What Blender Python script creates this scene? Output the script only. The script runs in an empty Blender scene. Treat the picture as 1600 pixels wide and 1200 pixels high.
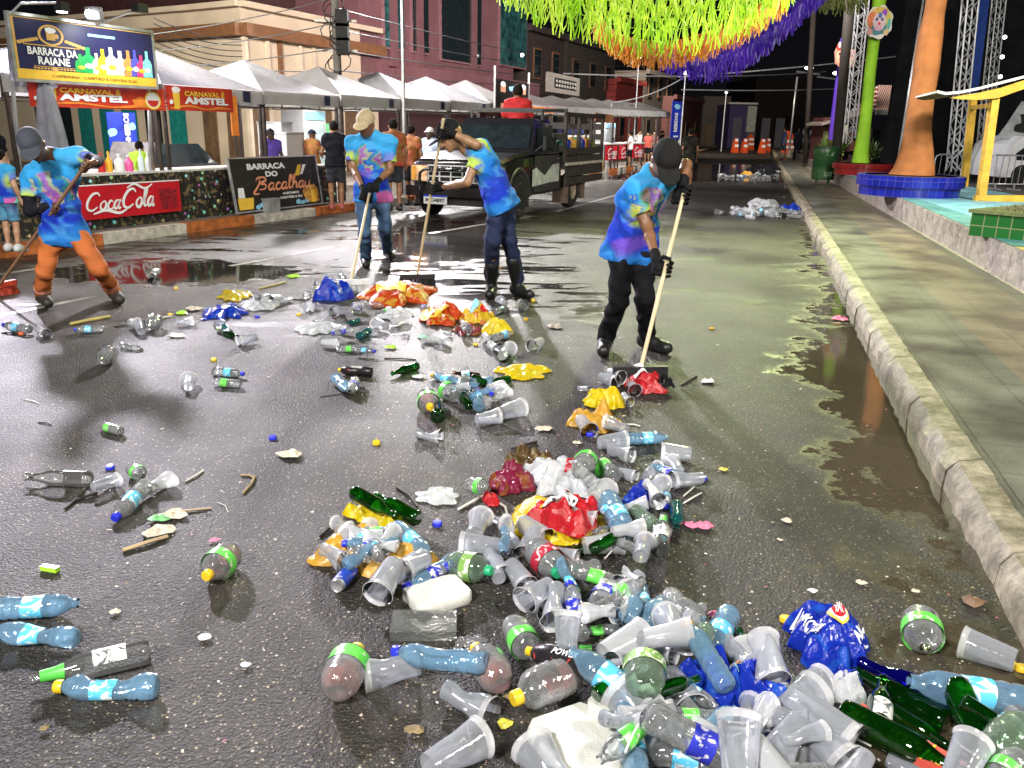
import bpy, math, random
import numpy as np
from mathutils import Matrix, Vector, noise as mnoise
R_ = math.radians
sc = bpy.context.scene
COL = sc.collection
# ------------------------------------------------------------------ camera
F = 1300.; CH = 1.6; PITCH = math.atan(400/F); ROLL = R_(1.15)
cam = bpy.data.cameras.new('camera'); cam.sensor_width = 36; cam.lens = F/1600*36
cam.clip_start = .05; cam.clip_end = 1500
camo = bpy.data.objects.new('camera', cam); COL.objects.link(camo)
camR = Matrix.Rotation(math.pi/2-PITCH, 3, 'X') @ Matrix.Rotation(ROLL, 3, 'Z')
camo.matrix_world = Matrix.Translation((0, 0, CH)) @ camR.to_4x4()
sc.camera = camo
cR = np.array(camR)
def ray(x, y): return cR @ np.array([(x-800)/F, (600-y)/F, -1.])
def G(x, y, z=0.):            # where a sight line meets the level z
    d = ray(x, y); return np.array([0, 0, CH]) + (z-CH)/d[2]*d
def at(x, y, Y):              # where a sight line meets the depth Y
    d = ray(x, y); return np.array([0, 0, CH]) + Y/d[1]*d
# ------------------------------------------------------------------ world, exposure
w = bpy.data.worlds.new('World'); sc.world = w; w.use_nodes = True
bg = w.node_tree.nodes['Background']; bg.inputs[0].default_value = (.0035, .0035, .0045, 1); bg.inputs[1].default_value = 1
sc.view_settings.view_transform = 'Standard'; sc.view_settings.look = 'None'; sc.view_settings.exposure = 0.25; sc.view_settings.gamma = 1
sc.cycles.use_denoising = True
sc.cycles.max_bounces = 10; sc.cycles.transparent_max_bounces = 24; sc.cycles.diffuse_bounces = 3; sc.cycles.glossy_bounces = 3
sc.cycles.transmission_bounces = 6; sc.cycles.sample_clamp_indirect = 4; sc.cycles.caustics_reflective = False; sc.cycles.caustics_refractive = False
# ------------------------------------------------------------------ floodlights (night street; mast lamps above the picture, and added lights where said)
def flood(loc, target, power, size, col, spread=160):
    L = bpy.data.lights.new('floodlight', 'AREA'); L.shape = 'RECTANGLE'; L.size = size; L.size_y = size*.7; L.energy = power; L.color = col
    L.spread = R_(spread)
    o = bpy.data.objects.new('floodlight', L); COL.objects.link(o); o.location = loc
    o.rotation_euler = (Vector(target)-Vector(loc)).to_track_quat('-Z', 'Y').to_euler(); return o
flood((-2.9, 25, 6.2), (-.5, 9, 0), 1900, .6, (1, .95, .97))          # mast behind the stalls: back light, wet glare
flood((-9.0, 16, 5.8), (-3, 6, 0), 2300, .6, (.93, .87, 1))            # left mast, bluish glare
flood((-4.5, -4.5, 7.5), (-1, 9, 0), 1500, 1.6, (1, .97, .93))         # street mast behind the camera
flood((7, -3, 8.0), (6, 14, 0), 1350, 1.6, (1, .95, .86))              # stage side mast
flood((5.2, 19, 6.6), (2.0, 7, 0), 360, .9, (.88, 1, .46), 90)            # added greenish light near the garlands, tints the road yellow-green
flood((7.6, 9.5, 4.6), (9, 18, 1.6), 420, 1.2, (1, .94, .86))  # added unseen fill that evens out the orange column
flood((9.5, 30, 9), (8, 42, 0), 1500, 1.2, (1, .95, .9))
flood((9, 58, 10), (14, 75, 0), 2600, 1.0, (1, .88, .72))
flood((-6.0, 13, 5.2), (-8, 24, 4.2), 1300, 1.0, (1, .93, .82))        # added light that brightens the cream facade
flood((1.5, 23, 5.5), (-2.5, 31, 5), 800, 1.0, (1, .85, .85))          # added light that lifts the mauve facade
# ------------------------------------------------------------------ helpers
def linear(c): return tuple((v/12.92 if v <= .04045 else ((v+.055)/1.055)**2.4) for v in c)
def hexc(h): return linear(tuple(int(h[i:i+2], 16)/255 for i in (0, 2, 4)))
class MB:
    def __init__(s): s.v = []; s.f = []; s.m = []; s.cur = 0
    def add(s, V, Fs, M=None):
        n = len(s.v)
        for p in V:
            s.v.append(tuple(p) if M is None else tuple(M @ Vector(p)))
        for f in Fs: s.f.append(tuple(i+n for i in f)); s.m.append(s.cur)
        return s
    def box(s, c, d, M=None, rz=0):
        x, y, z = d[0]/2, d[1]/2, d[2]/2
        V = [Vector((a*x, b*y, e*z)) for a in (-1, 1) for b in (-1, 1) for e in (-1, 1)]
        T = Matrix.Translation(c) @ Matrix.Rotation(rz, 4, 'Z')
        V = [T @ v for v in V]
        return s.add(V, [(0, 1, 3, 2), (4, 6, 7, 5), (0, 4, 5, 1), (2, 3, 7, 6), (0, 2, 6, 4), (1, 5, 7, 3)], M)
    def bar(s, a, b, w, h=None, M=None):
        h = h or w; a = Vector(a); b = Vector(b); d = b-a; L = d.length
        if L < 1e-6: return s
        q = d.to_track_quat('X', 'Z').to_matrix().to_4x4()
        T = Matrix.Translation((a+b)/2) @ q
        if M is not None: T = M @ T
        return s.box((0, 0, 0), (L, w, h), T)
    def tube(s, pts, r, n=8, M=None, caps=True):
        P = [Vector(p) for p in pts]; k = len(P)
        rr = r if hasattr(r, '__len__') else [r]*k
        V = []; up = Vector((.13, .07, 1)).normalized(); prev = None
        for i in range(k):
            t = (P[min(i+1, k-1)]-P[max(i-1, 0)]); t = t.normalized() if t.length > 1e-9 else Vector((0, 0, 1))
            if prev is None:
                x = t.cross(up); x = x if x.length > .05 else t.cross(Vector((1, 0, 0))); x.normalize()
            else:
                x = prev - t*prev.dot(t); x.normalize()
            prev = x; y = t.cross(x)
            for j in range(n):
                a = 2*math.pi*j/n; V.append(P[i]+(x*math.cos(a)+y*math.sin(a))*rr[i])
        Fs = [(i*n+j, i*n+(j+1) % n, (i+1)*n+(j+1) % n, (i+1)*n+j) for i in range(k-1) for j in range(n)]
        if caps: Fs += [tuple(range(n))[::-1], tuple((k-1)*n+j for j in range(n))]
        return s.add(V, Fs, M)
    def lathe(s, prof, n=20, M=None, caps=False, fn=None):
        V = []
        for (r, z) in prof:
            for j in range(n):
                a = 2*math.pi*j/n; p = Vector((r*math.cos(a), r*math.sin(a), z)); V.append(fn(p) if fn else p)
        k = len(prof)
        Fs = [(i*n+j, i*n+(j+1) % n, (i+1)*n+(j+1) % n, (i+1)*n+j) for i in range(k-1) for j in range(n)]
        if caps: Fs += [tuple(range(n))[::-1], tuple((k-1)*n+j for j in range(n))]
        return s.add(V, Fs, M)
    def prism(s, out, z0, z1, M=None):
        n = len(out); V = [(x, y, z0) for x, y in out]+[(x, y, z1) for x, y in out]
        a = sum(out[i][0]*out[(i+1) % n][1]-out[(i+1) % n][0]*out[i][1] for i in range(n))
        Fs = [tuple(range(n))[::-1], tuple(range(n, 2*n))]+[(i, (i+1) % n, n+(i+1) % n, n+i) for i in range(n)]
        if a < 0: Fs = [f[::-1] for f in Fs]
        return s.add(V, Fs, M)
    def flat(s, out, y=0., M=None):      # polygon in the local x-z plane, facing -y
        return s.add([(p[0], y, p[1]) for p in out], [tuple(range(len(out)))], M)
    def sphere(s, c, r, n=12, m=8, M=None):
        rx, ry, rz = r if hasattr(r, '__len__') else (r, r, r); V = [(c[0], c[1], c[2]-rz)]
        for i in range(1, m):
            a = math.pi*i/m-math.pi/2
            for j in range(n):
                b = 2*math.pi*j/n; V.append((c[0]+rx*math.cos(a)*math.cos(b), c[1]+ry*math.cos(a)*math.sin(b), c[2]+rz*math.sin(a)))
        V.append((c[0], c[1], c[2]+rz)); L = len(V)-1
        Fs = [(0, 1+(j+1) % n, 1+j) for j in range(n)]+[(1+i*n+j, 1+i*n+(j+1) % n, 1+(i+1)*n+(j+1) % n, 1+(i+1)*n+j) for i in range(m-2) for j in range(n)]
        Fs += [(L, 1+(m-2)*n+j, 1+(m-2)*n+(j+1) % n) for j in range(n)]
        return s.add(V, Fs, M)
def link(name, mb, mats, parent=None, smooth=None, world=False, colors=None):
    me = bpy.data.meshes.new(name)
    V = mb.v
    if world and parent is not None:
        Mc = parent.matrix_basis.copy(); pp = parent.parent
        while pp is not None: Mc = pp.matrix_basis @ Mc; pp = pp.parent
        Mi = Mc.inverted(); V = [tuple(Mi @ Vector(p)) for p in V]
    me.from_pydata([tuple(map(float, p)) for p in V], [], mb.f)
    mats = mats if isinstance(mats, (list, tuple)) else [mats]
    for m in mats: me.materials.append(m)
    if len(mats) > 1: me.polygons.foreach_set('material_index', [min(i, len(mats)-1) for i in mb.m])
    if smooth is not None:
        if smooth is True or smooth >= 180: me.shade_smooth()
        else:
            me.shade_smooth(); me.set_sharp_from_angle(angle=R_(smooth))
    if colors is not None:
        ca = me.color_attributes.new('Col', 'FLOAT_COLOR', 'POINT')
        cc = np.ones((len(V), 4), np.float32); cc[:, :3] = colors; ca.data.foreach_set('color', cc.ravel())
    o = bpy.data.objects.new(name, me); COL.objects.link(o)
    if parent is not None: o.parent = parent
    return o
def tag(o, label, cat=None, group=None, kind=None):
    if label: o['label'] = label
    if cat: o['category'] = cat
    if group: o['group'] = group
    if kind: o['kind'] = kind
    return o
def thing(name, label, cat, loc=(0, 0, 0), rz=0, group=None):
    o = bpy.data.objects.new(name, None); COL.objects.link(o); o.empty_display_size = .1
    o.matrix_basis = Matrix.Translation([float(c) for c in loc]) @ Matrix.Rotation(rz, 4, 'Z')
    return tag(o, label, cat, group)
def struct(name, mb, m, smooth=None): o = link(name, mb, m, None, smooth); o['kind'] = 'structure'; return o
def copy_tree(o, M, label, group=None):
    r = o.copy(); COL.objects.link(r); r.matrix_basis = M
    if label: r['label'] = label
    if group: r['group'] = group
    for ch in o.children:
        c = ch.copy(); COL.objects.link(c); c.parent = r
        for g in ch.children:
            d = g.copy(); COL.objects.link(d); d.parent = c
    return r
# ------------------------------------------------------------------ materials
_m = {}
def newmat(name):
    m = bpy.data.materials.new(name); m.use_nodes = True; return m, m.node_tree.nodes, m.node_tree.links
def noise_node(N, L, scale, detail=4, coord='Object', rough=.55, dist=0):
    tc = N.new('ShaderNodeTexCoord'); n = N.new('ShaderNodeTexNoise'); n.inputs['Scale'].default_value = scale
    n.inputs['Detail'].default_value = detail; n.inputs['Roughness'].default_value = rough; n.inputs['Distortion'].default_value = dist
    L.new(tc.outputs[coord], n.inputs['Vector']); return n
def ramp(N, L, src, stops):
    r = N.new('ShaderNodeValToRGB'); e = r.color_ramp.elements
    while len(e) < len(stops): e.new(.5)
    for q, (p, c) in zip(e, stops): q.position = p; q.color = tuple(c)+(1,) if hasattr(c, '__len__') else (c, c, c, 1)
    L.new(src, r.inputs[0]); return r
def M(name, col=(.5, .5, .5), rough=.6, metal=0, var=.25, vs=6, bump=0, bs=40, emit=0, spec=.5, col2=None, alpha=None, coat=0):
    if name in _m: return _m[name]
    if rough >= .8 and max(col) < .02: spec = .12
    m, N, L = newmat(name); b = N['Principled BSDF']
    if isinstance(col, str): col = hexc(col)
    if isinstance(col2, str): col2 = hexc(col2)
    b.inputs['Roughness'].default_value = rough; b.inputs['Metallic'].default_value = metal; b.inputs['Specular IOR Level'].default_value = spec
    b.inputs['Coat Weight'].default_value = coat
    n = noise_node(N, L, vs, 6)
    lo = tuple(c*(1-var) for c in col); hi = col2 or tuple(min(1, c*(1+var)) for c in col)
    r = ramp(N, L, n.outputs[0], [(.32, lo), (.68, hi)]); L.new(r.outputs[0], b.inputs['Base Color'])
    if bump:
        n2 = noise_node(N, L, bs, 5); bp = N.new('ShaderNodeBump'); bp.inputs['Strength'].default_value = bump; bp.inputs['Distance'].default_value = .01
        L.new(n2.outputs[0], bp.inputs['Height']); L.new(bp.outputs[0], b.inputs['Normal'])
    if emit: L.new(r.outputs[0], b.inputs['Emission Color']); b.inputs['Emission Strength'].default_value = emit
    _m[name] = m; return m
def vcol(name, rough=.8, bump=.9, bs=12):
    if name in _m: return _m[name]
    m, N, L = newmat(name); b = N['Principled BSDF']; a = N.new('ShaderNodeVertexColor'); a.layer_name = 'Col'
    L.new(a.outputs[0], b.inputs['Base Color']); b.inputs['Roughness'].default_value = .92; b.inputs['Specular IOR Level'].default_value = .18
    n2 = noise_node(N, L, bs, 4); bp = N.new('ShaderNodeBump'); bp.inputs['Strength'].default_value = bump; bp.inputs['Distance'].default_value = .02
    L.new(n2.outputs[0], bp.inputs['Height']); L.new(bp.outputs[0], b.inputs['Normal']); _m[name] = m; return m
def film(name, tint, body, fac=.25, edge=.5, rough=.12, bump=.3, bs=30, gloss=1.0):
    """thin clear or milky plastic: lets light through, milky at grazing edges, glossy"""
    if name in _m: return _m[name]
    m, N, L = newmat(name); N.remove(N['Principled BSDF']); out = N['Material Output']
    t = N.new('ShaderNodeBsdfTransparent'); t.inputs[0].default_value = tuple(tint)+(1,)
    d = N.new('ShaderNodeBsdfDiffuse'); d.inputs[0].default_value = tuple(body)+(1,)
    tr = N.new('ShaderNodeBsdfTranslucent'); tr.inputs[0].default_value = tuple(body)+(1,)
    dm = N.new('ShaderNodeMixShader'); dm.inputs[0].default_value = .45; L.new(d.outputs[0], dm.inputs[1]); L.new(tr.outputs[0], dm.inputs[2])
    n2 = noise_node(N, L, bs, 3); bp = N.new('ShaderNodeBump'); bp.inputs['Strength'].default_value = bump; bp.inputs['Distance'].default_value = .01
    L.new(n2.outputs[0], bp.inputs['Height'])
    lw = N.new('ShaderNodeLayerWeight'); lw.inputs['Blend'].default_value = .4; L.new(bp.outputs[0], lw.inputs['Normal'])
    ma = N.new('ShaderNodeMath'); ma.operation = 'MULTIPLY_ADD'; ma.inputs[1].default_value = edge; ma.inputs[2].default_value = fac; ma.use_clamp = True
    L.new(lw.outputs['Facing'], ma.inputs[0])
    m1 = N.new('ShaderNodeMixShader'); L.new(ma.outputs[0], m1.inputs[0]); L.new(t.outputs[0], m1.inputs[1]); L.new(dm.outputs[0], m1.inputs[2])
    g = N.new('ShaderNodeBsdfGlossy'); g.inputs['Roughness'].default_value = rough; L.new(bp.outputs[0], g.inputs['Normal'])
    fr = N.new('ShaderNodeFresnel'); fr.inputs[0].default_value = 1.5; L.new(bp.outputs[0], fr.inputs['Normal'])
    fm = N.new('ShaderNodeMath'); fm.operation = 'MULTIPLY'; fm.inputs[1].default_value = 1.6*gloss; fm.use_clamp = True; L.new(fr.outputs[0], fm.inputs[0])
    m2 = N.new('ShaderNodeMixShader'); L.new(fm.outputs[0], m2.inputs[0]); L.new(m1.outputs[0], m2.inputs[1]); L.new(g.outputs[0], m2.inputs[2])
    L.new(m2.outputs[0], out.inputs[0]); _m[name] = m; return m
# ------------------------------------------------------------------ writing
def _textmesh(s, shear=0, bold=0.0, extrude=.0, res=3, space=1):
    cu = bpy.data.curves.new('t', 'FONT'); cu.body = s; cu.shear = shear; cu.offset = bold; cu.resolution_u = res; cu.size = 1; cu.space_character = space
    o = bpy.data.objects.new('t', cu); COL.objects.link(o)
    dg = bpy.context.evaluated_depsgraph_get(); me = bpy.data.meshes.new_from_object(o.evaluated_get(dg))
    V = [tuple(v.co) for v in me.vertices]; Fs = [tuple(p.vertices) for p in me.polygons]
    bpy.data.objects.remove(o); bpy.data.curves.remove(cu); bpy.data.meshes.remove(me); return V, Fs
def put_text(mb, s, x, z, w, h, y=-.012, shear=0, bold=.015, rot=0, space=1):
    V, Fs = _textmesh(s, shear, bold, space=space); xs = [v[0] for v in V]; ys = [v[1] for v in V]
    sx = w/(max(xs)-min(xs)); sy = h/(max(ys)-min(ys)); x0 = min(xs); y0 = min(ys); c, q = math.cos(rot), math.sin(rot)
    mb.add([(x+c*(v[0]-x0)*sx-q*(v[1]-y0)*sy, y, z+q*(v[0]-x0)*sx+c*(v[1]-y0)*sy) for v in V], Fs); return mb
def catmull(P, n=8):
    P = [np.array(p, float) for p in P]; P = [2*P[0]-P[1]]+P+[2*P[-1]-P[-2]]; out = []
    for i in range(1, len(P)-2):
        for k in range(n):
            t = k/n; a, b, c, d = P[i-1:i+3]
            out.append(.5*((2*b)+(-a+c)*t+(2*a-5*b+4*c-d)*t*t+(-a+3*b-3*c+d)*t**3))
    out.append(P[-2]); return out
def ribbon(mb, pts, w0, y=-.012, w1=None):      # brush stroke in the x-z plane, swelling in the middle
    P = catmull(pts, 6); n = len(P); V = []
    for i, p in enumerate(P):
        t = P[min(i+1, n-1)]-P[max(i-1, 0)]; t = t/(np.linalg.norm(t)+1e-9); nn = np.array([-t[1], t[0]])
        wd = (w0*(.45+.55*math.sin(math.pi*i/(n-1))) if w1 is None else w0+(w1-w0)*i/(n-1))/2
        V += [(p[0]+nn[0]*wd, y, p[1]+nn[1]*wd), (p[0]-nn[0]*wd, y, p[1]-nn[1]*wd)]
    mb.add(V, [(2*i, 2*i+1, 2*i+3, 2*i+2) for i in range(n-1)])
GL = {'C': (.95, [[(.92, .8), (.75, .98), (.4, .9), (.12, .5), (.15, .12), (.45, 0), (.8, .18)]]),
      'o': (.5, [[(.25, .5), (.06, .3), (.1, .05), (.28, 0), (.42, .2), (.38, .45), (.25, .5)]]),
      'c': (.45, [[(.4, .42), (.25, .5), (.08, .3), (.12, .04), (.3, 0), (.45, .12)]]),
      'a': (.52, [[(.4, .48), (.2, .48), (.05, .25), (.12, .02), (.28, .08), (.4, .4)], [(.42, .5), (.36, .15), (.42, .01), (.54, .08)]]),
      'l': (.32, [[(.0, .1), (.2, .6), (.26, .95), (.14, .9), (.1, .3), (.16, .02), (.32, .1)]]),
      'h': (.5, [[(.0, .1), (.16, .7), (.2, .98), (.08, .8), (.06, 0)], [(.07, .2), (.25, .48), (.36, .35), (.36, .05), (.5, .08)]]),
      'u': (.52, [[(.06, .48), (.06, .12), (.2, 0), (.38, .2)], [(.4, .5), (.38, .12), (.44, .01), (.55, .1)]]),
      'B': (.9, [[(.35, .95), (.3, .3), (.05, -.35), (.45, -.4)], [(.1, .75), (.2, 1.0), (.6, 1.02), (.75, .75), (.4, .5), (.8, .35), (.75, .0), (.4, -.05)]]),
      '-': (.2, [[(.0, .4), (.15, .42)]])}
def script(mb, s, x, z, w, h, y=-.012, sl=.2, lw=.11):
    tot = sum(GL[c][0] for c in s); cx = 0
    for c in s:
        for st in GL[c][1]:
            ribbon(mb, [(x+(cx+p[0]+sl*p[1])/tot*w, z+p[1]*h) for p in st], lw*h*1.5, y)
        cx += GL[c][0]
def ell2(cx, cz, rx, rz, n=20, a0=0, a1=360, w=0, sd=0):
    rnd = random.Random(sd); P = []
    for i in range(n):
        a = R_(a0+(a1-a0)*i/(n if a1-a0 == 360 else n-1)); k = 1+w*rnd.uniform(-1, 1); P.append((cx+rx*k*math.cos(a), cz+rz*k*math.sin(a)))
    return P
def frame(xL, yT, yB, YL, xR, YR):    # upright rectangle seen between two columns of the view: origin, turn, width, height
    a = at(xL, yB, YL); b = at(xR, (yT+yB)/2, YR); t = at(xL, yT, YL)
    d = b-a; return (a[0], a[1], a[2]), math.atan2(d[1], d[0]), math.hypot(d[0], d[1]), t[2]-a[2]
# ------------------------------------------------------------------ the ground
def ground_mat():
    m, N, L = newmat('wet_asphalt'); b = N['Principled BSDF']; g = N.new('ShaderNodeNewGeometry'); P = g.outputs['Position']
    def nz(scale, det=5, sx=1, sy=1, dist=0, rough=.55):
        mp = N.new('ShaderNodeMapping'); mp.inputs['Scale'].default_value = (sx, sy, 1); L.new(P, mp.inputs[0])
        n = N.new('ShaderNodeTexNoise'); n.inputs['Scale'].default_value = scale; n.inputs['Detail'].default_value = det; n.inputs['Distortion'].default_value = dist
        n.inputs['Roughness'].default_value = rough; L.new(mp.outputs[0], n.inputs[0]); return n.outputs[0]
    def mth(op, a, b_=None, c=None, cl=False):
        q = N.new('ShaderNodeMath'); q.operation = op; q.use_clamp = cl
        for i, v in enumerate((a, b_, c)):
            if v is None: continue
            if isinstance(v, (int, float)): q.inputs[i].default_value = v
            else: L.new(v, q.inputs[i])
        return q.outputs[0]
    sx = N.new('ShaderNodeSeparateXYZ'); L.new(P, sx.inputs[0]); X, Y = sx.outputs[0], sx.outputs[1]
    d = mth('SUBTRACT', mth('SUBTRACT', X, 1.05), mth('MULTIPLY', Y, .28))          # metres from the right kerb, negative on the road
    big = nz(.55, 4, dist=.4); mid = nz(2.6, 6); strk = nz(1.3, 6, .8, 3.0, .5); fine = nz(95, 2); fine2 = nz(210, 1)
    # standing water along the kerb, brown, and shallow sheets on the left lane
    def sstep(v, lo, hi):
        r = N.new('ShaderNodeMapRange'); r.interpolation_type = 'SMOOTHSTEP'; r.inputs[1].default_value = lo; r.inputs[2].default_value = hi; L.new(v, r.inputs[0]); return r.outputs[0]
    wv = nz(.33, 3, .6, .6)
    pd = mth('MULTIPLY_ADD', mth('SUBTRACT', mth('ADD', big, mth('MULTIPLY', mid, .25)), .71), 2.6, d); pd = mth('ADD', pd, mth('MULTIPLY', mth('SUBTRACT', 1, sstep(Y, 5, 9)), .42))
    pud = sstep(mth('ADD', pd, mth('ADD', mth('MULTIPLY', mth('SUBTRACT', nz(7, 6, rough=.7), .5), 1.3), mth('MULTIPLY', mth('SUBTRACT', mid, .5), 1.0))), -.62, .05)
    # a broad shallow sheet of water across the far part of the street
    far = mth('MULTIPLY', sstep(mth('ADD', Y, mth('MULTIPLY', mid, 6)), 31, 32.5), mth('SUBTRACT', 1, sstep(mth('ADD', Y, mth('MULTIPLY', mid, 6)), 47, 49)))
    def spot(cx, cy, rx, ry):
        q = mth('ADD', mth('POWER', mth('DIVIDE', mth('SUBTRACT', X, cx), rx), 2), mth('POWER', mth('DIVIDE', mth('SUBTRACT', Y, cy), ry), 2)); return mth('SUBTRACT', 1, sstep(mth('ADD', q, mth('MULTIPLY', mth('SUBTRACT', mid, .5), 2.2)), .4, 1.2))
    sheet = mth('MULTIPLY', sstep(mth('ADD', mth('MULTIPLY', strk, .7), mth('MULTIPLY', wv, .55)), .63, .71), mth('MULTIPLY', sstep(Y, 5.5, 9), mth('SUBTRACT', .85, mth('MULTIPLY', sstep(X, -.5, 2), .6))))
    sheet = mth('MAXIMUM', sheet, mth('MAXIMUM', spot(-3.8, 9.2, 1.5, .9), mth('MULTIPLY', spot(-1.0, 12.5, 1.1, 3.2), .8)))
    wet = mth('MAXIMUM', mth('MAXIMUM', pud, mth('MULTIPLY', far, .95)), sheet)
    c1 = ramp(N, L, mid, [(.3, (.014, .012, .010)), (.7, (.036, .031, .026))])
    vo = N.new('ShaderNodeTexVoronoi'); vo.inputs['Scale'].default_value = 85; L.new(P, vo.inputs[0]); sc3 = N.new('ShaderNodeSeparateColor'); L.new(vo.outputs['Color'], sc3.inputs[0])
    c2 = ramp(N, L, mth('MULTIPLY', mth('LESS_THAN', vo.outputs['Distance'], mth('MULTIPLY', sc3.outputs[1], .42)), mth('POWER', sc3.outputs[0], 2.2)), [(.0, (0, 0, 0)), (1, (1, 1, 1))])
    mx = N.new('ShaderNodeMix'); mx.data_type = 'RGBA'; L.new(mth('MULTIPLY', c2.outputs[0], .9), mx.inputs[0]); L.new(c1.outputs[0], mx.inputs[6]); mx.inputs[7].default_value = (.40, .35, .26, 1)
    pt = ramp(N, L, nz(.35, 5, rough=.65, dist=.8), [(.35, (.55, .53, .5)), (.5, (1, 1, 1)), (.66, (1.35, 1.28, 1.15))]); mp_ = N.new('ShaderNodeMix'); mp_.data_type = 'RGBA'; mp_.blend_type = 'MULTIPLY'; mp_.inputs[0].default_value = 1; L.new(mx.outputs[2], mp_.inputs[6]); L.new(pt.outputs[0], mp_.inputs[7]); mx = mp_; pt = ramp(N, L, nz(1.0, 6, 2.6, .16, rough=.7, dist=.4), [(.38, (.6, .58, .56)), (.5, (1, 1, 1)), (.62, (1.25, 1.2, 1.1))]); mp_ = N.new('ShaderNodeMix'); mp_.data_type = 'RGBA'; mp_.blend_type = 'MULTIPLY'; mp_.inputs[0].default_value = .8; L.new(mx.outputs[2], mp_.inputs[6]); L.new(pt.outputs[0], mp_.inputs[7]); mx = mp_
    mx2 = N.new('ShaderNodeMix'); mx2.data_type = 'RGBA'; L.new(mth('MULTIPLY', pud, .9), mx2.inputs[0]); L.new(mx.outputs[2], mx2.inputs[6]); mx2.inputs[7].default_value = (.070, .057, .034, 1)
    mx3 = N.new('ShaderNodeMix'); mx3.data_type = 'RGBA'; L.new(mth('MAXIMUM', far, sheet), mx3.inputs[0]); L.new(mx2.outputs[2], mx3.inputs[6]); mx3.inputs[7].default_value = (.020, .017, .016, 1)
    L.new(mx3.outputs[2], b.inputs['Base Color'])
    r0 = N.new('ShaderNodeMapRange'); r0.inputs[1].default_value = .3; r0.inputs[2].default_value = .7; r0.inputs[3].default_value = .30; r0.inputs[4].default_value = .52; L.new(big, r0.inputs[0])
    rr = N.new('ShaderNodeMix'); rr.data_type = 'FLOAT'; L.new(sstep(wet, .2, .9), rr.inputs[0]); nr_ = mth('ADD', r0.outputs[0], mth('MULTIPLY', mth('SUBTRACT', 1, sstep(Y, 2.5, 8)), .22)); L.new(nr_, rr.inputs[2]); rr.inputs[3].default_value = .06
    L.new(rr.outputs[0], b.inputs['Roughness']); b.inputs['Specular IOR Level'].default_value = .5
    h = mth('ADD', mth('MULTIPLY', fine, .9), mth('MULTIPLY', fine2, .5)); h = mth('ADD', h, mth('MULTIPLY', vo.outputs['Distance'], -.5)); h = mth('ADD', h, mth('MULTIPLY', mid, 1.2))
    st = mth('MULTIPLY', mth('SUBTRACT', 1, sstep(wet, 0, .5)), .62)
    bp = N.new('ShaderNodeBump'); bp.inputs['Distance'].default_value = .03; L.new(st, bp.inputs['Strength']); L.new(h, bp.inputs['Height']); L.new(bp.outputs[0], b.inputs['Normal'])
    return m
ASPH = ground_mat()
mb = MB(); mb.add([(-300, -60, 0), (300, -60, 0), (300, 900, 0), (-300, 900, 0)], [(0, 1, 2, 3)]); struct('road', mb, ASPH)
KL = [(-12.2, -4.2), (-6.1, 9.8), (-4.3, 13.9), (-2.3, 18.3), (5.6, 38.7), (12, 60), (25, 105), (60, 220)]
def KR(y): return 1.05+.28*y if y < 41 else 12.53+(y-41)*.285
pave = M('pavement_concrete', (.16, .13, .11), .55, var=.35, vs=3, bump=.4, bs=30)
mb = MB(); n = len(KL); off = [(x-.15, y+.06) for x, y in KL]
mb.add([(x, y, .14) for x, y in off]+[(-150, y+.001*i, .14) for i, (x, y) in enumerate(off)]+[], [(i, i+1, n+i+1, n+i) for i in range(n-1)]); struct('sidewalk', mb, pave)
# painted kerb of the stall side: white and orange blocks
mb = MB(); i = 0
wk = M('kerb_white_paint', (.50, .46, .40), .6, var=.35, vs=9, bump=.3); ok = M('kerb_orange_paint', (.42, .12, .03), .6, var=.4, vs=9, bump=.3)
P0 = None
for (x0, y0), (x1, y1) in zip(KL[:-1], KL[1:]):
    L_ = math.hypot(x1-x0, y1-y0); k = max(1, int(L_/1.35)); a = math.atan2(y1-y0, x1-x0)
    for j in range(k):
        t = (j+.5)/k; mb.cur = i % 2; i += 1
        mb.box((x0+(x1-x0)*t-.09*math.sin(a), y0+(y1-y0)*t+.09*math.cos(a), .068), (L_/k-.012, .18, .152), rz=a)
o = link('kerb', mb, [wk, ok]); tag(o, None, kind='structure')
# right kerb: weathered stone
def rock(base, dirt, name):
    m, N, L = newmat(name); b = N['Principled BSDF']; n1 = noise_node(N, L, 5, 8, rough=.7); n2 = noise_node(N, L, 22, 6, rough=.7)
    r1 = ramp(N, L, n1.outputs[0], [(.38, dirt), (.6, base)]); r2 = ramp(N, L, n2.outputs[0], [(.35, (.35, .35, .35)), (.6, (1, 1, 1))])
    mx = N.new('ShaderNodeMix'); mx.data_type = 'RGBA'; mx.blend_type = 'MULTIPLY'; mx.inputs[0].default_value = .7; L.new(r1.outputs[0], mx.inputs[6]); L.new(r2.outputs[0], mx.inputs[7])
    L.new(mx.outputs[2], b.inputs['Base Color']); b.inputs['Roughness'].default_value = .55
    bp = N.new('ShaderNodeBump'); bp.inputs['Strength'].default_value = .8; bp.inputs['Distance'].default_value = .015; L.new(n2.outputs[0], bp.inputs['Height']); L.new(bp.outputs[0], b.inputs['Normal']); return m
kstone = rock((.38, .33, .235), (.12, .10, .06), 'kerb_stone')
mb = MB(); rnd = random.Random(4); y = -4.
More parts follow.
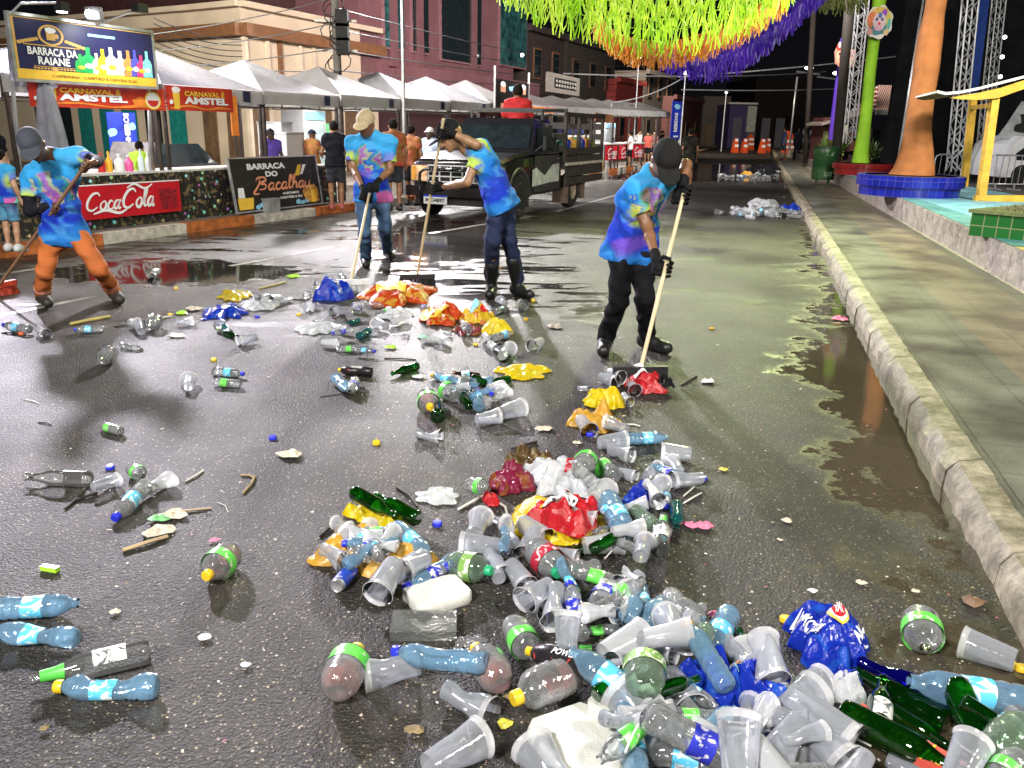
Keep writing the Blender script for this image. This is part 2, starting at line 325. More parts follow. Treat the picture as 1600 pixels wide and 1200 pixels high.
while y < 85:
    L_ = .95+rnd.uniform(-.06, .06); n = 10; V = []
    for i in range(n+1):
        yy = y+.006+(L_-.012)*i/n; x = KR(yy); j = rnd.uniform(-.012, .012); e = rnd.uniform(.0, .012)
        V += [(x-.02+j, yy, -.01), (x-.012+j, yy, .10-e), (x+.03+e, yy, .146-e*.6), (x+.15+j*.4, yy, .15), (x+.17, yy, .1)]
    mb.add(V, [(5*i+k, 5*i+5+k, 5*i+6+k, 5*i+1+k) for i in range(n) for k in range(4)]+[(0, 1, 2, 3, 4), (5*n+4, 5*n+3, 5*n+2, 5*n+1, 5*n)]); y += L_
struct('kerb', mb, kstone, 40)
# right sidewalk: slate bands and a beige middle band, small tiles
def tiles_mat():
    m, N, L = newmat('sidewalk_tiles'); b = N['Principled BSDF']; g = N.new('ShaderNodeNewGeometry')
    mp = N.new('ShaderNodeMapping'); mp.inputs['Rotation'].default_value = (0, 0, math.atan(.28)); L.new(g.outputs['Position'], mp.inputs[0])
    sx = N.new('ShaderNodeSeparateXYZ'); L.new(mp.outputs[0], sx.inputs[0])
    ad = N.new('ShaderNodeMath'); ad.operation = 'ADD'; L.new(sx.outputs[0], ad.inputs[0])
    br = N.new('ShaderNodeTexBrick'); br.offset = 0; br.inputs['Scale'].default_value = 1; br.inputs['Brick Width'].default_value = .4; br.inputs['Row Height'].default_value = .4
    br.inputs['Mortar Size'].default_value = .006; br.inputs['Mortar Smooth'].default_value = .3; br.inputs['Color1'].default_value = (.85, .85, .85, 1); br.inputs['Color2'].default_value = (1, 1, 1, 1); br.inputs['Mortar'].default_value = (.45, .45, .45, 1)
    L.new(mp.outputs[0], br.inputs[0])
    n0 = N.new('ShaderNodeTexNoise'); n0.inputs['Scale'].default_value = 1.6; n0.inputs['Detail'].default_value = 7; L.new(g.outputs['Position'], n0.inputs[0])
    mr = N.new('ShaderNodeMapRange'); mr.inputs[1].default_value = 1.008; mr.inputs[2].default_value = 3.6; L.new(sx.outputs[0], mr.inputs[0])
    r = ramp(N, L, mr.outputs[0], [(0, (.15, .15, .13)), (.28, (.205, .175, .135)), (.57, (.15, .15, .13)), (.75, (.18, .155, .12)), (.83, (.15, .15, .13))]); r.color_ramp.interpolation = 'CONSTANT'
    r2 = ramp(N, L, n0.outputs[0], [(.3, (.5, .5, .46)), (.7, (1.15, 1.12, 1.0))])
    a = N.new('ShaderNodeMix'); a.data_type = 'RGBA'; a.blend_type = 'MULTIPLY'; a.inputs[0].default_value = 1; L.new(r.outputs[0], a.inputs[6]); L.new(r2.outputs[0], a.inputs[7])
    c = N.new('ShaderNodeMix'); c.data_type = 'RGBA'; c.blend_type = 'MULTIPLY'; c.inputs[0].default_value = .8; L.new(a.outputs[2], c.inputs[6]); L.new(br.outputs[0], c.inputs[7])
    L.new(c.outputs[2], b.inputs['Base Color']); rg = ramp(N, L, n0.outputs[0], [(.35, .28), (.65, .6)]); L.new(rg.outputs[0], b.inputs['Roughness'])
    n2 = noise_node(N, L, 60, 4); bp = N.new('ShaderNodeBump'); bp.inputs['Strength'].default_value = .35; bp.inputs['Distance'].default_value = .01; L.new(n2.outputs[0], bp.inputs['Height']); L.new(bp.outputs[0], b.inputs['Normal'])
    return m
def WL(y): return 5.07+(y-8.21)*.265
mb = MB(); ys = [-4+3*i for i in range(31)]
mb.add([(KR(y)+.14, y, .139) for y in ys]+[(WL(y)+.1, y, .139) for y in ys], [(i, len(ys)+i, len(ys)+i+1, i+1) for i in range(len(ys)-1)]); struct('sidewalk', mb, tiles_mat())
# raised plaza: stone edge wall, painted floor
edge = rock((.44, .38, .34), (.20, .17, .15), 'plaza_edge_stone')
mb = MB()
for k in range(40):
    y0 = -4+k*1.6; y1 = y0+1.594; a = [(WL(y0), y0), (WL(y1), y1), (WL(y1)+.28, y1), (WL(y0)+.28, y0)]
    mb.prism(a, .1, .50)
o = link('plaza_edge_wall', mb, edge); tag(o, 'low rough stone wall along the raised plaza, pale blocks above the sidewalk', 'wall')
mb = MB(); mb.add([(WL(-4)-.045, -4, .143), (WL(-4), -4, .143), (WL(60), 60, .143), (WL(60)-.045, 60, .143)], [(0, 1, 2, 3)]); struct('paint_line', mb, M('line_white', (.42, .38, .30), .6, var=.4, vs=14))
dark = M('plaza_paving', (.07, .065, .06), .55, var=.4, vs=2, bump=.3)
mb = MB(); mb.add([(WL(-4)+.27, -4, .496), (90, -4, .496), (90, 62, .496), (WL(62)+.27, 62, .496)], [(0, 1, 2, 3)]); mb.add([(WL(62)+.27, 62, .496), (90, 62, .496), (90, 62, 0), (WL(62)+.27, 62, 0)], [(0, 1, 2, 3)]); struct('plaza_floor', mb, dark)
def strip(name, m, pts, z):
    mb = MB(); mb.add([(x, y, z) for x, y in pts], [tuple(range(len(pts)))]); return struct(name, mb, m)
cy = M('cyan_paint', (.22, .52, .58), .5, var=.3, vs=2.5, bump=.2); ye = M('yellow_paint_floor', (.62, .48, .14), .5, var=.25, vs=3, bump=.2); lb = M('teal_paint', (.12, .33, .33), .45, var=.3, vs=3)
strip('painted_floor', cy, [(WL(8.9)+.05, 8.9), (9, 8.9), (11.5, 27), (WL(30)+.05, 30)], .502)
strip('painted_floor', lb, [(WL(8.8)+.06, 8.91), (WL(20)+.06, 20), (WL(20)+.10, 20), (WL(8.9)+.65, 8.91)], .506)
strip('painted_floor', ye, [(WL(-3)+.05, -3), (9, -3), (9, 8.7), (6.2, 8.75), (WL(8.88)+.05, 8.88)], .502)
# lane markings, broken and worn
lm = M('worn_lane_paint', (.33, .31, .29), .4, var=.6, vs=12)
for (a, b_) in (((-30, 500), (150, 463)), ((360, 416), (520, 386)), ((672, 365), (830, 338)), ((870, 331), (980, 300)), ((0, 405+24), (60, 420))):
    p = G(*a); q = G(*b_); d = (q-p)/np.linalg.norm(q-p); nn = np.array([-d[1], d[0], 0])*.045
    mb = MB(); mb.add([p-nn+(0, 0, .004), q-nn+(0, 0, .004), q+nn+(0, 0, .004), p+nn+(0, 0, .004)], [(0, 1, 2, 3)]); struct('lane_marking', mb, lm)
# ------------------------------------------------------------------ line of the stalls
K0 = np.array([-4.3, 13.9]); KU = np.array([.40, .917]); KU /= np.linalg.norm(KU); KN = np.array([-KU[1], KU[0]]); KA = math.atan2(KU[1], KU[0])
def on_line(px, off, y=200):
    d = ray(px, y)[:2]; P = K0+KN*off; t, s = np.linalg.solve(np.array([[d[0], -KU[0]], [d[1], -KU[1]]]), P); return P+s*KU, s
def LP(s, off): return K0+KU*s+KN*off
def zat(px, py, P): return at(px, py, P[1])[2]
# ------------------------------------------------------------------ buildings on the left
cream = M('cream_plaster', (.50, .41, .30), .8, var=.10, vs=1.2, bump=.15, bs=8); brown = M('brown_trim', (.17, .075, .03), .6, var=.2); teal = M('teal_shutter', (.01, .17, .15), .5, var=.3, vs=9)
dglass = M('dark_window_glass', (.012, .018, .02), .08, var=.3); door = M('brown_door', (.12, .07, .035), .6, var=.35, vs=5)
BO = 7.0
A, sA = on_line(378, BO, 60); B, sB = on_line(588, BO, 60)
D_, _ = on_line(298, BO, 60); C1 = at(300, 60, A[1]+1.2)[:2]; C0 = at(-160, 60, C1[1]+9)[:2]; bk = LP(sB, BO+16); bl = C0+np.array([-2, 14])
zc = zat(375, 36, A); zt = zc+.45
bt = thing('corner_building', 'cream plastered corner building with brown cornice behind the first stalls', 'building', (A[0], A[1], 0))
mb = MB(); mb.prism([tuple(C0), tuple(C1), tuple(A), tuple(B), tuple(bk), tuple(bl)], .1, zt); link('wall', mb, cream, bt, world=True)
def band(p, q, z0, z1, out):
    p = np.array(p); q = np.array(q); d = (q-p)/np.linalg.norm(q-p); nn = np.array([d[1], -d[0]]); mb = MB()
    a = [p-nn*.02-d*out*.4, q-nn*.02+d*out*.4, q+nn*out+d*out*.4, p+nn*out-d*out*.4]; mb.prism([tuple(v) for v in a], z0, z1); return mb
for i, (p, q) in enumerate(((A, B), (C1, A), (C0, C1))):
    link('cornice', band(p, q, zc-.32, zc-.003*i, .30+.004*i), brown, bt, 30, world=True); link('cornice', band(p, q, zt-.05+.003*i, zt+.1-.003*i, .22+.003*i), cream, bt, world=True)
def on_face(p, q, t, wd, z0, z1, out, mat_, name, par):
    p = np.array(p); q = np.array(q); L_ = np.linalg.norm(q-p); d = (q-p)/L_; c = p+d*t; return link(name, band(c-d*wd/2+d*out*.4, c+d*wd/2-d*out*.4, z0, z1, out), mat_, par, world=True)
for t, wd, nm, mm in ((.5, .75, 'door', door), (1.95, .8, 'door', door), (3.5, .75, 'door', door), (5.0, .7, 'door', door)):
    o = on_face(A, B, t, wd, .14, 2.55, .04, mm, nm, bt)
for t in (.05, .95, 1.5, 2.4, 3.05, 4.0): on_face(A, B, t, .12, .14, zc-.32, .10, brown if t in (1.5,) else M('cream_pilaster', (.55, .46, .35), .8, var=.1), 'pilaster', bt)
L1 = np.linalg.norm(A-C1)
for t in (.25*L1, .75*L1): on_face(C1, A, t, .55*L1/2, .14, 2.6, .05, door, 'door', bt)
L2 = np.linalg.norm(C1-C0)
for k in range(7):        # arched teal shutters on the side street face
    t = L2-.9-k*1.15; p = C0+(C1-C0)/L2*t; d = (C1-C0)/L2; nn = np.array([d[1], -d[0]]); mb = MB()
    out = [(-.38, .2), (.38, .2)]+[(.38*math.cos(R_(a)), 1.9+.38*math.sin(R_(a))) for a in range(0, 181, 20)]
    mb.add([(p[0]+d[0]*u+nn[0]*.05, p[1]+d[1]*u+nn[1]*.05, z) for u, z in out], [tuple(range(len(out)))]); link('shutter', mb, teal if k % 4 != 1 else dglass, bt, world=True)
# pink modern building with big windows
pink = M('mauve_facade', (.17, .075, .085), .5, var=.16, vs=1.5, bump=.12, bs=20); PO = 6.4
Pa, s0 = on_line(592, PO, 60); Pb, s1 = on_line(822, PO, 60); zb = zat(600, 118, Pa)
bt = thing('office_building', 'mauve clad modern building with large dark upper windows and projecting floor', 'building', (Pa[0], Pa[1], 0))
H1 = zb+9; mb = MB(); mb.prism([tuple(LP(s0-.2, PO+.6)), tuple(LP(s1, PO+.6)), tuple(LP(s1, PO+14)), tuple(LP(s0-.2, PO+14))], 2.55, H1); link('wall', mb, pink, bt, world=True)
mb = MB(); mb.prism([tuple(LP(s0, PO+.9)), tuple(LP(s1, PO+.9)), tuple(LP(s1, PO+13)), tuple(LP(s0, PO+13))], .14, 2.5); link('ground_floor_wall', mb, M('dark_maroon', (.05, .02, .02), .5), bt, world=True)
sm = on_line(640, PO, 60)[1]
mb = MB(); mb.prism([tuple(LP(sm, PO-.6)), tuple(LP(s1+.3, PO-.6)), tuple(LP(s1+.3, PO+.59)), tuple(LP(sm, PO+.59))], zb-.45, zb+.38); link('balcony_band', mb, pink, bt, world=True)
for (xa, xb, yb) in ((597, 630, 82), (641, 668, 88), (686, 750, 100), (778, 821, 108)):
    a, sa = on_line(xa, PO+.6, 60); b_, sb = on_line(xb, PO+.6, 60); z0 = zat(xa, yb-6, a); mb = MB()
    mb.prism([tuple(LP(sa, PO+.52)), tuple(LP(sb, PO+.52)), tuple(LP(sb, PO+.6)), tuple(LP(sa, PO+.6))], z0, z0+3.4); fr_ = link('window', mb, M('window_frame_mauve', (.24, .12, .13), .4), bt, world=True)
    mb = MB(); mb.prism([tuple(LP(sa+.07, PO+.50)), tuple(LP(sb-.07, PO+.50)), tuple(LP(sb-.07, PO+.515)), tuple(LP(sa+.07, PO+.515))], z0+.07, z0+3.33)
    link('pane', mb, M('teal_glass', (.02, .07, .07), .12, var=.7, vs=2.5) if xa in (597, 778) else dglass, fr_, world=True)
for xa in (634, 674, 757): a, sa = on_line(xa, PO, 60); mb = MB(); mb.prism([tuple(LP(sa-.2, PO+.42)), tuple(LP(sa+.2, PO+.42)), tuple(LP(sa+.2, PO+.595)), tuple(LP(sa-.2, PO+.595))], zb+.4, H1); link('pilaster', mb, pink, bt, world=True)
# darker buildings further along
def block(px0, px1, ytop, off, depth, mat_, name, label, lit=None, floors=2, dz=0):
    a, sa = on_line(px0, off, 120); b_, sb = on_line(px1, off, 120); zt_ = zat(px0, ytop, a)
    t = thing(name, label, 'building', (a[0], a[1], 0)); mb = MB(); mb.prism([tuple(LP(sa, off)), tuple(LP(sb, off)), tuple(LP(sb, off+depth)), tuple(LP(sa, off+depth))], .14, zt_); link('wall', mb, mat_, t, world=True)
    n_ = max(2, int((sb-sa)/2.6))
    for fl in range(floors):
        for k in range(n_):
            c = sa+(k+.5)*(sb-sa)/n_; z0 = 1.0+fl*2.9
            if z0+1.4 > zt_: continue
            mb = MB(); mb.prism([tuple(LP(c-.5, off-.05)), tuple(LP(c+.5, off-.05)), tuple(LP(c+.5, off-.002)), tuple(LP(c-.5, off-.002))], z0, z0+1.4); f_ = link('window', mb, brown if fl else door, t, world=True)
            mb = MB(); mb.prism([tuple(LP(c-.42, off-.065)), tuple(LP(c+.42, off-.065)), tuple(LP(c+.42, off-.053)), tuple(LP(c-.42, off-.053))], z0+.08, z0+1.32); link('pane', mb, dglass, f_, world=True)
    mb = MB(); mb.prism([tuple(LP(sa, off-.25)), tuple(LP(sb, off-.25)), tuple(LP(sb, off-.004)), tuple(LP(sa, off-.004))], zt_-.2, zt_+.1); link('cornice', mb, mat_, t, world=True); return t
dk1 = M('dark_facade', (.035, .022, .02), .7, var=.4); dk2 = M('dark_brown_facade', (.05, .04, .032), .8, var=.3); rd = M('red_facade', (.28, .03, .025), .7, var=.3, vs=2)  # dk1 and dk2 are plain dark wall colours
block(823, 880, 40, 6.9, 10, dk1, 'shop_building', 'dark narrow facade right of the mauve building')
block(385, 590, -60, 9.5, 8, M('dark_maroon'), 'shop_building', 'very dark upper storey rising behind the cream corner building', floors=0)
block(884, 960, 58, 7.2, 10, dk2, 'shop_building', 'sooty two storey facade behind the long row of white canopies')
block(964, 1006, 122, 6.6, 8, rd, 'shop_building', 'small red painted facade halfway down the street')
block(1009, 1052, 110, 6.8, 8, dk2, 'house', 'low shadowed house between the red facade and the blue banner')
block(1055, 1100, 150, 6.0, 10, M('maroon_facade', (.07, .018, .015), .7), 'house', 'maroon single storey house behind the blue banner', floors=1)
# end of the street
def endbox(px0, px1, yt, yb, Y, dep, mat_, name, label, cat='building', z0=0):
    a = at(px0, yb, Y); b_ = at(px1, yb, Y); zt_ = at(px0, yt, Y)[2]; t = thing(name, label, cat, ((a[0]+b_[0])/2, Y, 0)); mb = MB()
    mb.box(((a[0]+b_[0])/2, Y+dep/2, (zt_+z0)/2), (b_[0]-a[0], dep, zt_-z0)); link('wall', mb, mat_, t, world=True); return t, a, b_, zt_
t, a, b_, zt_ = endbox(1094, 1136, 150, 224, 98, 12, M('grey_brick', (.10, .08, .07), .8, var=.3), 'house', 'grey house at the far end left of the purple wall')
for k in range(3): mb = MB(); mb.box((a[0]+.8+1.2*k, 97.97, 1.2), (.7, .06, 2.2)); link('door', mb, door, t, world=True)
t, a, b_, zt_ = endbox(1136, 1172, 162, 224, 92, 8, M('purple_wall', (.035, .025, .10), .7, var=.2), 'shop_building', 'dusky purple box-shaped building at the far end of the street')
mb = MB(); mb.box(((a[0]+b_[0])/2, 91.8, zt_+.05), (b_[0]-a[0]+.6, .6, .18)); link('roof_edge', mb, M('pale_metal', (.5, .5, .48), .4), t, world=True)
mb = MB(); mb.box((b_[0]-.2, 91.8, zt_-1.5), (.9, .5, 2.6)); link('column', mb, M('pale_plaster', (.35, .36, .33), .7), t, world=True)
for k in range(4): mb = MB(); mb.box((a[0]+.9+1.5*k, 91.96, 1.6), (.9, .08, 3.0)); link('shutter', mb, M('grey_shutter', (.08, .085, .10), .5), t, world=True)
endbox(1172, 1262, 120, 226, 140, 20, dk1, 'apartment_building', 'very dark building block closing the street behind the barriers')
endbox(1262, 1345, 178, 226, 120, 12, M('dark_house', (.045, .035, .025), .8), 'house', 'low dark house with yellow doorway right of the far street end')
# ------------------------------------------------------------------ utility poles, lamp poles, wires
steel = M('galvanised_steel', (.42, .42, .43), .35, metal=.6, var=.2, vs=12); conc = M('pole_concrete', (.20, .19, .17), .8); blackm = M('black_rubber', (.012, .012, .013), .5, var=.3)
lampm = M('lamp_glow', (1, .97, .92), .5, var=0, emit=14)
def ppole(px, yb, yt, off, label, r=.03, cat='pole', lamp=False, name='lamp_pole', z0=.14):
    P, s = on_line(px, off, yb); 
    zt_ = zat(px, yt, P); t = thing(name, label, cat, (P[0], P[1], z0)); mb = MB(); mb.tube([(0, 0, 0), (0, 0, zt_-z0)], [r, r*.8], 10); link('post', mb, steel, t, 60)
    if lamp:
        mb = MB(); mb.sphere((0, 0, zt_-z0+.06), (.09, .09, .07)); link('bulb', mb, lampm, t, True); mb = MB(); mb.lathe([(.02, 0), (.12, .02), (.13, .05), (.03, .12)], 12, Matrix.Translation((0, 0, zt_-z0+.09))); link('shade', mb, steel, t, True)
    return P, zt_
P633, z633 = ppole(633, 300, -160, .3, 'tall thin white steel pole beside the truck front, rising out of the photo', .04)
ppole(988, 262, 92, .9, 'thin lamp pole with lit bulb beside the red stall counters', .035, lamp=True)
ppole(1062, 235, 116, -.6, 'thin lamp pole with lit bulb right of the blue banner', .035, lamp=True)
ppole(1128, 222, 146, 3, 'far lamp with a small white light left of the purple building', .06, lamp=True)
ppole(950, 262, 160, .6, 'thin bare steel pole left of the red counters', .025)
P, s = on_line(533, 1.9, 250); t = thing('utility_pole', 'concrete utility pole crowded with cables and boxes above the second canopy', 'utility pole', (P[0], P[1], .14))
zt_ = zat(533, -60, P); mb = MB(); mb.tube([(0, 0, 0), (0, 0, zt_)], [.10, .08], 12); link('post', mb, M('dark_concrete', (.05, .045, .04), .9), t, 60)
rnd = random.Random(2)
for k in range(3): mb = MB(); mb.box((.16, -.1, zat(533, 40+22*k, P)), (.26, .2, .34)); link('junction_box', mb, M('matt_black_box', (.012, .012, .012), .95), t)
mb = MB()
for k in range(12): z = 2.6+rnd.random()*(zt_-3); a = rnd.uniform(0, 6.28); r = rnd.uniform(.12, .3); mb.tube([(r*math.cos(a+q*.7)+.1*math.cos(a), r*math.sin(a+q*.7), z+.22*math.sin(q*.7+a)) for q in range(10)], .012, 5)
link('cable_coil', mb, M('matt_black_box'), t, True)
mb = MB()
for k in range(5): z = zt_-.7-k*.6; mb.bar((-.45, 0, z), (.45, 0, z), .05)
link('crossarm', mb, conc, t)
wires = M('cable_black', (.02, .02, .02), .5); wl = M('cable_grey', (.30, .30, .30), .5)
def wire(a, b_, sag, r=.012, m_=None, lab='black cable strung between poles above the stalls'):
    a = np.array(a, float); b_ = np.array(b_, float); mb = MB(); mb.tube([a+(b_-a)*t_-np.array([0, 0, sag*4*t_*(1-t_)]) for t_ in np.linspace(0, 1, 20)], r, 5); o = link('overhead_cable', mb, m_ or wires); tag(o, lab, 'cable', 'cables strung over the street'); return o
pu = np.array([P[0], P[1], 0])
for k, (px, y) in enumerate(((-60, 70), (-60, 84), (-60, 96), (-80, 30), (-40, 118))):
    wire(pu+(0, 0, zt_-.7-.5*k), at(px, y, 17+k*.3), .25, .012)
for k in range(6): q, _ = on_line(1010, 4.6+.1*k, 120); wire(pu+(0, 0, zt_-.9-.42*k), (q[0], q[1], zat(1010, 104+7*k, q)), .35, .014, lab='black cable running down the street over the canopies')
for a_, b_ in (((880, 115, 38), (1290, 112, 60)), ((1065, 140, 45), (1440, 130, 60)), ((1060, 120, 42), (1600, 60, 50)), ((960, 160, 36), (1070, 120, 42))): wire(at(*a_), at(*b_), .2, .03, wl, 'pale cable crossing the dark sky at the far end')
for k in range(7): a_ = LP(-9+0*k, 5.6); wire((at(240, 28+9*k, 20)), LP(6, 5.2).tolist()+[zat(600, 66+9*k, LP(6, 5.2))], .12, .012, lab='black cable along the cream facade')
# crescent of a lit lamp on the mauve building and others
for (px, y, off, lb_) in ((816, 86, 5.8, 'small lit wall lamp at the corner of the mauve building'),):
    P, s = on_line(px, off, y); t = thing('wall_lamp', lb_, 'lamp', (P[0], P[1], zat(px, y, P))); mb = MB(); mb.sphere((0, 0, 0), .07); link('bulb', mb, lampm, t, True); mb = MB(); mb.bar((0, 0, .03), (.05, .3, .1), .03); link('bracket', mb, blackm, t)
# ------------------------------------------------------------------ canopies of the stalls
def cloth(name, col, tr=.4, rough=.7):
    if name in _m: return _m[name]
    m, N, L = newmat(name); b = N['Principled BSDF']; b.inputs['Roughness'].default_value = rough; out = N['Material Output']
    n = noise_node(N, L, 2.5, 6); r = ramp(N, L, n.outputs[0], [(.3, tuple(c*.82 for c in col)), (.7, col)]); L.new(r.outputs[0], b.inputs['Base Color'])
    t = N.new('ShaderNodeBsdfTranslucent'); L.new(r.outputs[0], t.inputs[0]); mx = N.new('ShaderNodeMixShader'); mx.inputs[0].default_value = tr
    n2 = noise_node(N, L, 5, 4, dist=1.5); bp = N.new('ShaderNodeBump'); bp.inputs['Strength'].default_value = .5; bp.inputs['Distance'].default_value = .04; L.new(n2.outputs[0], bp.inputs['Height'])
    L.new(bp.outputs[0], b.inputs['Normal'])
    L.new(b.outputs[0], mx.inputs[1]); L.new(t.outputs[0], mx.inputs[2]); L.new(mx.outputs[0], out.inputs[0]); _m[name] = m; return m
can = cloth('canopy_cloth', (.17, .17, .175), .35); ca2 = cloth('canopy_cloth_darkened', (.19, .185, .18), .42); navy = M('navy_patch', (.02, .025, .06), .5); post_m = M('dark_post', (.06, .045, .04), .4, metal=.3)  # slope cloth coloured darker to offset the strong mast light on it
lampw = M('tube_glow', (1, .98, .95), .5, var=0, emit=9)
TW = 2.25; TD = 2.6
def canopy(s, eave, peak, m_, label, first, w_=TW, lit=True, patch=True):
    a = LP(s, .45); t = thing('canopy', label, 'canopy', (a[0], a[1], .14), KA, 'white canopies over the stalls along the kerb')
    e = eave-.14; p = peak-.14; mb = MB(); n = 10; rnd = random.Random(int(s*7)+50)
    # four slopes in square rings up to the peak, cloth sagging a little between the hips
    m_s = 9; N_ = 9; V = []
    for r in range(N_+1):
        k = r/N_; ring = [(-1+2*i/m_s, -1) for i in range(m_s)]+[(1, -1+2*i/m_s) for i in range(m_s)]+[(1-2*i/m_s, 1) for i in range(m_s)]+[(-1, 1-2*i/m_s) for i in range(m_s)]
        for (u, v) in ring: c_ = min(abs(u), abs(v)); V.append((w_*(.5+.5*u*(1-k)), TD*(.5+.5*v*(1-k)), e+(p-e)*k-.085*(1-c_)*math.sin(math.pi*k)+rnd.uniform(-.004, .004)))
    q_ = 4*m_s; mb.add(V, [(r*q_+i, r*q_+(i+1) % q_, (r+1)*q_+(i+1) % q_, (r+1)*q_+i) for r in range(N_) for i in range(q_)])
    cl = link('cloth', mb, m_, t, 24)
    mb = MB(); vh = .22 # valance
    for (x0, y0, x1, y1) in ((0, -.012, w_, -.012), (w_-.004, 0, w_-.004, TD), (w_, TD+.012, 0, TD+.012), (.004, TD, .004, 0)):
        V = []; 
        for i in range(13):
            q = i/12; wv = .012*math.sin(i*2.1+s); V += [(x0+(x1-x0)*q, y0+(y1-y0)*q, e), (x0+(x1-x0)*q+(wv if x0 == x1 else 0), y0+(y1-y0)*q+(wv if y0 == y1 else 0), e-vh)]
        mb.add(V, [(2*i, 2*i+1, 2*i+3, 2*i+2) for i in range(12)])
    link('valance', mb, cloth('valance_cloth_brightened', (.46, .45, .43), .3), t, 60)  # same cloth in a brighter copy, front light put into the colour
    if patch: mb = MB(); mb.box((w_-.42, -.035, e-.11), (.17, .012, .17)); link('patch', mb, navy, t)
    for (x, y) in ((.04, .04), (w_-.04, .04), (.04, TD-.04), (w_-.04, TD-.04)):
        mb = MB(); mb.bar((x, y, 0), (x, y, e), .045); link('post', mb, post_m, t)
    mb = MB()
    for y in (.05, TD-.05):      # scissor truss under the eave
        mb.bar((0, y, e-.27), (w_, y, e-.27), .022)
        for k in range(5): x = w_*k/4; mb.bar((x, y, e-.02), (x, y, e-.27), .018)
    link('truss', mb, post_m, t)
    if lit:
        mb = MB(); mb.tube([(w_*.2, TD*.5, e-.02), (w_*.8, TD*.5, e-.02)], .02, 8); link('lamp_tube', mb, lampw, t)
        L = bpy.data.lights.new('stall_lamp', 'AREA'); L.shape = 'RECTANGLE'; L.size = w_*.6; L.size_y = .1; L.energy = 38; L.color = (1, .96, .88)
        o = bpy.data.objects.new('stall_lamp', L); COL.objects.link(o); o.parent = t; o.location = (w_/2, TD/2, e-.05)
        L = bpy.data.lights.new('stall_lamp', 'POINT'); L.energy = 9; L.shadow_soft_size = .1; L.color = (1, .96, .9)
        o = bpy.data.objects.new('stall_lamp', L); COL.objects.link(o); o.parent = t; o.location = (w_/2, TD/2, e-.22)
ords = ['second', 'third', 'fourth', 'fifth', 'sixth', 'seventh', 'eighth', 'ninth', 'tenth', 'eleventh', 'twelfth', 'thirteenth', 'fourteenth', 'fifteenth']
canopy(-3.75, 2.12, 2.55, can, 'white canopy at the left photo edge behind the furled grey umbrella', True, 2.4)
canopy(-1.28, 2.12, 2.72, can, 'grey pyramid canopy with lager banner, right of the big bottle sign', True, 2.2)
ss = [.94, 3.22, 5.5, 7.75, 10.0]+[12.25+2.2*i for i in range(8)]
names_ = ['grey pyramid canopy over the black chalk-style sign', 'white peaked canopy just right of the utility pole', 'grey-white canopy behind the tall steel pole', 'pale canopy behind the truck bonnet', 'last pale canopy before the dangling figures banner']
for i, s in enumerate(ss):
    lab = names_[i] if i < 5 else 'white ridged canopy, %s of the long row beyond the truck' % ['first', 'second', 'third', 'fourth', 'fifth', 'sixth', 'seventh', 'last'][i-5]
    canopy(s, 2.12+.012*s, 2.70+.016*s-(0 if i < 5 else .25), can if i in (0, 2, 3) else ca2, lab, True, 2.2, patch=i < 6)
# ------------------------------------------------------------------ signs and banners on the left
def board(name, label, cat, fr, bgm, thick=.03, part='panel', rimm=None, rim=.03):
    o_, a, w_, h = fr; t = thing(name, label, cat, o_, a); mb = MB(); mb.box((w_/2, thick/2, h/2), (w_, thick, h)); link(part, mb, bgm, t)
    if rimm:
        for (c, d) in (((w_/2, thick/2, -rim/2), (w_+2*rim, thick+.02, rim)), ((w_/2, thick/2, h+rim/2), (w_+2*rim, thick+.02, rim)), ((-rim/2, thick/2, h/2), (rim, thick+.02, h)), ((w_+rim/2, thick/2, h/2), (rim, thick+.02, h))):
            mb = MB(); mb.box(c, d); link('frame', mb, rimm, t)
    return t, w_, h
def deco(t, name, m_, fn): mb = MB(); fn(mb); return link(name, mb, m_, t)
gold = M('print_gold', (.60, .36, .10), .5, var=.1); white = M('print_white', (.80, .80, .80), .5, var=.03); yel = M('print_yellow', (.80, .50, .05), .5, var=.08); ink = M('print_ink', (.02, .02, .08), .35, var=.2)
redb = M('print_red', (.50, .015, .012), .45, var=.25, vs=4, col2=(.60, .05, .02)); redc = M('banner_red', (.50, .008, .018), .4, var=.15, vs=3, bump=.25, bs=6); orng = M('print_orange', (.75, .22, .03), .5, var=.2); alu = M('aluminium_frame', (.6, .6, .62), .3, metal=.7)
blackp = M('print_black', (.012, .013, .012), .4, var=.3); pinkp = M('print_pink', (.8, .25, .2), .5, var=.1); blub = M('banner_blue', (.012, .035, .42), .45, var=.3, vs=3); lblu = M('print_light_blue', (.25, .55, .75), .5, var=.15)
def OY(px, off): return on_line(px, off, 160)[0][1]
fr = frame(28, 22, 122, OY(28, .30), 238, OY(238, .30))
t, W, H = board('sign_board', 'large dark blue drinks sign with row of bottles above the red lager banner', 'sign', fr, ink, rimm=alu, rim=.035)
deco(t, 'lettering', white, lambda b: (put_text(b, 'BARRACA DA', .08*W, .40*H, .33*W, .13*H, bold=.03), put_text(b, 'RAIANE', .14*W, .25*H, .21*W, .13*H, bold=.03)))
deco(t, 'yellow_strip', yel, lambda b: b.flat([(0.002, 0.002), (W-.002, 0.002), (W-.002, .16*H), (0.002, .16*H)], -.006))
deco(t, 'lettering', M('print_brown', (.25, .10, .02), .5), lambda b: put_text(b, 'CAIPIRINHA , CAPETÃO E CERVEJA SUJA', .22*W, .04*H, .62*W, .07*H, bold=.01))
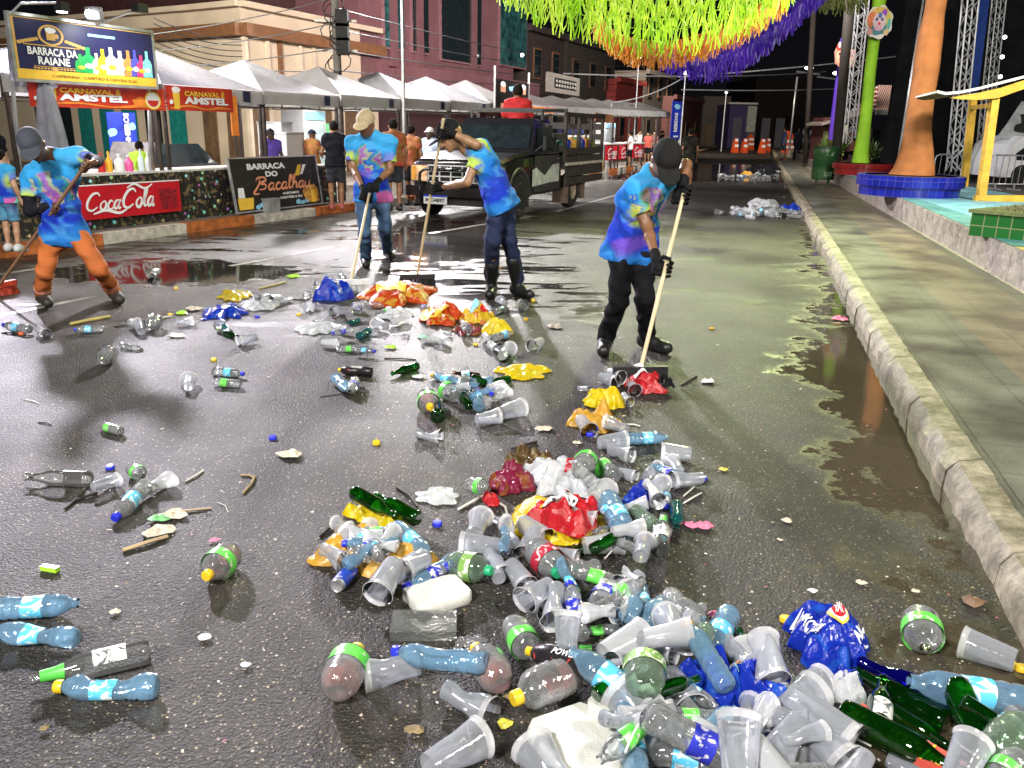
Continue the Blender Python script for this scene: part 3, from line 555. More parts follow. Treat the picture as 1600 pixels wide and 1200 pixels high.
def emb(b):
    P = ell2(.245*W, .74*H, .085*W, .17*H, 24); Q = ell2(.245*W, .74*H, .068*W, .14*H, 24)
    b.add([(p[0], -.008, p[1]) for p in P]+[(p[0], -.008, p[1]) for p in Q], [(i, (i+1) % 24, 24+(i+1) % 24, 24+i) for i in range(24)])
    b.flat([(.06*W, .555*H), (.43*W, .555*H), (.43*W, .57*H), (.06*W, .57*H)], -.008); b.flat([(.11*W, .215*H), (.38*W, .215*H), (.38*W, .225*H), (.11*W, .225*H)], -.008)
    for sx_ in (-1, 1):
        for k in range(6): b.flat(ell2(.245*W+sx_*(.10+.022*k)*W, (.66-.015*k)*H, .016*W, .03*H, 8), -.009); b.flat(ell2(.245*W+sx_*(.02+.022*k)*W, (.19-.0*k)*H, .01*W, .016*H, 8), -.009)
    b.flat(ell2(.245*W, .12*H+.06*H, .018*W, .045*H, 10), -.0095)
    b.flat([(.215*W, .66*H), (.27*W, .66*H), (.272*W, .80*H), (.212*W, .80*H)], -.010); b.flat(ell2(.28*W, .73*H, .015*W, .04*H, 10), -.0105)
    b.flat([(0.004, .165*H), (.018*W, .165*H), (.018*W, .985*H), (0.004, .985*H)], -.007); b.flat([(0.004, .97*H), (W-.004, .97*H), (W-.004, .985*H), (0.004, .985*H)], -.0075)
deco(t, 'emblem', gold, emb); deco(t, 'foam', white, lambda b: b.flat(ell2(.242*W, .82*H, .035*W, .05*H, 14, w=.15), -.012))
bots = [(.44, .10, .30, (.03, .35, .08)), (.50, .13, .42, (.02, .38, .10)), (.56, .08, .34, (.75, .8, .8)), (.61, .10, .42, (.75, .60, .03)), (.675, .11, .46, (.6, .68, .75)), (.745, .12, .42, (.7, .62, .5)), (.81, .10, .44, (.75, .28, .08)), (.865, .09, .46, (.10, .10, .5)), (.915, .1, .38, (.7, .06, .2)), (.965, .09, .46, (.25, .7, .65))]
for i, (cx, bw, bh, c) in enumerate(bots):
    cx *= .97; x = cx*W; w2 = bw*W*.42; z0 = .165*H; h = bh*H*1.05
    deco(t, 'bottle_picture', M('bottle_print_%d' % i, c, .4, var=.3, vs=20), lambda b: b.flat([(x-w2, z0), (x+w2, z0), (x+w2, z0+h*.5), (x+w2*.75, z0+h*.62), (x+w2*.3, z0+h*.72), (x+w2*.3, z0+h), (x-w2*.3, z0+h), (x-w2*.3, z0+h*.72), (x-w2*.75, z0+h*.62), (x-w2, z0+h*.5)], -.008-.0004*i))
    deco(t, 'bottle_label_picture', white if i % 2 else yel, lambda b: b.flat(ell2(x, z0+h*.28, w2*.65, h*.1, 10), -.0125-.0002*i))
deco(t, 'hashtag_strip', lblu, lambda b: b.flat([(.50*W, .80*H), (.70*W, .80*H), (.70*W, .845*H), (.50*W, .845*H)], -.008))
mb = MB(); mb.tube([(.02, 0, H), (.1, -.1, H+.12), (.42, -.32, H+.16)], .016, 8); link('lamp_arm', mb, steel, t); mb = MB(); mb.box((.46, -.34, H+.12), (.12, .12, .10)); link('spot_lamp', mb, blackm, t)
mb = MB(); mb.box((.46, -.33, H+.063), (.09, .08, .012)); link('lamp_lens', mb, lampm, t)
for x in (.02, W-.02): mb = MB(); mb.bar((x, .3, -1.6), (x, .06, H), .035); link('post', mb, alu, t)
sl = bpy.data.lights.new('sign_lamp', 'SPOT'); sl.energy = 90; sl.spot_size = R_(110); sl.spot_blend = .6; sl.shadow_soft_size = .05; so = bpy.data.objects.new('sign_lamp', sl); COL.objects.link(so); so.parent = t
so.location = (1.25, -.75, H+.12); so.rotation_euler = Vector((.1, .75, -.75)).to_track_quat('-Z', 'Y').to_euler()
mb = MB(); mb.tube([(1.2, .02, H), (1.25, -.72, H+.18)], .014, 8); link('lamp_arm', mb, steel, t); mb = MB(); mb.box((1.25, -.76, H+.19), (.16, .12, .1)); link('spot_lamp', mb, blackm, t)
P = at(140, 22, 11.9); tl = thing('floodlight', 'blazing white floodlight on top of the drinks sign', 'floodlight', P); mb = MB(); mb.sphere((0, 0, 0), .055); link('bulb', mb, M('flood_glow', (1, 1, 1), .5, var=0, emit=60), tl, True); mb = MB(); mb.box((0, .12, .02), (.2, .1, .16)); link('housing', mb, blackm, tl)
def beerbanner(t, W, H, badge=True):
    mug = .12
    deco(t, 'lettering', yel, lambda b: put_text(b, 'CARNAVAL É', .19*W if badge else .24*W, .60*H, .44*W if badge else .62*W, .26*H, bold=.035))
    deco(t, 'lettering', white, lambda b: put_text(b, 'AMSTEL', .18*W if badge else .23*W, .28*H, .50*W if badge else .68*W, .30*H, bold=.05))
    deco(t, 'glass_picture', yel, lambda b: b.flat([(.08*W, .05*H), (.16*W, .05*H), (.17*W, .75*H), (.07*W, .75*H)], -.007))
    deco(t, 'foam_picture', white, lambda b: (b.flat(ell2(.12*W, .84*H, .06*W, .13*H, 14, w=.12), -.008), b.flat(ell2(.04*W, .34*H, .025*W, .10*H, 10, w=.2), -.0085)))
    def sw(b):
        for k in range(3): ribbon(b, [(.02*W, (.05+.03*k)*H), (.3*W, (.18+.02*k)*H), (.55*W, .08*H), (.78*W, (.2-.04*k)*H), (.97*W, .12*H)], .05*H, -.006-.0004*k)
    deco(t, 'flourish', orng, sw)
    if badge:
        deco(t, 'badge', yel, lambda b: b.flat(ell2(.89*W, .45*H, .068*W, .42*H, 24), -.0082)); deco(t, 'badge', white, lambda b: b.flat(ell2(.89*W, .45*H, .055*W, .34*H, 24), -.0094))
        deco(t, 'badge', redb, lambda b: b.flat(ell2(.89*W, .45*H, .048*W, .30*H, 20, 180, 360), -.0106)); deco(t, 'hand_picture', orng, lambda b: b.flat(ell2(.78*W, .35*H, .06*W, .22*H, 16, w=.2, sd=3), -.0078))
t, W, H = board('banner', 'long red lager banner with badge hanging under the bottle sign', 'banner', frame(50, 126, 166, OY(50, .36), 257, OY(257, .36)), redb); beerbanner(t, W, H)
t, W, H = board('banner', 'short red lager banner on the second canopy, right of the long one', 'banner', frame(264, 133, 172, OY(264, .36), 363, OY(363, .36)), redb); beerbanner(t, W, H, False)
t, W, H = board('banner', 'narrow orange and white printed banner twisted down a canopy post', 'banner', frame(364, 150, 212, OY(364, .34), 372, OY(372, .34)), orng)
t, W, H = board('banner', 'red banner with white flowing script on the front of the stall table', 'banner', frame(129, 290, 345, on_line(129, .33, 330)[0][1], 283, on_line(283, .33, 330)[0][1]), redc, .012, rimm=None)
deco(t, 'lettering', white, lambda b: (script(b, 'Coca', .03*W, .26*H, .33*W, .50*H, lw=.105), script(b, '-Cola', .34*W, .26*H, .36*W, .56*H, lw=.11), ribbon(b, [(.10*W, .16*H), (.22*W, .24*H), (.34*W, .13*H), (.42*W, .22*H)], .09*H, -.013), ribbon(b, [(.44*W, .85*H), (.52*W, .95*H), (.62*W, .80*H), (.70*W, .92*H)], .07*H, -.0135)))
deco(t, 'glass_picture', M('print_darkred', (.25, .01, .02), .4, var=.6, vs=25), lambda b: (b.flat([(.78*W, .1*H), (.87*W, .1*H), (.89*W, .75*H), (.76*W, .75*H)], -.006), b.flat([(.89*W, .1*H), (.95*W, .1*H), (.96*W, .7*H), (.885*W, .7*H)], -.0065)))
deco(t, 'hem', white, lambda b: (b.flat([(0, .965*H), (W, .965*H), (W, H), (0, H)], -.005)))
# black flowered table skirts
def floral():
    m, N, L = newmat('flowered_cloth'); b = N['Principled BSDF']; tc = N.new('ShaderNodeTexCoord')
    v = N.new('ShaderNodeTexVoronoi'); v.inputs['Scale'].default_value = 9; L.new(tc.outputs['Object'], v.inputs[0])
    r = ramp(N, L, v.outputs['Distance'], [(.20, (1, 1, 1)), (.24, (0, 0, 0))]); hs = N.new('ShaderNodeHueSaturation'); hs.inputs['Saturation'].default_value = .8; hs.inputs['Value'].default_value = .7; L.new(v.outputs['Color'], hs.inputs['Color'])
    n = noise_node(N, L, 14, 3); r2 = ramp(N, L, n.outputs[0], [(.54, (0, 0, 0)), (.58, (.14, .10, .04))])
    mx = N.new('ShaderNodeMix'); mx.data_type = 'RGBA'; L.new(r.outputs[0], mx.inputs[0]); L.new(hs.outputs[0], mx.inputs[7])
    ad = N.new('ShaderNodeMix'); ad.data_type = 'RGBA'; ad.blend_type = 'ADD'; ad.inputs[0].default_value = 1; ad.inputs[6].default_value = (.012, .012, .012, 1); L.new(r2.outputs[0], ad.inputs[7]); L.new(ad.outputs[2], mx.inputs[6])
    L.new(mx.outputs[2], b.inputs['Base Color']); b.inputs['Roughness'].default_value = .5; return m
flo = floral(); ttop = M('table_top_white', (.6, .58, .55), .4, var=.15)
def table(s, w_, label, h=.74, off=.42, d=.6):
    a = LP(s, off); t = thing('stall_table', label, 'table', (a[0], a[1], .14), KA); mb = MB(); mb.box((w_/2, d/2, h), (w_, d, .03)); link('tabletop', mb, ttop, t)
    mb = MB(); V = []
    n = int(w_/.06)
    for i in range(n+1): V += [(w_*i/n, -.01+.012*math.sin(i*1.3), h-.016), (w_*i/n, -.01+.022*math.sin(i*1.3+.6), .01)]
    mb.add(V, [(2*i, 2*i+1, 2*i+3, 2*i+2) for i in range(n)]); link('table_skirt', mb, flo, t, 60)
    for (x, y) in ((.04, .04), (w_-.04, .04), (.04, d-.04), (w_-.04, d-.04)): mb = MB(); mb.bar((x, y, 0), (x, y, h-.015), .035); link('leg', mb, post_m, t)
    return t
s0_ = on_line(132, .42, 330)[1]; s1_ = on_line(284, .42, 330)[1]; s2_ = on_line(352, .42, 330)[1]; s3_ = on_line(488, .42, 330)[1]; s4_ = on_line(520, .42, 330)[1]
table(s0_-2.2, 2.1, 'stall table with black flowered skirt behind the orange-trousered sweeper')
table(s0_, s1_-s0_-.03, 'stall table with black flowered skirt carrying the red script banner')
table(s1_, s2_-s1_-.02, 'short stall table with black flowered skirt left of the black sign')
table(s2_, s3_-s2_, 'stall table with black flowered skirt behind the black sign')
table(s3_+.03, s4_-s3_+.1, 'narrow stall table with black flowered skirt right of the black sign', h=.70)
# leaning black sign
o_, a_, W, H = frame(352, 240, 318, 14.0, 480, 16.1); 
P = LP(s2_-.02, .14); t = thing('sign_board', 'black drinks sign in aluminium frame leaning on the stall table', 'sign', (P[0], P[1], .20), KA)
W = (s3_-s2_)*.98; H = .84
t.matrix_basis = t.matrix_basis @ Matrix.Rotation(R_(-8), 4, 'X')
mb = MB(); mb.box((W/2, .01, H/2), (W, .02, H)); link('panel', mb, blackp, t)
for (c, d) in (((W/2, .01, -.012), (W+.05, .04, .024)), ((W/2, .01, H+.012), (W+.05, .04, .024)), ((-.012, .01, H/2), (.024, .04, H)), ((W+.012, .01, H/2), (.024, .04, H))): mb = MB(); mb.box(c, d); link('frame', mb, alu, t)
deco(t, 'lettering', white, lambda b: (put_text(b, 'BARRACA', .17*W, .78*H, .43*W, .12*H, bold=.05), put_text(b, 'DO', .36*W, .63*H, .14*W, .11*H, bold=.05), put_text(b, 'ACEITAMOS', .52*W, .255*H, .20*W, .045*H, bold=.04), put_text(b, 'CARTÕES E PIX', .48*W, .17*H, .28*W, .055*H, bold=.04)))
deco(t, 'lettering', M('print_salmon', (.75, .30, .16), .5, var=.1), lambda b: (script(b, 'B', .20*W, .40*H, .15*W, .22*H, lw=.14), script(b, 'acalhau', .36*W, .37*H, .52*W, .27*H, lw=.13)))
deco(t, 'glass_picture', yel, lambda b: (b.flat([(.02*W, .03*H), (.17*W, .03*H), (.19*W, .25*H), (.02*W, .25*H)], -.008), b.flat([(.70*W, .62*H), (.76*W, .62*H), (.80*W, .84*H), (.76*W, .84*H)], -.008), b.flat([(.86*W, .04*H), (.93*W, .04*H), (.95*W, .3*H), (.88*W, .3*H)], -.0095)))
deco(t, 'glass_picture', white, lambda b: (b.flat([(.03*W, .255*H), (.10*W, .255*H), (.10*W, .45*H), (.04*W, .45*H)], -.008), b.flat([(.77*W, .64*H), (.80*W, .64*H), (.86*W, .84*H), (.82*W, .84*H)], -.0087)))
deco(t, 'fruit_picture', M('print_fruit', (.6, .08, .03), .5, var=.6, vs=14, col2=(.8, .5, .1)), lambda b: (b.flat([(.79*W, .05*H), (.97*W, .05*H), (.97*W, .30*H), (.93*W, .42*H), (.77*W, .32*H)], -.0075)))
deco(t, 'ice_picture', lblu, lambda b: [b.flat(ell2((.22+.05*k)*W if k < 5 else (.45+.05*k)*W, (.05+.03*(k % 2))*H, .03*W, .05*H, 5, w=.3, sd=k), -.0078-.0003*k) for k in range(8)])
P = LP(s2_+.55, .0); t = thing('crate', 'plain grey box standing under the black sign', 'box', (P[0], P[1], .14), KA); mb = MB(); mb.box((.2, .12, .11), (.30, .2, .22)); link('body', mb, M('grey_card', (.25, .25, .25), .7), t); mb = MB(); mb.box((.2, .12, .23), (.32, .22, .02)); link('lid', mb, M('grey_card_lid', (.3, .3, .3), .7), t)
# things on the tables
def pet(name, label, P, col, h=.24, r=.04, capc=(.8, .8, .8), kind=0):
    t = thing(name, label, 'bottle' if 'bottle' in name else 'jug', P); mb = MB(); mb.lathe([(r*.9, 0), (r, .01), (r, h*.6), (r*.75, h*.75), (r*.32, h*.86), (r*.3, h)], 14, caps=True); link('body', mb, col, t, 40)
    mb = MB(); mb.lathe([(r*.36, h), (r*.36, h+.025), (r*.1, h+.05 if kind else h+.026)], 12, caps=True); link('cap', mb, M('cap_%d' % int(capc[0]*99+capc[2]*9), capc, .4, var=.05), t, 40)
for k, (px, c, lb_, h, r, kd, cc) in enumerate(((160, (.5, .02, .015), 'red sauce bottle at the left end of the stall table', .22, .05, 1, (.5, .02, .02)), (172, (.75, .4, .02), 'yellow sauce bottle next to the red one', .24, .045, 1, (.7, .4, .02)), (188, (.7, .7, .7), 'white jug with pink print in the middle of the stall table', .22, .07, 0, (.8, .8, .8)), (203, (.75, .1, .3), 'pink jug beside the white jug', .2, .06, 0, (.8, .8, .8)), (222, (.6, .7, .75), 'pale blue bottle right of the pink jug', .26, .04, 1, (.5, .6, .8)), (233, (.75, .75, .75), 'white bottle right of the pale blue one', .22, .045, 1, (.8, .8, .8)))):
    P, s = on_line(px, .62, 270); pet('sauce_bottle' if kd else 'jug', lb_, (P[0], P[1], .895), M('item_%d' % k, c, .3, var=.1), h, r, cc, kd)
P, s = on_line(285, .6, 270)
# furled umbrella, blue toilets banner
P = at(60, 160, 11.0); t = thing('furled_umbrella', 'furled grey umbrella rising behind the left sweeper under the sign', 'umbrella', (P[0]+.1, 11.0, .14))
mb = MB(); mb.tube([(.02, 0, 0), (0, 0, 2.02)], .02, 8); link('pole', mb, steel, t)
rnd = random.Random(6); mb = MB(); mb.lathe([(.17, .95), (.15, 1.2), (.12, 1.5), (.08, 1.8), (.03, 1.98)], 20, fn=lambda p: Vector((p.x*(1+.22*math.sin(5*math.atan2(p.y, p.x))), p.y*(1+.22*math.sin(5*math.atan2(p.y, p.x))), p.z))); link('cloth', mb, M('grey_cloth', (.17, .17, .2), .7, bump=.3, bs=12), t, True)
fr = frame(175, 175, 245, 17.5, 214, 18.4)
t, W, H = board('banner', 'upright blue banner with sideways white word above the parked dark car', 'banner', fr, blub, .02); 
mb = MB(); put_text(mb, 'BANHEIROS', .48*W, .06*H, .95*H, .20*W, bold=.04, rot=0); V = mb.v; cx = .48*W; mb2 = MB(); mb2.add([(.74*W-(v[2]-.06*H)*1.0, v[1], .04*H+(v[0]-cx)) for v in V], mb.f); link('lettering', mb2, white, t)
deco(t, 'flower_print', lblu, lambda b: (b.flat(ell2(.1*W, .55*H, .16*W, .1*H, 9, w=.3), -.006), b.flat(ell2(.85*W, .7*H, .14*W, .09*H, 9, w=.3, sd=4), -.0065)))
# parked dark car with its bonnet up
P = LP(on_line(176, 3.9, 250)[1], 3.9); t = thing('parked_car', 'dark grey parked car with raised bonnet behind the stall table', 'car', (P[0], P[1], .14), R_(-12)); t.matrix_basis = t.matrix_basis @ Matrix.Scale(.74, 4)
carm = M('car_charcoal', (.05, .05, .055), .25, metal=.5, var=.1); dgrey = M('car_inner_grey', (.07, .065, .06), .5, var=.4, vs=8)
mb = MB(); 
for sx_ in (-1,): 
    prof = [(-.8, .25), (.8, .25), (.83, .55), (.78, .85), (-.78, .85), (-.83, .55)]; V = [(x, 0, z) for x, z in prof]+[(x, 3.6, z) for x, z in prof]; mb.add(V, [(0, 1, 2, 3, 4, 5), (11, 10, 9, 8, 7, 6)]+[(i, i+6, (i+1) % 6+6, (i+1) % 6) for i in range(6)])
link('body', mb, carm, t, 30)
mb = MB(); prof = [(-.75, .85, 1.1), (.75, .85, 1.1), (.62, 1.38, 1.55), (-.62, 1.38, 1.55), (-.75, .85, 3.5), (.75, .85, 3.5), (.62, 1.38, 2.9), (-.62, 1.38, 2.9)]
mb.add([(x, y, z) for x, z, y in prof], [(0, 1, 2, 3), (1, 5, 6, 2), (5, 4, 7, 6), (4, 0, 3, 7), (3, 2, 6, 7)]); link('cabin', mb, dglass, t, 20)
mb = MB(); mb.box((0, 0, 0), (1.3, .7, .05), Matrix.Translation((0, .78, 1.12)) @ Matrix.Rotation(R_(58), 4, 'X')); link('bonnet', mb, dgrey, t); mb = MB(); mb.box((0, .5, .87), (1.3, .9, .06)); link('engine', mb, blackm, t)
mb = MB(); mb.box((0, -.03, .45), (1.6, .08, .22)); link('bumper', mb, dgrey, t)
for x in (-.6, .6): mb = MB(); mb.box((x, -.02, .7), (.3, .05, .14)); link('headlight', mb, M('lamp_glass', (.5, .5, .5), .1), t)
for x in (-.74, .74):
    for y in (.65, 3.0): mb = MB(); mb.tube([(x-.1, y, .3), (x+.1, y, .3)], .3, 18); link('wheel', mb, blackm, t, 40)
# white freezer cabinets and fridge under the third canopy
def cabinet(px, off, y0, w_, h, d, label, glass=False, name='freezer'):
    P, s = on_line(px, off, y0); t = thing(name, label, 'freezer' if name == 'freezer' else name, (P[0], P[1], .14), KA); mb = MB(); mb.box((w_/2, d/2, h/2), (w_, d, h)); link('body', mb, M('appliance_white', (.62, .63, .65), .3, var=.06), t)
    if glass: mb = MB(); mb.box((w_/2, -.012, h*.48), (w_*.8, .02, h*.7)); link('door', mb, M('fridge_glass', (.5, .6, .65), .15, var=.2), t); mb = MB(); mb.box((w_/2, -.012, h*.93), (w_*.9, .022, h*.1)); link('sign_panel', mb, lblu, t)
    else: mb = MB(); mb.box((w_/2, d/2, h+.022), (w_+.02, d+.02, .04)); link('lid', mb, M('appliance_grey', (.4, .4, .42), .3), t)
    mb = MB(); mb.box((w_*.88, -.03, h*.5), (.025, .03, h*.2)); link('handle', mb, steel, t)
cabinet(443, 1.8, 260, .35, 1.45, .6, 'tall narrow white freezer left of the stacked boxes'); cabinet(450, 1.4, 260, .55, 1.25, .5, 'grey-white stacked cabinet behind the black sign', name='cabinet'); cabinet(478, 2.4, 260, .8, 1.75, .6, 'white drinks fridge with blue header behind the woman in yellow', True, 'fridge')
for (px, yt, yb, off, c, lb_) in ((506, 193, 212, 2.6, (.2, .8, .35), 'bright green notice beside the man in black'), (524, 183, 205, 3.0, (.02, .08, .5), 'blue and white banner behind the utility post')):
    P, s = on_line(px, off, 200); z1 = zat(px, yt, P); z0 = zat(px, yb, P); t = thing('notice', lb_, 'sign', (P[0], P[1], z0), KA); mb = MB(); mb.box((.1, 0, (z1-z0)/2), (.22, .02, z1-z0)); link('panel', mb, M('notice_%d' % px, c, .5), t); mb = MB(); mb.bar((.1, .03, .14-z0), (.1, .03, 0), .03); link('stand', mb, steel, t)
# banner above the truck with two dark-dressed figures, market counters beyond the truck, blue drinks banner
t, W, H = board('banner', 'black dance show banner with two figures above the truck', 'banner', frame(774, 122, 172, 23, 826, 25.5), blackp, .02)
for k, x in enumerate((.2, .82)): deco(t, 'figure_picture', M('print_skin', (.6, .3, .18), .5), lambda b: (b.flat([((x-.06)*W, .05*H), ((x+.06)*W, .05*H), ((x+.08)*W, .85*H), ((x-.07)*W, .85*H)], -.007))); deco(t, 'figure_picture', blackp, lambda b: b.flat([((x-.09)*W, .25*H), ((x+.09)*W, .25*H), ((x+.09)*W, .6*H), ((x-.08)*W, .6*H)], -.009)); deco(t, 'figure_picture', white, lambda b: b.flat(ell2(x*W, .85*H, .07*W, .09*H, 10), -.010))
deco(t, 'print_splash', lblu, lambda b: (b.flat(ell2(.5*W, .1*H, .3*W, .12*H, 9, w=.4), -.006), b.flat(ell2(.5*W, .75*H, .14*W, .09*H, 9, w=.4), -.0065)))
for x in (-.03, W+.03): mb = MB(); mb.bar((x, .01, -2.5), (x, .01, H+.3), .05); link('post', mb, steel, t)
t, W, H = board('shop_sign', 'wide pale framed shop sign with small dark panel above the canopies', 'sign', frame(856, 112, 143, 33, 906, 37), M('sign_grey_plank', (.26, .23, .20), .7, var=.2, vs=8), .1)
deco(t, 'dark_panel', blackp, lambda b: b.flat([(.18*W, .25*H), (.88*W, .25*H), (.88*W, .78*H), (.18*W, .78*H)], -.008))
rnd = random.Random(3)
deco(t, 'raised_marks', M('sign_pale', (.45, .42, .36), .6), lambda b: [b.flat([((.22+.085*k)*W, (.33+.22*r)*H), ((.22+.085*k+.055)*W, (.33+.22*r)*H), ((.22+.085*k+.055)*W, (.33+.22*r+.14)*H), ((.22+.085*k)*W, (.33+.22*r+.14)*H)], -.012-.0002*k) for k in range(8) for r in range(2)])
fr = frame(1047, 157, 218, 40, 1064, 41.5)
t, W, H = board('banner', 'tall blue banner with sideways white word behind the bending sweeper', 'banner', fr, blub, .02); mb = MB(); put_text(mb, 'BEBIDAS', 0, 0, .5*H, .34*W, bold=.04); mb2 = MB(); mb2.add([(.62*W-v[2], v[1], .2*H+v[0]) for v in mb.v], mb.f); link('lettering', mb2, white, t)
deco(t, 'emblem', lblu, lambda b: b.flat(ell2(.5*W, .86*H, .3*W, .07*H, 12, w=.2), -.006)); deco(t, 'print_strip', white, lambda b: b.flat([(.3*W, .06*H), (.8*W, .06*H), (.8*W, .1*H), (.3*W, .1*H)], -.006))
mb = MB(); mb.bar((W+.05, .03, -1), (W+.05, .03, H), .06); link('post', mb, steel, t)
cs = [(946, 965), (967, 986), (988, 1006)]
for k, (xa, xb) in enumerate(cs):
    a, sa = on_line(xa, .5, 240); b_, sb = on_line(xb, .5, 240); t = thing('stall_counter', ['first', 'middle', 'last'][k]+' red-fronted counter with white script beyond the truck', 'counter', (a[0], a[1], .14), KA, 'red counters beyond the truck'); W = sb-sa-.1; H = .95
    mb = MB(); mb.box((W/2, .3, H), (W, .7, .05)); link('counter_top', mb, ttop, t); mb = MB(); mb.box((W/2, 0, H*.66), (W, .02, H*.6)); link('front_panel', mb, redc, t)
    deco(t, 'lettering', white, lambda b: (script(b, 'Coca', .1*W, .58*H, .8*W, .24*H, y=-.03, lw=.14), script(b, 'Cola', .15*W, .42*H, .7*W, .2*H, y=-.03, lw=.14)))
    for x in (.05, W-.05): mb = MB(); mb.bar((x, .05, 0), (x, .05, H-.03), .05); link('leg', mb, post_m, t)
P, s = on_line(943, 2.2, 230); cabinet(944, 2.0, 230, 1.5, 1.75, .7, 'big white refrigerator behind the counters beyond the truck', True, 'fridge')
t = thing('shirt_rack', 'dark blue jersey hanging under the far canopies beside the truck tail', 'jersey', (P[0]-1.6, P[1]-2.2, 1.0)); mb = MB(); mb.box((0, 0, .35), (.7, .08, .7)); mb.box((-.42, 0, .55), (.25, .08, .28)); mb.box((.42, 0, .55), (.25, .08, .28)); link('cloth', mb, M('navy_cloth', (.01, .02, .12), .6), t)
P, s = on_line(938, .2, 250); t = thing('chair', 'small yellow wooden chair between truck tail and red counters', 'chair', (P[0], P[1], .14), KA)
ywood = M('yellow_wood', (.62, .38, .08), .5, var=.2)
mb = MB(); mb.box((.2, .2, .45), (.4, .4, .03)); link('seat', mb, ywood, t)
for x in (.02, .38):
    for y in (.02, .38): mb = MB(); mb.bar((x, y, 0), (x, y, .435 if y < .1 else .9), .035); link('leg', mb, ywood, t)
for z in (.62, .75, .88): mb = MB(); mb.box((.2, .38, z), (.33, .02, .06)); link('slat', mb, ywood, t)
t, W, H = board('banner', 'orange and red printed strip banner hanging from the far canopies', 'banner', frame(930, 176, 189, 26, 958, 29.5), M('print_mix', (.5, .06, .02), .5, var=.5, vs=6, col2=(.8, .4, .15)), .02); t, W, H = board('banner', 'orange printed strip banner behind the truck cage', 'banner', frame(828, 166, 175, 24.2, 866, 25.8), orng, .02)
# ------------------------------------------------------------------ plaza side
def wrapped(name, label, cat, rows, Y, m_, seed=1, base=None, wob=.06, seams=()):
    """a cloth-wrapped post: rows of (left px, right px, y px)"""
    rnd = random.Random(seed); P0 = at((rows[0][0]+rows[0][1])/2, rows[0][2], Y); t = thing(name, label, cat, P0); R = []
    for l, r, y in rows:
        a = at(l, y, Y); b_ = at(r, y, Y); R.append(((a[0]+b_[0])/2-P0[0], (b_[0]-a[0])/2, a[2]-P0[2]))
    C = catmull(R, 5); n = 40; V = []
    for i, (cx, rr, z) in enumerate(C):
        for j in range(n):
            a = 2*math.pi*j/n; k = 1+wob*(mnoise.noise(Vector((math.cos(a)*1.4, math.sin(a)*1.4, z*1.1+seed)))*1.6+.35*mnoise.noise(Vector((math.cos(a)*5, math.sin(a)*5, z*3+seed))))
            V.append((cx+rr*k*math.cos(a), rr*k*math.sin(a), z))
    mb = MB(); mb.add(V, [(i*n+j, i*n+(j+1) % n, (i+1)*n+(j+1) % n, (i+1)*n+j) for i in range(len(C)-1) for j in range(n)]); link('cloth_wrap', mb, m_, t, True)
    mb = MB(); mb.tube([(R[0][0], 0, .02), (R[-1][0], 0, R[-1][2]+.3)], R[-1][1]*.5, 12); link('pole', mb, conc, t)
    return t, R
ocl = M('orange_cloth', (.40, .15, .04), .85, var=.28, vs=2.2, bump=.9, bs=9); gcl = M('lime_cloth', (.33, .66, .03), .8, var=.12, vs=4, bump=.8, bs=10); pcl = M('purple_cloth', (.07, .02, .32), .7, var=.2, bump=.3)
wrapped('wrapped_column', 'thick orange cloth wrapped column flaring at its foot on the blue planter', 'column',
        [(1390, 1458, 272), (1397, 1458, 262), (1405, 1456, 240), (1412, 1455, 212), (1417, 1456, 184), (1422, 1459, 152), (1426, 1463, 128), (1429, 1468, 100), (1432, 1470, 76), (1437, 1472, 50), (1444, 1474, 24), (1448, 1478, 0), (1452, 1484, -40)], 17.2, ocl)
tg, Rg = wrapped('wrapped_column', 'slim lime green wrapped post with cut-out clown face on the red planter', 'column',
        [(1331, 1358, 254), (1334, 1357, 238), (1340, 1359, 205), (1344, 1362, 175), (1348, 1366, 140), (1352, 1369, 105), (1356, 1374, 65), (1361, 1379, 30), (1364, 1384, 0), (1367, 1388, -30)], 25.2, gcl, 3, wob=.05)
wrapped('wrapped_column', 'narrow purple wrapped post with red fool mask far right of the street', 'column', [(1294, 1303, 218), (1300, 1309, 170), (1305, 1314, 130), (1309, 1318, 95), (1313, 1322, 60)], 34, pcl, 5)
# painted carnival faces cut from board (generic clown)
def facebd(px0, px1, y0, y1, Y, label, cols, seed, plate=(.8, .75, .7)):
    a = at(px0, y1, Y); b_ = at(px1, y1, Y); c = at(px0, y0, Y); W = b_[0]-a[0]; H = c[2]-a[2]; t = thing('clown_face_board', label, 'decoration', a)
    rnd = random.Random(seed); out = []
    for i in range(40): q = 2*math.pi*i/40; k = 1+.06*math.sin(7*q+seed)+rnd.uniform(-.02, .02); out.append((W/2+W/2*k*math.cos(q), H/2+H/2*k*math.sin(q)))
    mb = MB(); mb.add([(x, 0, z) for x, z in out]+[(x, .04, z) for x, z in out], [tuple(range(40)), tuple(range(79, 39, -1))]+[(i, i+40, (i+1) % 40+40, (i+1) % 40) for i in range(40)]); link('board', mb, M('board_%d' % seed, plate, .5, var=.05), t)
    k = 0
    for (cx, cz, rx, rz, c_) in cols:
        k += 1; mb = MB(); mb.flat(ell2(cx*W, cz*H, rx*W, rz*H, 14, w=.12, sd=k), -.004-.0022*k); link('painted_patch', mb, M('face_paint_%d_%d' % (seed, k), c_, .5, var=.15), t)
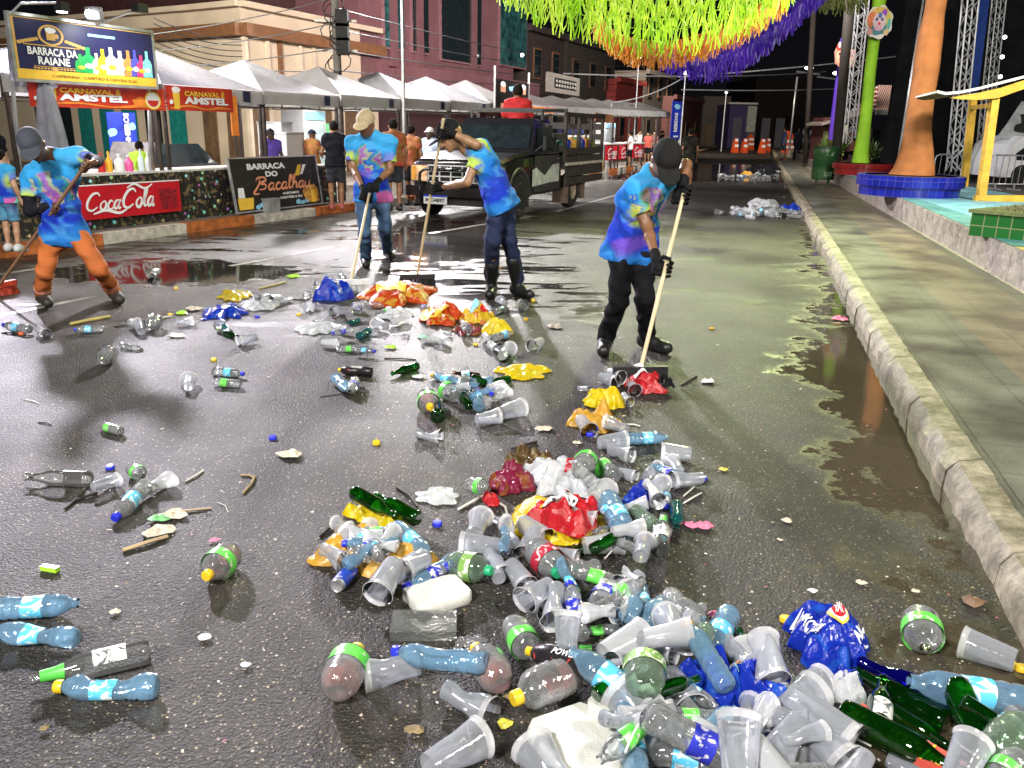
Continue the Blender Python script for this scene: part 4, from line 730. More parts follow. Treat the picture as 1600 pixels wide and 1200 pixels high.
facebd(1349, 1391, 8, 60, 24.7, 'colourful painted clown face board on the lime post', [(.22, .55, .17, .28, (.75, .22, .08)), (.78, .6, .15, .26, (.7, .6, .12)), (.5, .86, .3, .1, (.75, .5, .1)), (.66, .78, .1, .12, (.35, .08, .6)), (.5, .3, .3, .2, (.08, .25, .27)), (.5, .52, .24, .27, (.8, .6, .62)), (.5, .33, .17, .1, (.8, .45, .55)), (.40, .58, .05, .05, (.05, .1, .2)), (.6, .58, .05, .05, (.05, .1, .2)), (.5, .7, .07, .09, (.1, .2, .5)), (.5, .46, .05, .05, (.7, .05, .08)), (.86, .45, .06, .18, (.1, .5, .4)), (.2, .2, .1, .1, (.75, .35, .3)), (.8, .2, .1, .1, (.75, .55, .3))], 11)
facebd(1302, 1322, 64, 104, 33.6, 'small red and white fool mask on the purple post', [(.5, .75, .42, .2, (.35, .02, .02)), (.3, .85, .1, .12, (.7, .65, .6)), (.7, .88, .1, .1, (.7, .65, .6)), (.5, .4, .34, .3, (.6, .32, .2)), (.5, .35, .12, .2, (.4, .05, .04)), (.35, .5, .08, .06, (.1, .03, .02)), (.65, .5, .08, .06, (.1, .03, .02))], 12, (.45, .2, .14))
facebd(1322, 1336, 76, 106, 34.3, 'smaller red fool mask half hidden behind the dark pole', [(.5, .6, .4, .3, (.35, .04, .03)), (.5, .4, .25, .2, (.6, .35, .25))], 13, (.45, .2, .14))
def ptile(name, col, grout):
    m, N, L = newmat(name); b = N['Principled BSDF']; tc = N.new('ShaderNodeTexCoord'); br = N.new('ShaderNodeTexBrick'); br.offset = 0
    br.inputs['Scale'].default_value = 1; br.inputs['Brick Width'].default_value = .15; br.inputs['Row Height'].default_value = .15; br.inputs['Mortar Size'].default_value = .006
    br.inputs['Color1'].default_value = tuple(col)+(1,); br.inputs['Color2'].default_value = tuple(c*.6 for c in col)+(1,); br.inputs['Mortar'].default_value = tuple(grout)+(1,); L.new(tc.outputs['UV'], br.inputs[0]); L.new(br.outputs[0], b.inputs['Base Color'])
    b.inputs['Roughness'].default_value = .15; return m
def tiled_link(name, mb, m_, t, uvf):
    o = link(name, mb, m_, t); uv = o.data.uv_layers.new(name='UVMap')
    for l in o.data.loops: uv.data[l.index].uv = uvf(o.data.vertices[l.vertex_index].co)
    return o
def planter(px0, px1, yrim, ydrop, Y, m_, label, rim_h, topm):
    a = at(px0, yrim, Y); b_ = at(px1, yrim, Y); r = (b_[0]-a[0])/2; zr = a[2]; t = thing('round_planter', label, 'planter', ((a[0]+b_[0])/2, Y, .502))
    H = zr-.502; n = 56; rh = min(rim_h, H-.02)
    def wall(name, r, z0, z1):
        V = []; Fs = []
        for j in range(n+1): a_ = 2*math.pi*j/n; V += [(r*math.cos(a_), r*math.sin(a_), z0), (r*math.cos(a_), r*math.sin(a_), z1)]
        mb = MB(); mb.add(V, [(2*j, 2*j+2, 2*j+3, 2*j+1) for j in range(n)]); o = link(name, mb, m_, t, True); uv = o.data.uv_layers.new(name='UVMap')
        for p in o.data.polygons:
            for li, vi in zip(p.loop_indices, p.vertices): uv.data[li].uv = ((vi//2)*2*math.pi*r/n, o.data.vertices[vi].co.z)
    wall('wall', r*.93, 0, H-rh+.01); wall('rim', r, H-rh, H); 
    for (ra, rb_, z, nm) in ((r, r*.86, H, 'rim_top'), (r*.93, r, H-rh, 'rim_underside')):
        mb = MB(); V = [(q*math.cos(2*math.pi*j/n), q*math.sin(2*math.pi*j/n), z) for q in (ra, rb_) for j in range(n)]; mb.add(V, [(j, (j+1) % n, n+(j+1) % n, n+j) for j in range(n)]); link(nm, mb, topm, t)
    mb = MB(); mb.prism([(r*.855*math.cos(2*math.pi*j/n), r*.855*math.sin(2*math.pi*j/n)) for j in range(n)], H-.08, H-.03); link('soil', mb, M('soil', (.06, .04, .025), .9, var=.4, vs=20, bump=.6), t)
tb = ptile('blue_tiles', (.012, .02, .30), (.05, .06, .30)); tr_ = ptile('red_tiles', (.30, .012, .012), (.2, .05, .05)); tgn = ptile('green_tiles', (.02, .14, .03), (.22, .25, .12))
planter(1345, 1502, 272, 320, 16.6, tb, 'round blue tiled planter holding the orange column', .2, M('blue_rim', (.05, .08, .45), .3)); planter(1303, 1394, 254, 268, 25, tr_, 'round dark red tiled planter holding the lime post', .14, M('red_rim', (.35, .03, .03), .3))
# green tiled planter at the plaza edge
a = G(1503, 366, .5); t = thing('tiled_planter', 'green tiled box planter with white grout at the plaza edge on the right', 'planter', (a[0]+.02, a[1]-.1, .502), R_(-52)); mb = MB(); hz = .26
mb.box((1.2, .6, hz/2), (2.4, 1.2, hz)); tiled_link('wall', mb, tgn, t, lambda c: ((c.x+c.y), c.z+.03))
mb = MB(); mb.box((1.2, .6, hz+.02), (2.46, 1.26, .04)); link('rim', mb, M('green_rim', (.12, .15, .05), .6, var=.4, vs=9, bump=.4), t)
rnd = random.Random(8); mb = MB()
for k in range(900): x = rnd.uniform(.1, 2.3); y = rnd.uniform(.1, 1.1); h = rnd.uniform(.01, .05); mb.add([(x, y, hz+.04), (x+.012, y, hz+.04), (x+rnd.uniform(-.03, .03), y+rnd.uniform(-.03, .03), hz+.04+h)], [(0, 1, 2)])
link('dry_grass', mb, M('dry_grass', (.16, .12, .06), .9), t)
# yellow canopy frame
yp = M('yellow_paint', (.60, .36, .045), .45, var=.2, vs=5, bump=.15)
a = G(1532, 314, .5); b_ = G(1504, 294, .5); t = thing('yellow_kiosk', 'yellow wooden shelter frame with white edged roof at right', 'kiosk', (a[0], a[1], .5))
def rel(p): return tuple(np.array(p)-np.array([a[0], a[1], .5]))
Ya, Yb = a[1], b_[1]+.6
for nm, q in (('post', ((1532, 312, Ya), (1554, 150, Ya))), ('post', ((1506, 292, Yb), (1521, 150, Yb)))): mb = MB(); mb.bar(rel(at(*q[0])), rel(at(*q[1])), .13); link(nm, mb, yp, t)
mb = MB(); mb.bar(rel(at(1508, 296, Yb)), rel(at(1640, 300, Yb)), .1, .05); link('rail', mb, M('pale_yellow', (.65, .52, .22), .5), t); mb = MB(); mb.bar(rel(at(1522, 312, Ya)), rel(at(1660, 312, Ya)), .1, .16); link('sill_beam', mb, yp, t)
mb = MB(); mb.bar(rel(at(1520, 168, Yb)), rel(at(1549, 165, Ya)), .08); link('tie_beam', mb, yp, t)
out = [at(x, y, Ya-.15) for x, y in ((1486, 153), (1500, 149), (1530, 145), (1565, 137), (1600, 125), (1660, 112), (1660, 128), (1600, 139), (1560, 153), (1530, 156), (1500, 155))]
mb = MB(); V = [rel(p) for p in out]; mb.add(V+[(x, y+.08, z) for x, y, z in V], [tuple(range(11)), tuple(range(21, 10, -1))]+[(i, i+11, (i+1) % 11+11, (i+1) % 11) for i in range(11)]); link('rafter', mb, yp, t)
top = [at(x, y, Ya-.25) for x, y in ((1465, 141), (1478, 144), (1500, 142), (1530, 136), (1565, 127), (1600, 118), (1665, 103))]
mb = MB(); V = [rel(p) for p in top]; n = len(V); mb.add(V+[(x, y+.8, z-.07) for x, y, z in V]+[(x, y, z-.045) for x, y, z in V]+[(x, y+.8, z-.10) for x, y, z in V], [(i, i+1, n+i+1, n+i) for i in range(n-1)]+[(2*n+i, 3*n+i, 3*n+i+1, 2*n+i+1) for i in range(n-1)]+[(i, 2*n+i, 2*n+i+1, i+1) for i in range(n-1)]+[(0, n, 3*n, 2*n)]); mb.m = [1 if n-1 <= i < 2*n-2 else 0 for i in range(len(mb.f))]; link('roof', mb, [M('white_roof_edge', (.66, .63, .56), .6, var=.15, vs=6, bump=.4), M('roof_underside', (.16, .09, .02), .7)], t)
mb = MB(); mb.add([(x, y+.01, z-.055) for x, y, z in V]+[(x, y+.78, z-.11) for x, y, z in V], [(i, n+i, n+i+1, i+1) for i in range(n-1)]); link('ceiling', mb, M('roof_underside'), t)
# trusses of the stage
trm = M('truss_aluminium', (.55, .56, .58), .3, metal=.6, var=.15)
def truss(x0, y0, x1, y1, Y, wpx, label):
    a = at(x0, y0, Y); b_ = at(x1, y1, Y); a[2] = max(a[2], .5); wd = wpx*Y/F; t = thing('stage_truss', label, 'truss', a); H = b_[2]-a[2]; sx_ = b_[0]-a[0]
    for i, (u, v) in enumerate(((0, 0), (wd, 0), (0, wd), (wd, wd))): mb = MB(); mb.tube([(u, v, 0), (u+sx_, v, H)], wd*.075, 6); link('chord', mb, trm, t)
    mb = MB(); n = max(4, int(H/wd/1.0)); 
    for k in range(n):
        z0 = H*k/n; z1 = H*(k+1)/n; s0 = sx_*k/n; s1 = sx_*(k+1)/n; f = (0, 1) if k % 2 else (1, 0)
        for (p, q) in (((f[0]*wd, 0), (f[1]*wd, 0)), ((f[0]*wd, wd), (f[1]*wd, wd)), ((0, f[0]*wd), (0, f[1]*wd)), ((wd, f[0]*wd), (wd, f[1]*wd))): mb.bar((p[0]+s0, p[1], z0), (q[0]+s1, q[1], z1), wd*.09)
    link('lattice', mb, trm, t)
truss(1322, 224, 1344, 0, 31, 13, 'lattice truss tower between the purple and lime posts'); truss(1486, 268, 1516, -40, 22, 16, 'thick bright lattice truss right of the orange column'); truss(1533, 232, 1562, -40, 24, 13, 'lattice truss tower behind the yellow shelter'); truss(1514, 190, 1546, -40, 30, 9, 'thin dim lattice truss further back between two brighter ones')
o = None
for (a, b_, m_, r, lb_) in (((1407, 222, 20), (1446, -20, 20), steel, .025, 'thin twisted steel stay left of the orange column'), ((1310, 225, 30), (1330, -20, 30), M('dark_wood_pole', (.03, .022, .016), .8), .16, 'dark wooden pole beside the purple post'), ((1235, 218, 60), (1246, 120, 60), steel, .07, 'pale leaning lamp pole behind the walking man'), ((1262, 225, 40), (1272, 0, 40), M('dark_wood_pole'), .12, 'tall very dark pole left of the house at right')):
    mb = MB(); P = at(*a); Q = at(*b_); P[2] = min(P[2], .3); t = thing('pole', lb_, 'pole', P); mb.tube([(0, 0, 0), tuple(Q-P)], r, 8); link('post', mb, m_, t, True)
for k, (px, y, Y) in enumerate(((1245, 112, 60), (1277, 120, 60))):
    P = at(px, y, Y); t = thing('street_lamp', ['lamp head with pale arm over the far right pavement', 'hanging lamp below the far right cables'][k], 'lamp', P); mb = MB(); mb.bar((0, 0, 0), (1.6, 0, -.15), .1); link('arm', mb, steel, t); mb = MB(); mb.sphere((.8+k*.5, 0, .25), (.3, .12, .12)); link('bulb', mb, M('lamp_dim', (1, .98, .95), .5, var=0, emit=5), t, True)
tb_ = M('blue_banner_cloth', (.01, .04, .22), .6, bump=.4, bs=3)
mb = MB(); a = at(1503, 230, 24); b_ = at(1535, -30, 24); mb.add([tuple(a), tuple(a+(.28, .05, 0)), tuple(b_+(.28, .05, 0)), tuple(b_), tuple(a+(0, .03, 0)), tuple(a+(.28, .08, 0)), tuple(b_+(.28, .08, 0)), tuple(b_+(0, .03, 0))], [(0, 1, 2, 3), (7, 6, 5, 4), (0, 4, 5, 1), (3, 2, 6, 7), (0, 3, 7, 4), (1, 5, 6, 2)]); tag(link('hanging_cloth', mb, tb_), 'deep blue cloth strip hanging beside the thick truss', 'cloth')
# small lights on the truss
for k, (px, y) in enumerate(((1570, 58), (1566, 89), (1563, 120))): P = at(px, y, 23.5); t = thing('stage_light', ['upper', 'middle', 'lower'][k]+' of three small white round lights on the right truss', 'stage light', P, group='round lights on the truss'); mb = MB(); mb.sphere((0, 0, 0), .05); link('lens', mb, M('lamp_dim'), t, True); mb = MB(); mb.bar((0, .03, 0), (-.15, .1, 0), .03); link('clamp', mb, blackm, t)
# stage masking cloths (black) and a poster with a car at the right edge
blk = M('black_stage_cloth', (.008, .009, .010), .8, var=.4, vs=2)
mb = MB(); a = at(1456, 250, 27); b_ = at(1700, 0, 27); mb.box(((a[0]+b_[0])/2, 27.1, (.5+9)/2), (b_[0]-a[0]+3, .2, 8.5)); tag(link('stage_wall', mb, blk), 'black stage cloth wall behind the trusses at right', 'stage wall')
t = thing('poster', 'grey poster with a dark crouching shape at the right photo edge', 'poster', at(1556, 216, 21)); mb = MB(); W = 1.6; H = .85; mb.prism([(0, 0), (W, 0), (W, H), (.45, H), (.2, H*.4)], 0, .04, Matrix.Rotation(R_(90), 4, 'X')); link('panel', mb, M('poster_grey', (.25, .26, .27), .6, var=.3, vs=4), t)
deco(t, 'dark_print', blackp, lambda b: (b.flat(ell2(.75, .42, .28, .3, 16, w=.25, sd=3), -.05), b.flat(ell2(.55, .25, .2, .12, 10, w=.2), -.055)))
t = thing('parked_van', 'white rounded van front behind the crowd barrier at the right edge', 'van', (at(1564, 285, 20.5)[0], 20.5, .5)); mb = MB(); prof = [(0, .2), (0, .55), (.12, .95), (.35, 1.15), (2.4, 1.2), (2.4, .2)]; mb.prism(prof, 0, 1.7, Matrix.Rotation(R_(90), 4, 'X') @ Matrix.Translation((0, 0, -1.7))); link('body', mb, M('appliance_white'), t, 30); mb = MB(); mb.flat([(.22, .75), (.5, .98), (1.3, .98), (1.3, .6), (.25, .6)], -.01); link('window', mb, dglass, t)
for x in (.45, 1.9): mb = MB(); mb.tube([(x, -.02, .25), (x, .2, .25)], .25, 16); link('wheel', mb, blackm, t, 40)
# crowd barriers
def barrier(px0, px1, y0, y1, Y, label, z0=.5, Y1=None):
    a = at(px0, y1, Y); b_ = at(px1, y1, Y1 or Y); c = at(px0, y0, Y); a[2] = z0; W = math.hypot(b_[0]-a[0], b_[1]-a[1]); H = c[2]-z0; t = thing('crowd_barrier', label, 'barrier', a, math.atan2(b_[1]-a[1], b_[0]-a[0]))
    mb = MB(); r = .018; mb.tube([(0, 0, .12), (0, 0, H-.1), (.03, 0, H-.03), (.1, 0, H), (W-.1, 0, H), (W-.03, 0, H-.03), (W, 0, H-.1), (W, 0, .12), (0, 0, .12)], r, 6); link('frame', mb, steel, t, True)
    mb = MB(); n = int(W/.13)
    for k in range(1, n): mb.bar((W*k/n, 0, .12), (W*k/n, 0, H), .012)
    link('bars', mb, steel, t)
    for x in (.2, W-.2): mb = MB(); mb.bar((x, -.25, .01), (x, .25, .01), .03); mb.bar((x, 0, 0), (x, 0, .12), .03); link('foot', mb, steel, t)
barrier(1457, 1500, 241, 278, 21, 'steel crowd barrier just right of the orange column'); barrier(1542, 1600, 242, 284, 19, 'steel crowd barrier behind the yellow shelter by the van'); barrier(1600, 1650, 242, 284, 19.1, 'steel crowd barrier cut by the right photo edge'); barrier(1256, 1276, 209, 236, 42, 'first far crowd barrier left of the plants', .3); barrier(1277, 1294, 209, 234, 43, 'second far crowd barrier beside the plants', .3)
# green litter bin
gb = M('bin_green', (.02, .085, .025), .35, var=.3, vs=12, bump=.15); P = G(1284, 288, .14); t = thing('litter_bin', 'dark green metal litter bin on legs standing on the right sidewalk', 'bin', (P[0], P[1], .14)); H = 1.02
mb = MB(); n = 24; mb.lathe([(.30, .14), (.33, .16), (.345, .40), (.335, .60), (.35, .62), (.35, .84), (.355, .86), (.37, 1.04), (.36, 1.06)], n, caps=True); link('body', mb, gb, t, 40)
mb = MB(); mb.lathe([(.385, 1.06), (.385, 1.10), (.30, 1.12)], n, caps=True); link('lid', mb, gb, t, 40)
for k in range(4): mb = MB(); q = k*math.pi/2+.5; mb.bar((.24*math.cos(q), .24*math.sin(q), 0), (.24*math.cos(q), .24*math.sin(q), .16), .04); link('leg', mb, gb, t)
mb = MB(); mb.box((.02, -.345, .92), (.2, .012, .14)); mb.box((.02, -.345, .32), (.22, .012, .14)); link('sticker', mb, M('faded_sticker', (.16, .26, .15), .6, var=.5, vs=30), t)
mb = MB(); mb.add([(P[0]-.9, P[1]-.15, .144), (P[0]+.3, P[1]-.35, .144), (P[0]+.35, P[1]+.1, .144), (P[0]-.7, P[1]+.1, .144)], [(0, 1, 2, 3)]); struct('concrete_patch', mb, M('worn_pad', (.26, .24, .17), .6, var=.4, vs=6))
# spiky plants, roof, house
leafm = M('plant_leaf', (.09, .14, .03), .5, var=.5, vs=9)
def plant(px, py, Y, r, label, seed, n=70):
    P = at(px, py, Y); P[2] = .55; rnd = random.Random(seed); t = thing('spiky_plant', label, 'plant', P); mb = MB()
    for k in range(n):
        a = rnd.uniform(0, 6.283); el = rnd.uniform(.2, 1.5); L_ = r*rnd.uniform(.6, 1.15); d = Vector((math.cos(a)*math.cos(el), math.sin(a)*math.cos(el), math.sin(el))); s_ = d.cross(Vector((0, 0, 1))); s_ = (s_ if s_.length > .1 else Vector((1, 0, 0))).normalized()*r*.045
        c = Vector((0, 0, r*.25)); mid = c+d*L_*.55; tip = c+d*L_+Vector((0, 0, -L_*.28*math.cos(el))); mb.add([c-s_*.6, c+s_*.6, mid+s_, mid-s_, tip], [(0, 1, 2, 3), (3, 2, 4)])
    link('leaves', mb, leafm, t); mb = MB(); mb.tube([(0, 0, 0), (0, 0, r*.35)], r*.09, 8); link('stem', mb, brown, t)
plant(1290, 222, 36, .95, 'spiky yellow-green plant left of the purple post', 1); plant(1317, 218, 33, 1.05, 'spiky green plant beside the shirtless sitting man', 2); plant(1364, 222, 29, .85, 'spiky green plant right of the lime post', 3); plant(1346, 215, 33, .8, 'small dark spiky plant behind the lime post', 4, 50)
a = at(1383, 172, 30); t = thing('tiled_booth', 'dark booth with red clay tile roof and white fascia between the posts', 'booth', (a[0], 30, .5)); mb = MB(); mb.box((.45, .9, .65), (1.5, 1.6, 1.3)); link('wall', mb, M('dark_booth', (.02, .025, .035), .6, var=.3), t)
def tilesm():
    m, N, L = newmat('clay_tiles'); b = N['Principled BSDF']; tc = N.new('ShaderNodeTexCoord'); wv = N.new('ShaderNodeTexWave'); wv.inputs['Scale'].default_value = 4.5; wv.inputs['Distortion'].default_value = 3; wv.inputs['Detail'].default_value = 3; L.new(tc.outputs['Object'], wv.inputs[0])
    r = ramp(N, L, wv.outputs[0], [(.2, (.09, .02, .012)), (.6, (.34, .10, .06)), (.9, (.5, .42, .36))]); L.new(r.outputs[0], b.inputs['Base Color']); return m
ct = tilesm()
mb = MB(); mb.add([(-.4, -.3, a[2]-.5), (1.25, -.3, a[2]-.5), (1.1, .9, a[2]+.35), (0, .9, a[2]+.35), (-.4, 1.9, a[2]-.5), (1.25, 1.9, a[2]-.5)], [(0, 1, 2, 3), (3, 2, 5, 4), (0, 3, 4), (1, 5, 2)]); link('roof', mb, ct, t); mb = MB(); mb.box((.42, -.32, a[2]-.58), (1.7, .04, .16)); link('fascia', mb, M('pale_metal'), t)
a = at(1284, 235, 38); t = thing('bar_house', 'small dark bar house with slanted roof line and pale yellow pillar at right', 'building', (a[0], 38, .2)); mb = MB(); mb.box((.9, .8, 1.05), (1.9, 1.3, 2.1)); link('wall', mb, M('maroon_facade'), t)
mb = MB(); mb.add([(-.3, -.4, 1.75), (2.0, -.4, 2.4), (2.0, 1.6, 2.4), (-.3, 1.6, 1.75), (-.3, -.4, 1.85), (2.0, -.4, 2.5), (2.0, 1.6, 2.5), (-.3, 1.6, 1.85)], [(0, 3, 2, 1), (4, 5, 6, 7), (0, 1, 5, 4), (3, 0, 4, 7)]); link('roof', mb, M('worn_roof', (.25, .2, .17), .7), t)
mb = MB(); mb.box((.75, -.12, .9), (.28, .28, 1.8)); link('pillar', mb, M('pale_yellow_wall', (.55, .48, .28), .6), t); mb = MB(); mb.box((.2, .17, 1.35), (.28, .06, .35)); link('window', mb, M('warm_pane', (.3, .22, .1), .5), t)
# orange traffic barriers at the end of the street, two cones
om = M('traffic_orange', (.62, .08, .02), .5, var=.15); 
def tbar(px, y, Y, label, w_=.40, h=.95):
    P = at(px, y, Y); P[2] = 0; t = thing('traffic_barrier', label, 'barrier', P, R_(15), 'orange barriers across the far street end')
    mb = MB(); mb.add([(-w_/2, -.3, 0), (w_/2, -.3, 0), (w_/2, .3, 0), (-w_/2, .3, 0), (-w_*.3, -.16, h), (w_*.3, -.16, h), (w_*.3, .16, h), (-w_*.3, .16, h)], [(0, 1, 5, 4), (1, 2, 6, 5), (2, 3, 7, 6), (3, 0, 4, 7), (4, 5, 6, 7)]); link('body', mb, om, t)
    for z in (.45, .9): mb = MB(); k = 1-.4*z/h; mb.add([(-w_/2*k-.02, -.32+.14*z/h, z), (w_/2*k+.02, -.32+.14*z/h, z), (w_/2*k, -.32+.14*(z+.2)/h, z+.2), (-w_/2*k, -.32+.14*(z+.2)/h, z+.2)], [(0, 1, 2, 3)]); link('stripe', mb, white, t)
    mb = MB(); mb.box((0, 0, h+.1), (w_*.35, .2, .2)); link('top_block', mb, om, t)
for px, y, lb_ in ((1149, 226, 'leftmost orange barrier at the street end'), (1163, 226, 'second orange barrier, with stripes, at the street end'), (1191, 226, 'third orange barrier across the street end'), (1200, 223, 'slim orange barrier next to the third one')): tbar(px, y, 72 if px != 1200 else 80, lb_)
tbar(1172, 221, 84, 'pale orange barrier just right of the second one', .7, 1.3); tbar(1231, 226, 70, 'red-white barrier behind the walking man', .9, 1.6)
# ------------------------------------------------------------------ fringed garlands across the street
def streamer_mat(name, col, col2):
    m, N, L = newmat(name); b = N['Principled BSDF']; b.inputs['Roughness'].default_value = .38; out = N['Material Output']; n = noise_node(N, L, 3, 3); r = ramp(N, L, n.outputs[0], [(.35, col), (.65, col2)])
    L.new(r.outputs[0], b.inputs['Base Color']); t = N.new('ShaderNodeBsdfTranslucent'); L.new(r.outputs[0], t.inputs[0]); mx = N.new('ShaderNodeMixShader'); mx.inputs[0].default_value = .4; L.new(b.outputs[0], mx.inputs[1]); L.new(t.outputs[0], mx.inputs[2]); L.new(mx.outputs[0], out.inputs[0]); return m
gs = streamer_mat('green_foil', (.20, .42, .01), (.50, .66, .06)); os_ = streamer_mat('orange_foil', (.50, .17, .02), (.62, .30, .06)); vs_ = streamer_mat('violet_foil', (.035, .008, .30), (.10, .03, .48))
def garland(P, m_, label, seed, drop=.42, step=.17, wd=.026, grp='green fringed garlands overhead'):
    rnd = random.Random(seed); W3 = catmull([at(x, y, Y) for x, y, Y in P], 24); mb = MB(); cord = MB(); cord.tube(W3[::4], .008, 5)
    t = thing('garland', label, 'garland', W3[0], group=grp); o = W3[0]
    acc = 0
    for i in range(len(W3)-1):
        a, b_ = W3[i], W3[i+1]; L_ = np.linalg.norm(b_-a); d = (b_-a)/L_; acc += L_
        while acc > step:
            acc -= step; p = a+d*(L_-acc if L_ > acc else 0)-o; base = rnd.uniform(-.28, .28)
            for k in range(6):
                q = p+d*rnd.uniform(-.012, .012); sw = Vector((d[0], d[1], d[2]))*rnd.uniform(-.13, .13)+Vector((base*.12, rnd.gauss(.0, .05), 0)); L1 = drop*rnd.uniform(.65, 1.15); w_ = wd*rnd.uniform(.6, 1.3); az = rnd.uniform(-.9, .9); s_ = Vector((math.cos(az)*w_/2, math.sin(az)*w_/2, 0)); V = []
                for j in range(4): f = j/3; c = Vector(q)+sw*f**1.4*1.1+Vector((rnd.gauss(0, .006), rnd.gauss(0, .006), -L1*f)); V += [c-s_*(1-.2*f), c+s_*(1-.2*f)]
                mb.add(V, [(2*j, 2*j+1, 2*j+3, 2*j+2) for j in range(3)])
    link('fringe', mb, m_, t); link('cord', cord, m_, t, world=True)
lowg = [(765, -40), (815, -10), (885, 22), (960, 46), (1030, 55), (1100, 46), (1170, 22), (1240, -22)]
for k in range(7):
    Y = 15.5-k*.95; f = 1-.0*k; P = [(x+(x-1020)*.05*k, y-8-k*18-(abs(x-1020)/260)**2*5*k*.25, Y) for x, y in lowg]
    garland(P, gs, 'lime green fringed garland, %s of the row counted from the lowest' % ['lowest', 'second', 'third', 'fourth', 'fifth', 'sixth', 'seventh', 'eighth', 'ninth'][k], 20+k)
for k in range(2):
    P = [(930+4*k, 20, 16.5+k), (960, 48, 16.6+k), (1000, 66-4*k, 16.8+k), (1050, 68-4*k, 17+k), (1100, 57-6*k, 17+k), (1160, 32-9*k, 17+k), (1230, -12-12*k, 17+k)]
    garland(P, os_, 'orange fringed garland, %s, hanging below the green ones' % ['nearest', 'farthest'][k], 60+k, .42, .07, grp='orange fringed garlands')
for k in range(4):
    P = [(1030, 72-k*3, 20+k*.8), (1070, 88-k*5, 20+k*.8), (1115, 95-k*7, 20+k*.8), (1160, 78-k*8, 20+k*.8), (1210, 42-9*k, 20+k*.8), (1262, -4-10*k, 20+k*.8), (1300, -40, 20+k)]
    garland(P, vs_, 'violet fringed garland, %s of four, at the right end of the bunting' % ['lowest', 'second', 'third', 'topmost'][k], 80+k, .45, .06, grp='violet fringed garlands')
garland([(1270, -12, 22), (1300, -8, 22), (1330, -6, 22), (1360, -10, 22)], M('olive_foil', (.10, .12, .02), .5, var=.5), 'dull olive garland end near the top right of the violet ones', 90, .4, .07, grp='olive garland')
# ------------------------------------------------------------------ the black stake truck
TO = np.array([-.80, 15.72, 0]); t = thing('pickup_truck', 'old black pickup truck with wooden stake bed parked at the left kerb', 'truck', TO, math.atan2(-.38, .925)); TRK = t
bk = M('truck_black', (.012, .012, .013), .18, var=.2, coat=.5); bkr = M('truck_worn_black', (.03, .03, .028), .45, var=.4, vs=7); chrome = M('chrome', (.55, .55, .55), .2, metal=.9, var=.1); tyre = M('tyre_rubber', (.018, .017, .016), .75, bump=.3, bs=30); wood = M('dark_bed_wood', (.035, .03, .024), .7, var=.4, vs=6, bump=.3)
def loft(secs, caps=True):     # sections: list of closed outlines with the same number of points
    n = len(secs[0]); mb = MB(); V = [p for s in secs for p in s]; mb.add(V, [(i*n+j, i*n+(j+1) % n, (i+1)*n+(j+1) % n, (i+1)*n+j) for i in range(len(secs)-1) for j in range(n)]+([tuple(range(n))[::-1], tuple((len(secs)-1)*n+j for j in range(n))] if caps else [])); return mb
def sec(y, w_, z0, z1, sh=.06, tw=None): tw = tw or w_-.04; return [(-w_, y, z0), (w_, y, z0), (w_+.01, y, (z0+z1)/2), (w_-.01, y, z1-sh), (tw-.06, y, z1), (-tw+.06, y, z1), (-w_+.01, y, z1-sh), (-w_-.01, y, (z0+z1)/2)]
link('body', loft([sec(-.62, .86, .42, .98), sec(-.58, .9, .40, 1.03), sec(0, .92, .40, 1.10), sec(.62, .93, .40, 1.15), sec(.7, .93, .40, 1.14), sec(2.15, .93, .40, 1.14), sec(2.2, .93, .40, 1.12)]), bk, t, 35)
link('bonnet', loft([[(-.84, -.6, 1.0), (.84, -.6, 1.0), (.80, -.6, 1.05), (-.80, -.6, 1.05)], [(-.87, .0, 1.09), (.87, .0, 1.09), (.82, .0, 1.15), (-.82, .0, 1.15)], [(-.88, .62, 1.13), (.88, .62, 1.13), (.84, .62, 1.18), (-.84, .62, 1.18)]]), bk, t, 30)
def cabsec(z, y0, y1, w_): return [(-w_, y0, z), (w_, y0, z), (w_, y1, z), (-w_, y1, z)]
link('cab', loft([cabsec(1.13, .62, 2.15, .92), cabsec(1.18, .70, 2.14, .90), cabsec(1.68, 1.12, 2.06, .76), cabsec(1.78, 1.22, 1.98, .70)]), bk, t, 30)
mb = MB(); mb.add([(-.80, .735, 1.24), (.80, .735, 1.24), (.72, 1.06, 1.64), (-.72, 1.06, 1.64)], [(0, 1, 2, 3)]); wsh = link('windscreen', mb, dglass, t)
mb = MB(); mb.bar((-.5, .80, 1.28), (.1, .86, 1.36), .02); mb.bar((.1, .80, 1.28), (.7, .86, 1.34), .02); link('wipers', mb, blackm, wsh)
for sx_ in (-1, 1):
    mb = MB(); mb.add([(sx_*.915, .86, 1.22), (sx_*.905, 1.94, 1.22), (sx_*.785, 1.88, 1.62), (sx_*.79, 1.2, 1.62)], [(0, 1, 2, 3)]); link('side_window', mb, dglass, t)
    mb = MB(); mb.box((sx_*.945, 1.40, .78), (.012, 1.35, .66)); d = link('door', mb, bkr, t); mb = MB(); mb.box((sx_*.965, 1.9, 1.04), (.03, .14, .03)); link('handle', mb, chrome, d)
    mb = MB(); mb.bar((sx_*.93, .75, 1.2), (sx_*1.12, .72, 1.32), .02); mb.box((sx_*1.14, .71, 1.34), (.05, .1, .24)); link('mirror', mb, blackm, t)
mb = MB(); mb.add([(.962, .55, .56), (.962, 1.5, .60), (.962, 2.02, .60), (.962, 2.02, .95), (.962, 1.62, .93), (.962, 1.2, .74), (.962, .75, .9), (.962, .55, .86)], [(0, 1, 5, 6, 7), (1, 2, 3, 4, 5)]); link('pale_patch', mb, M('faded_white_paint', (.42, .44, .41), .5, var=.3, vs=6), t)
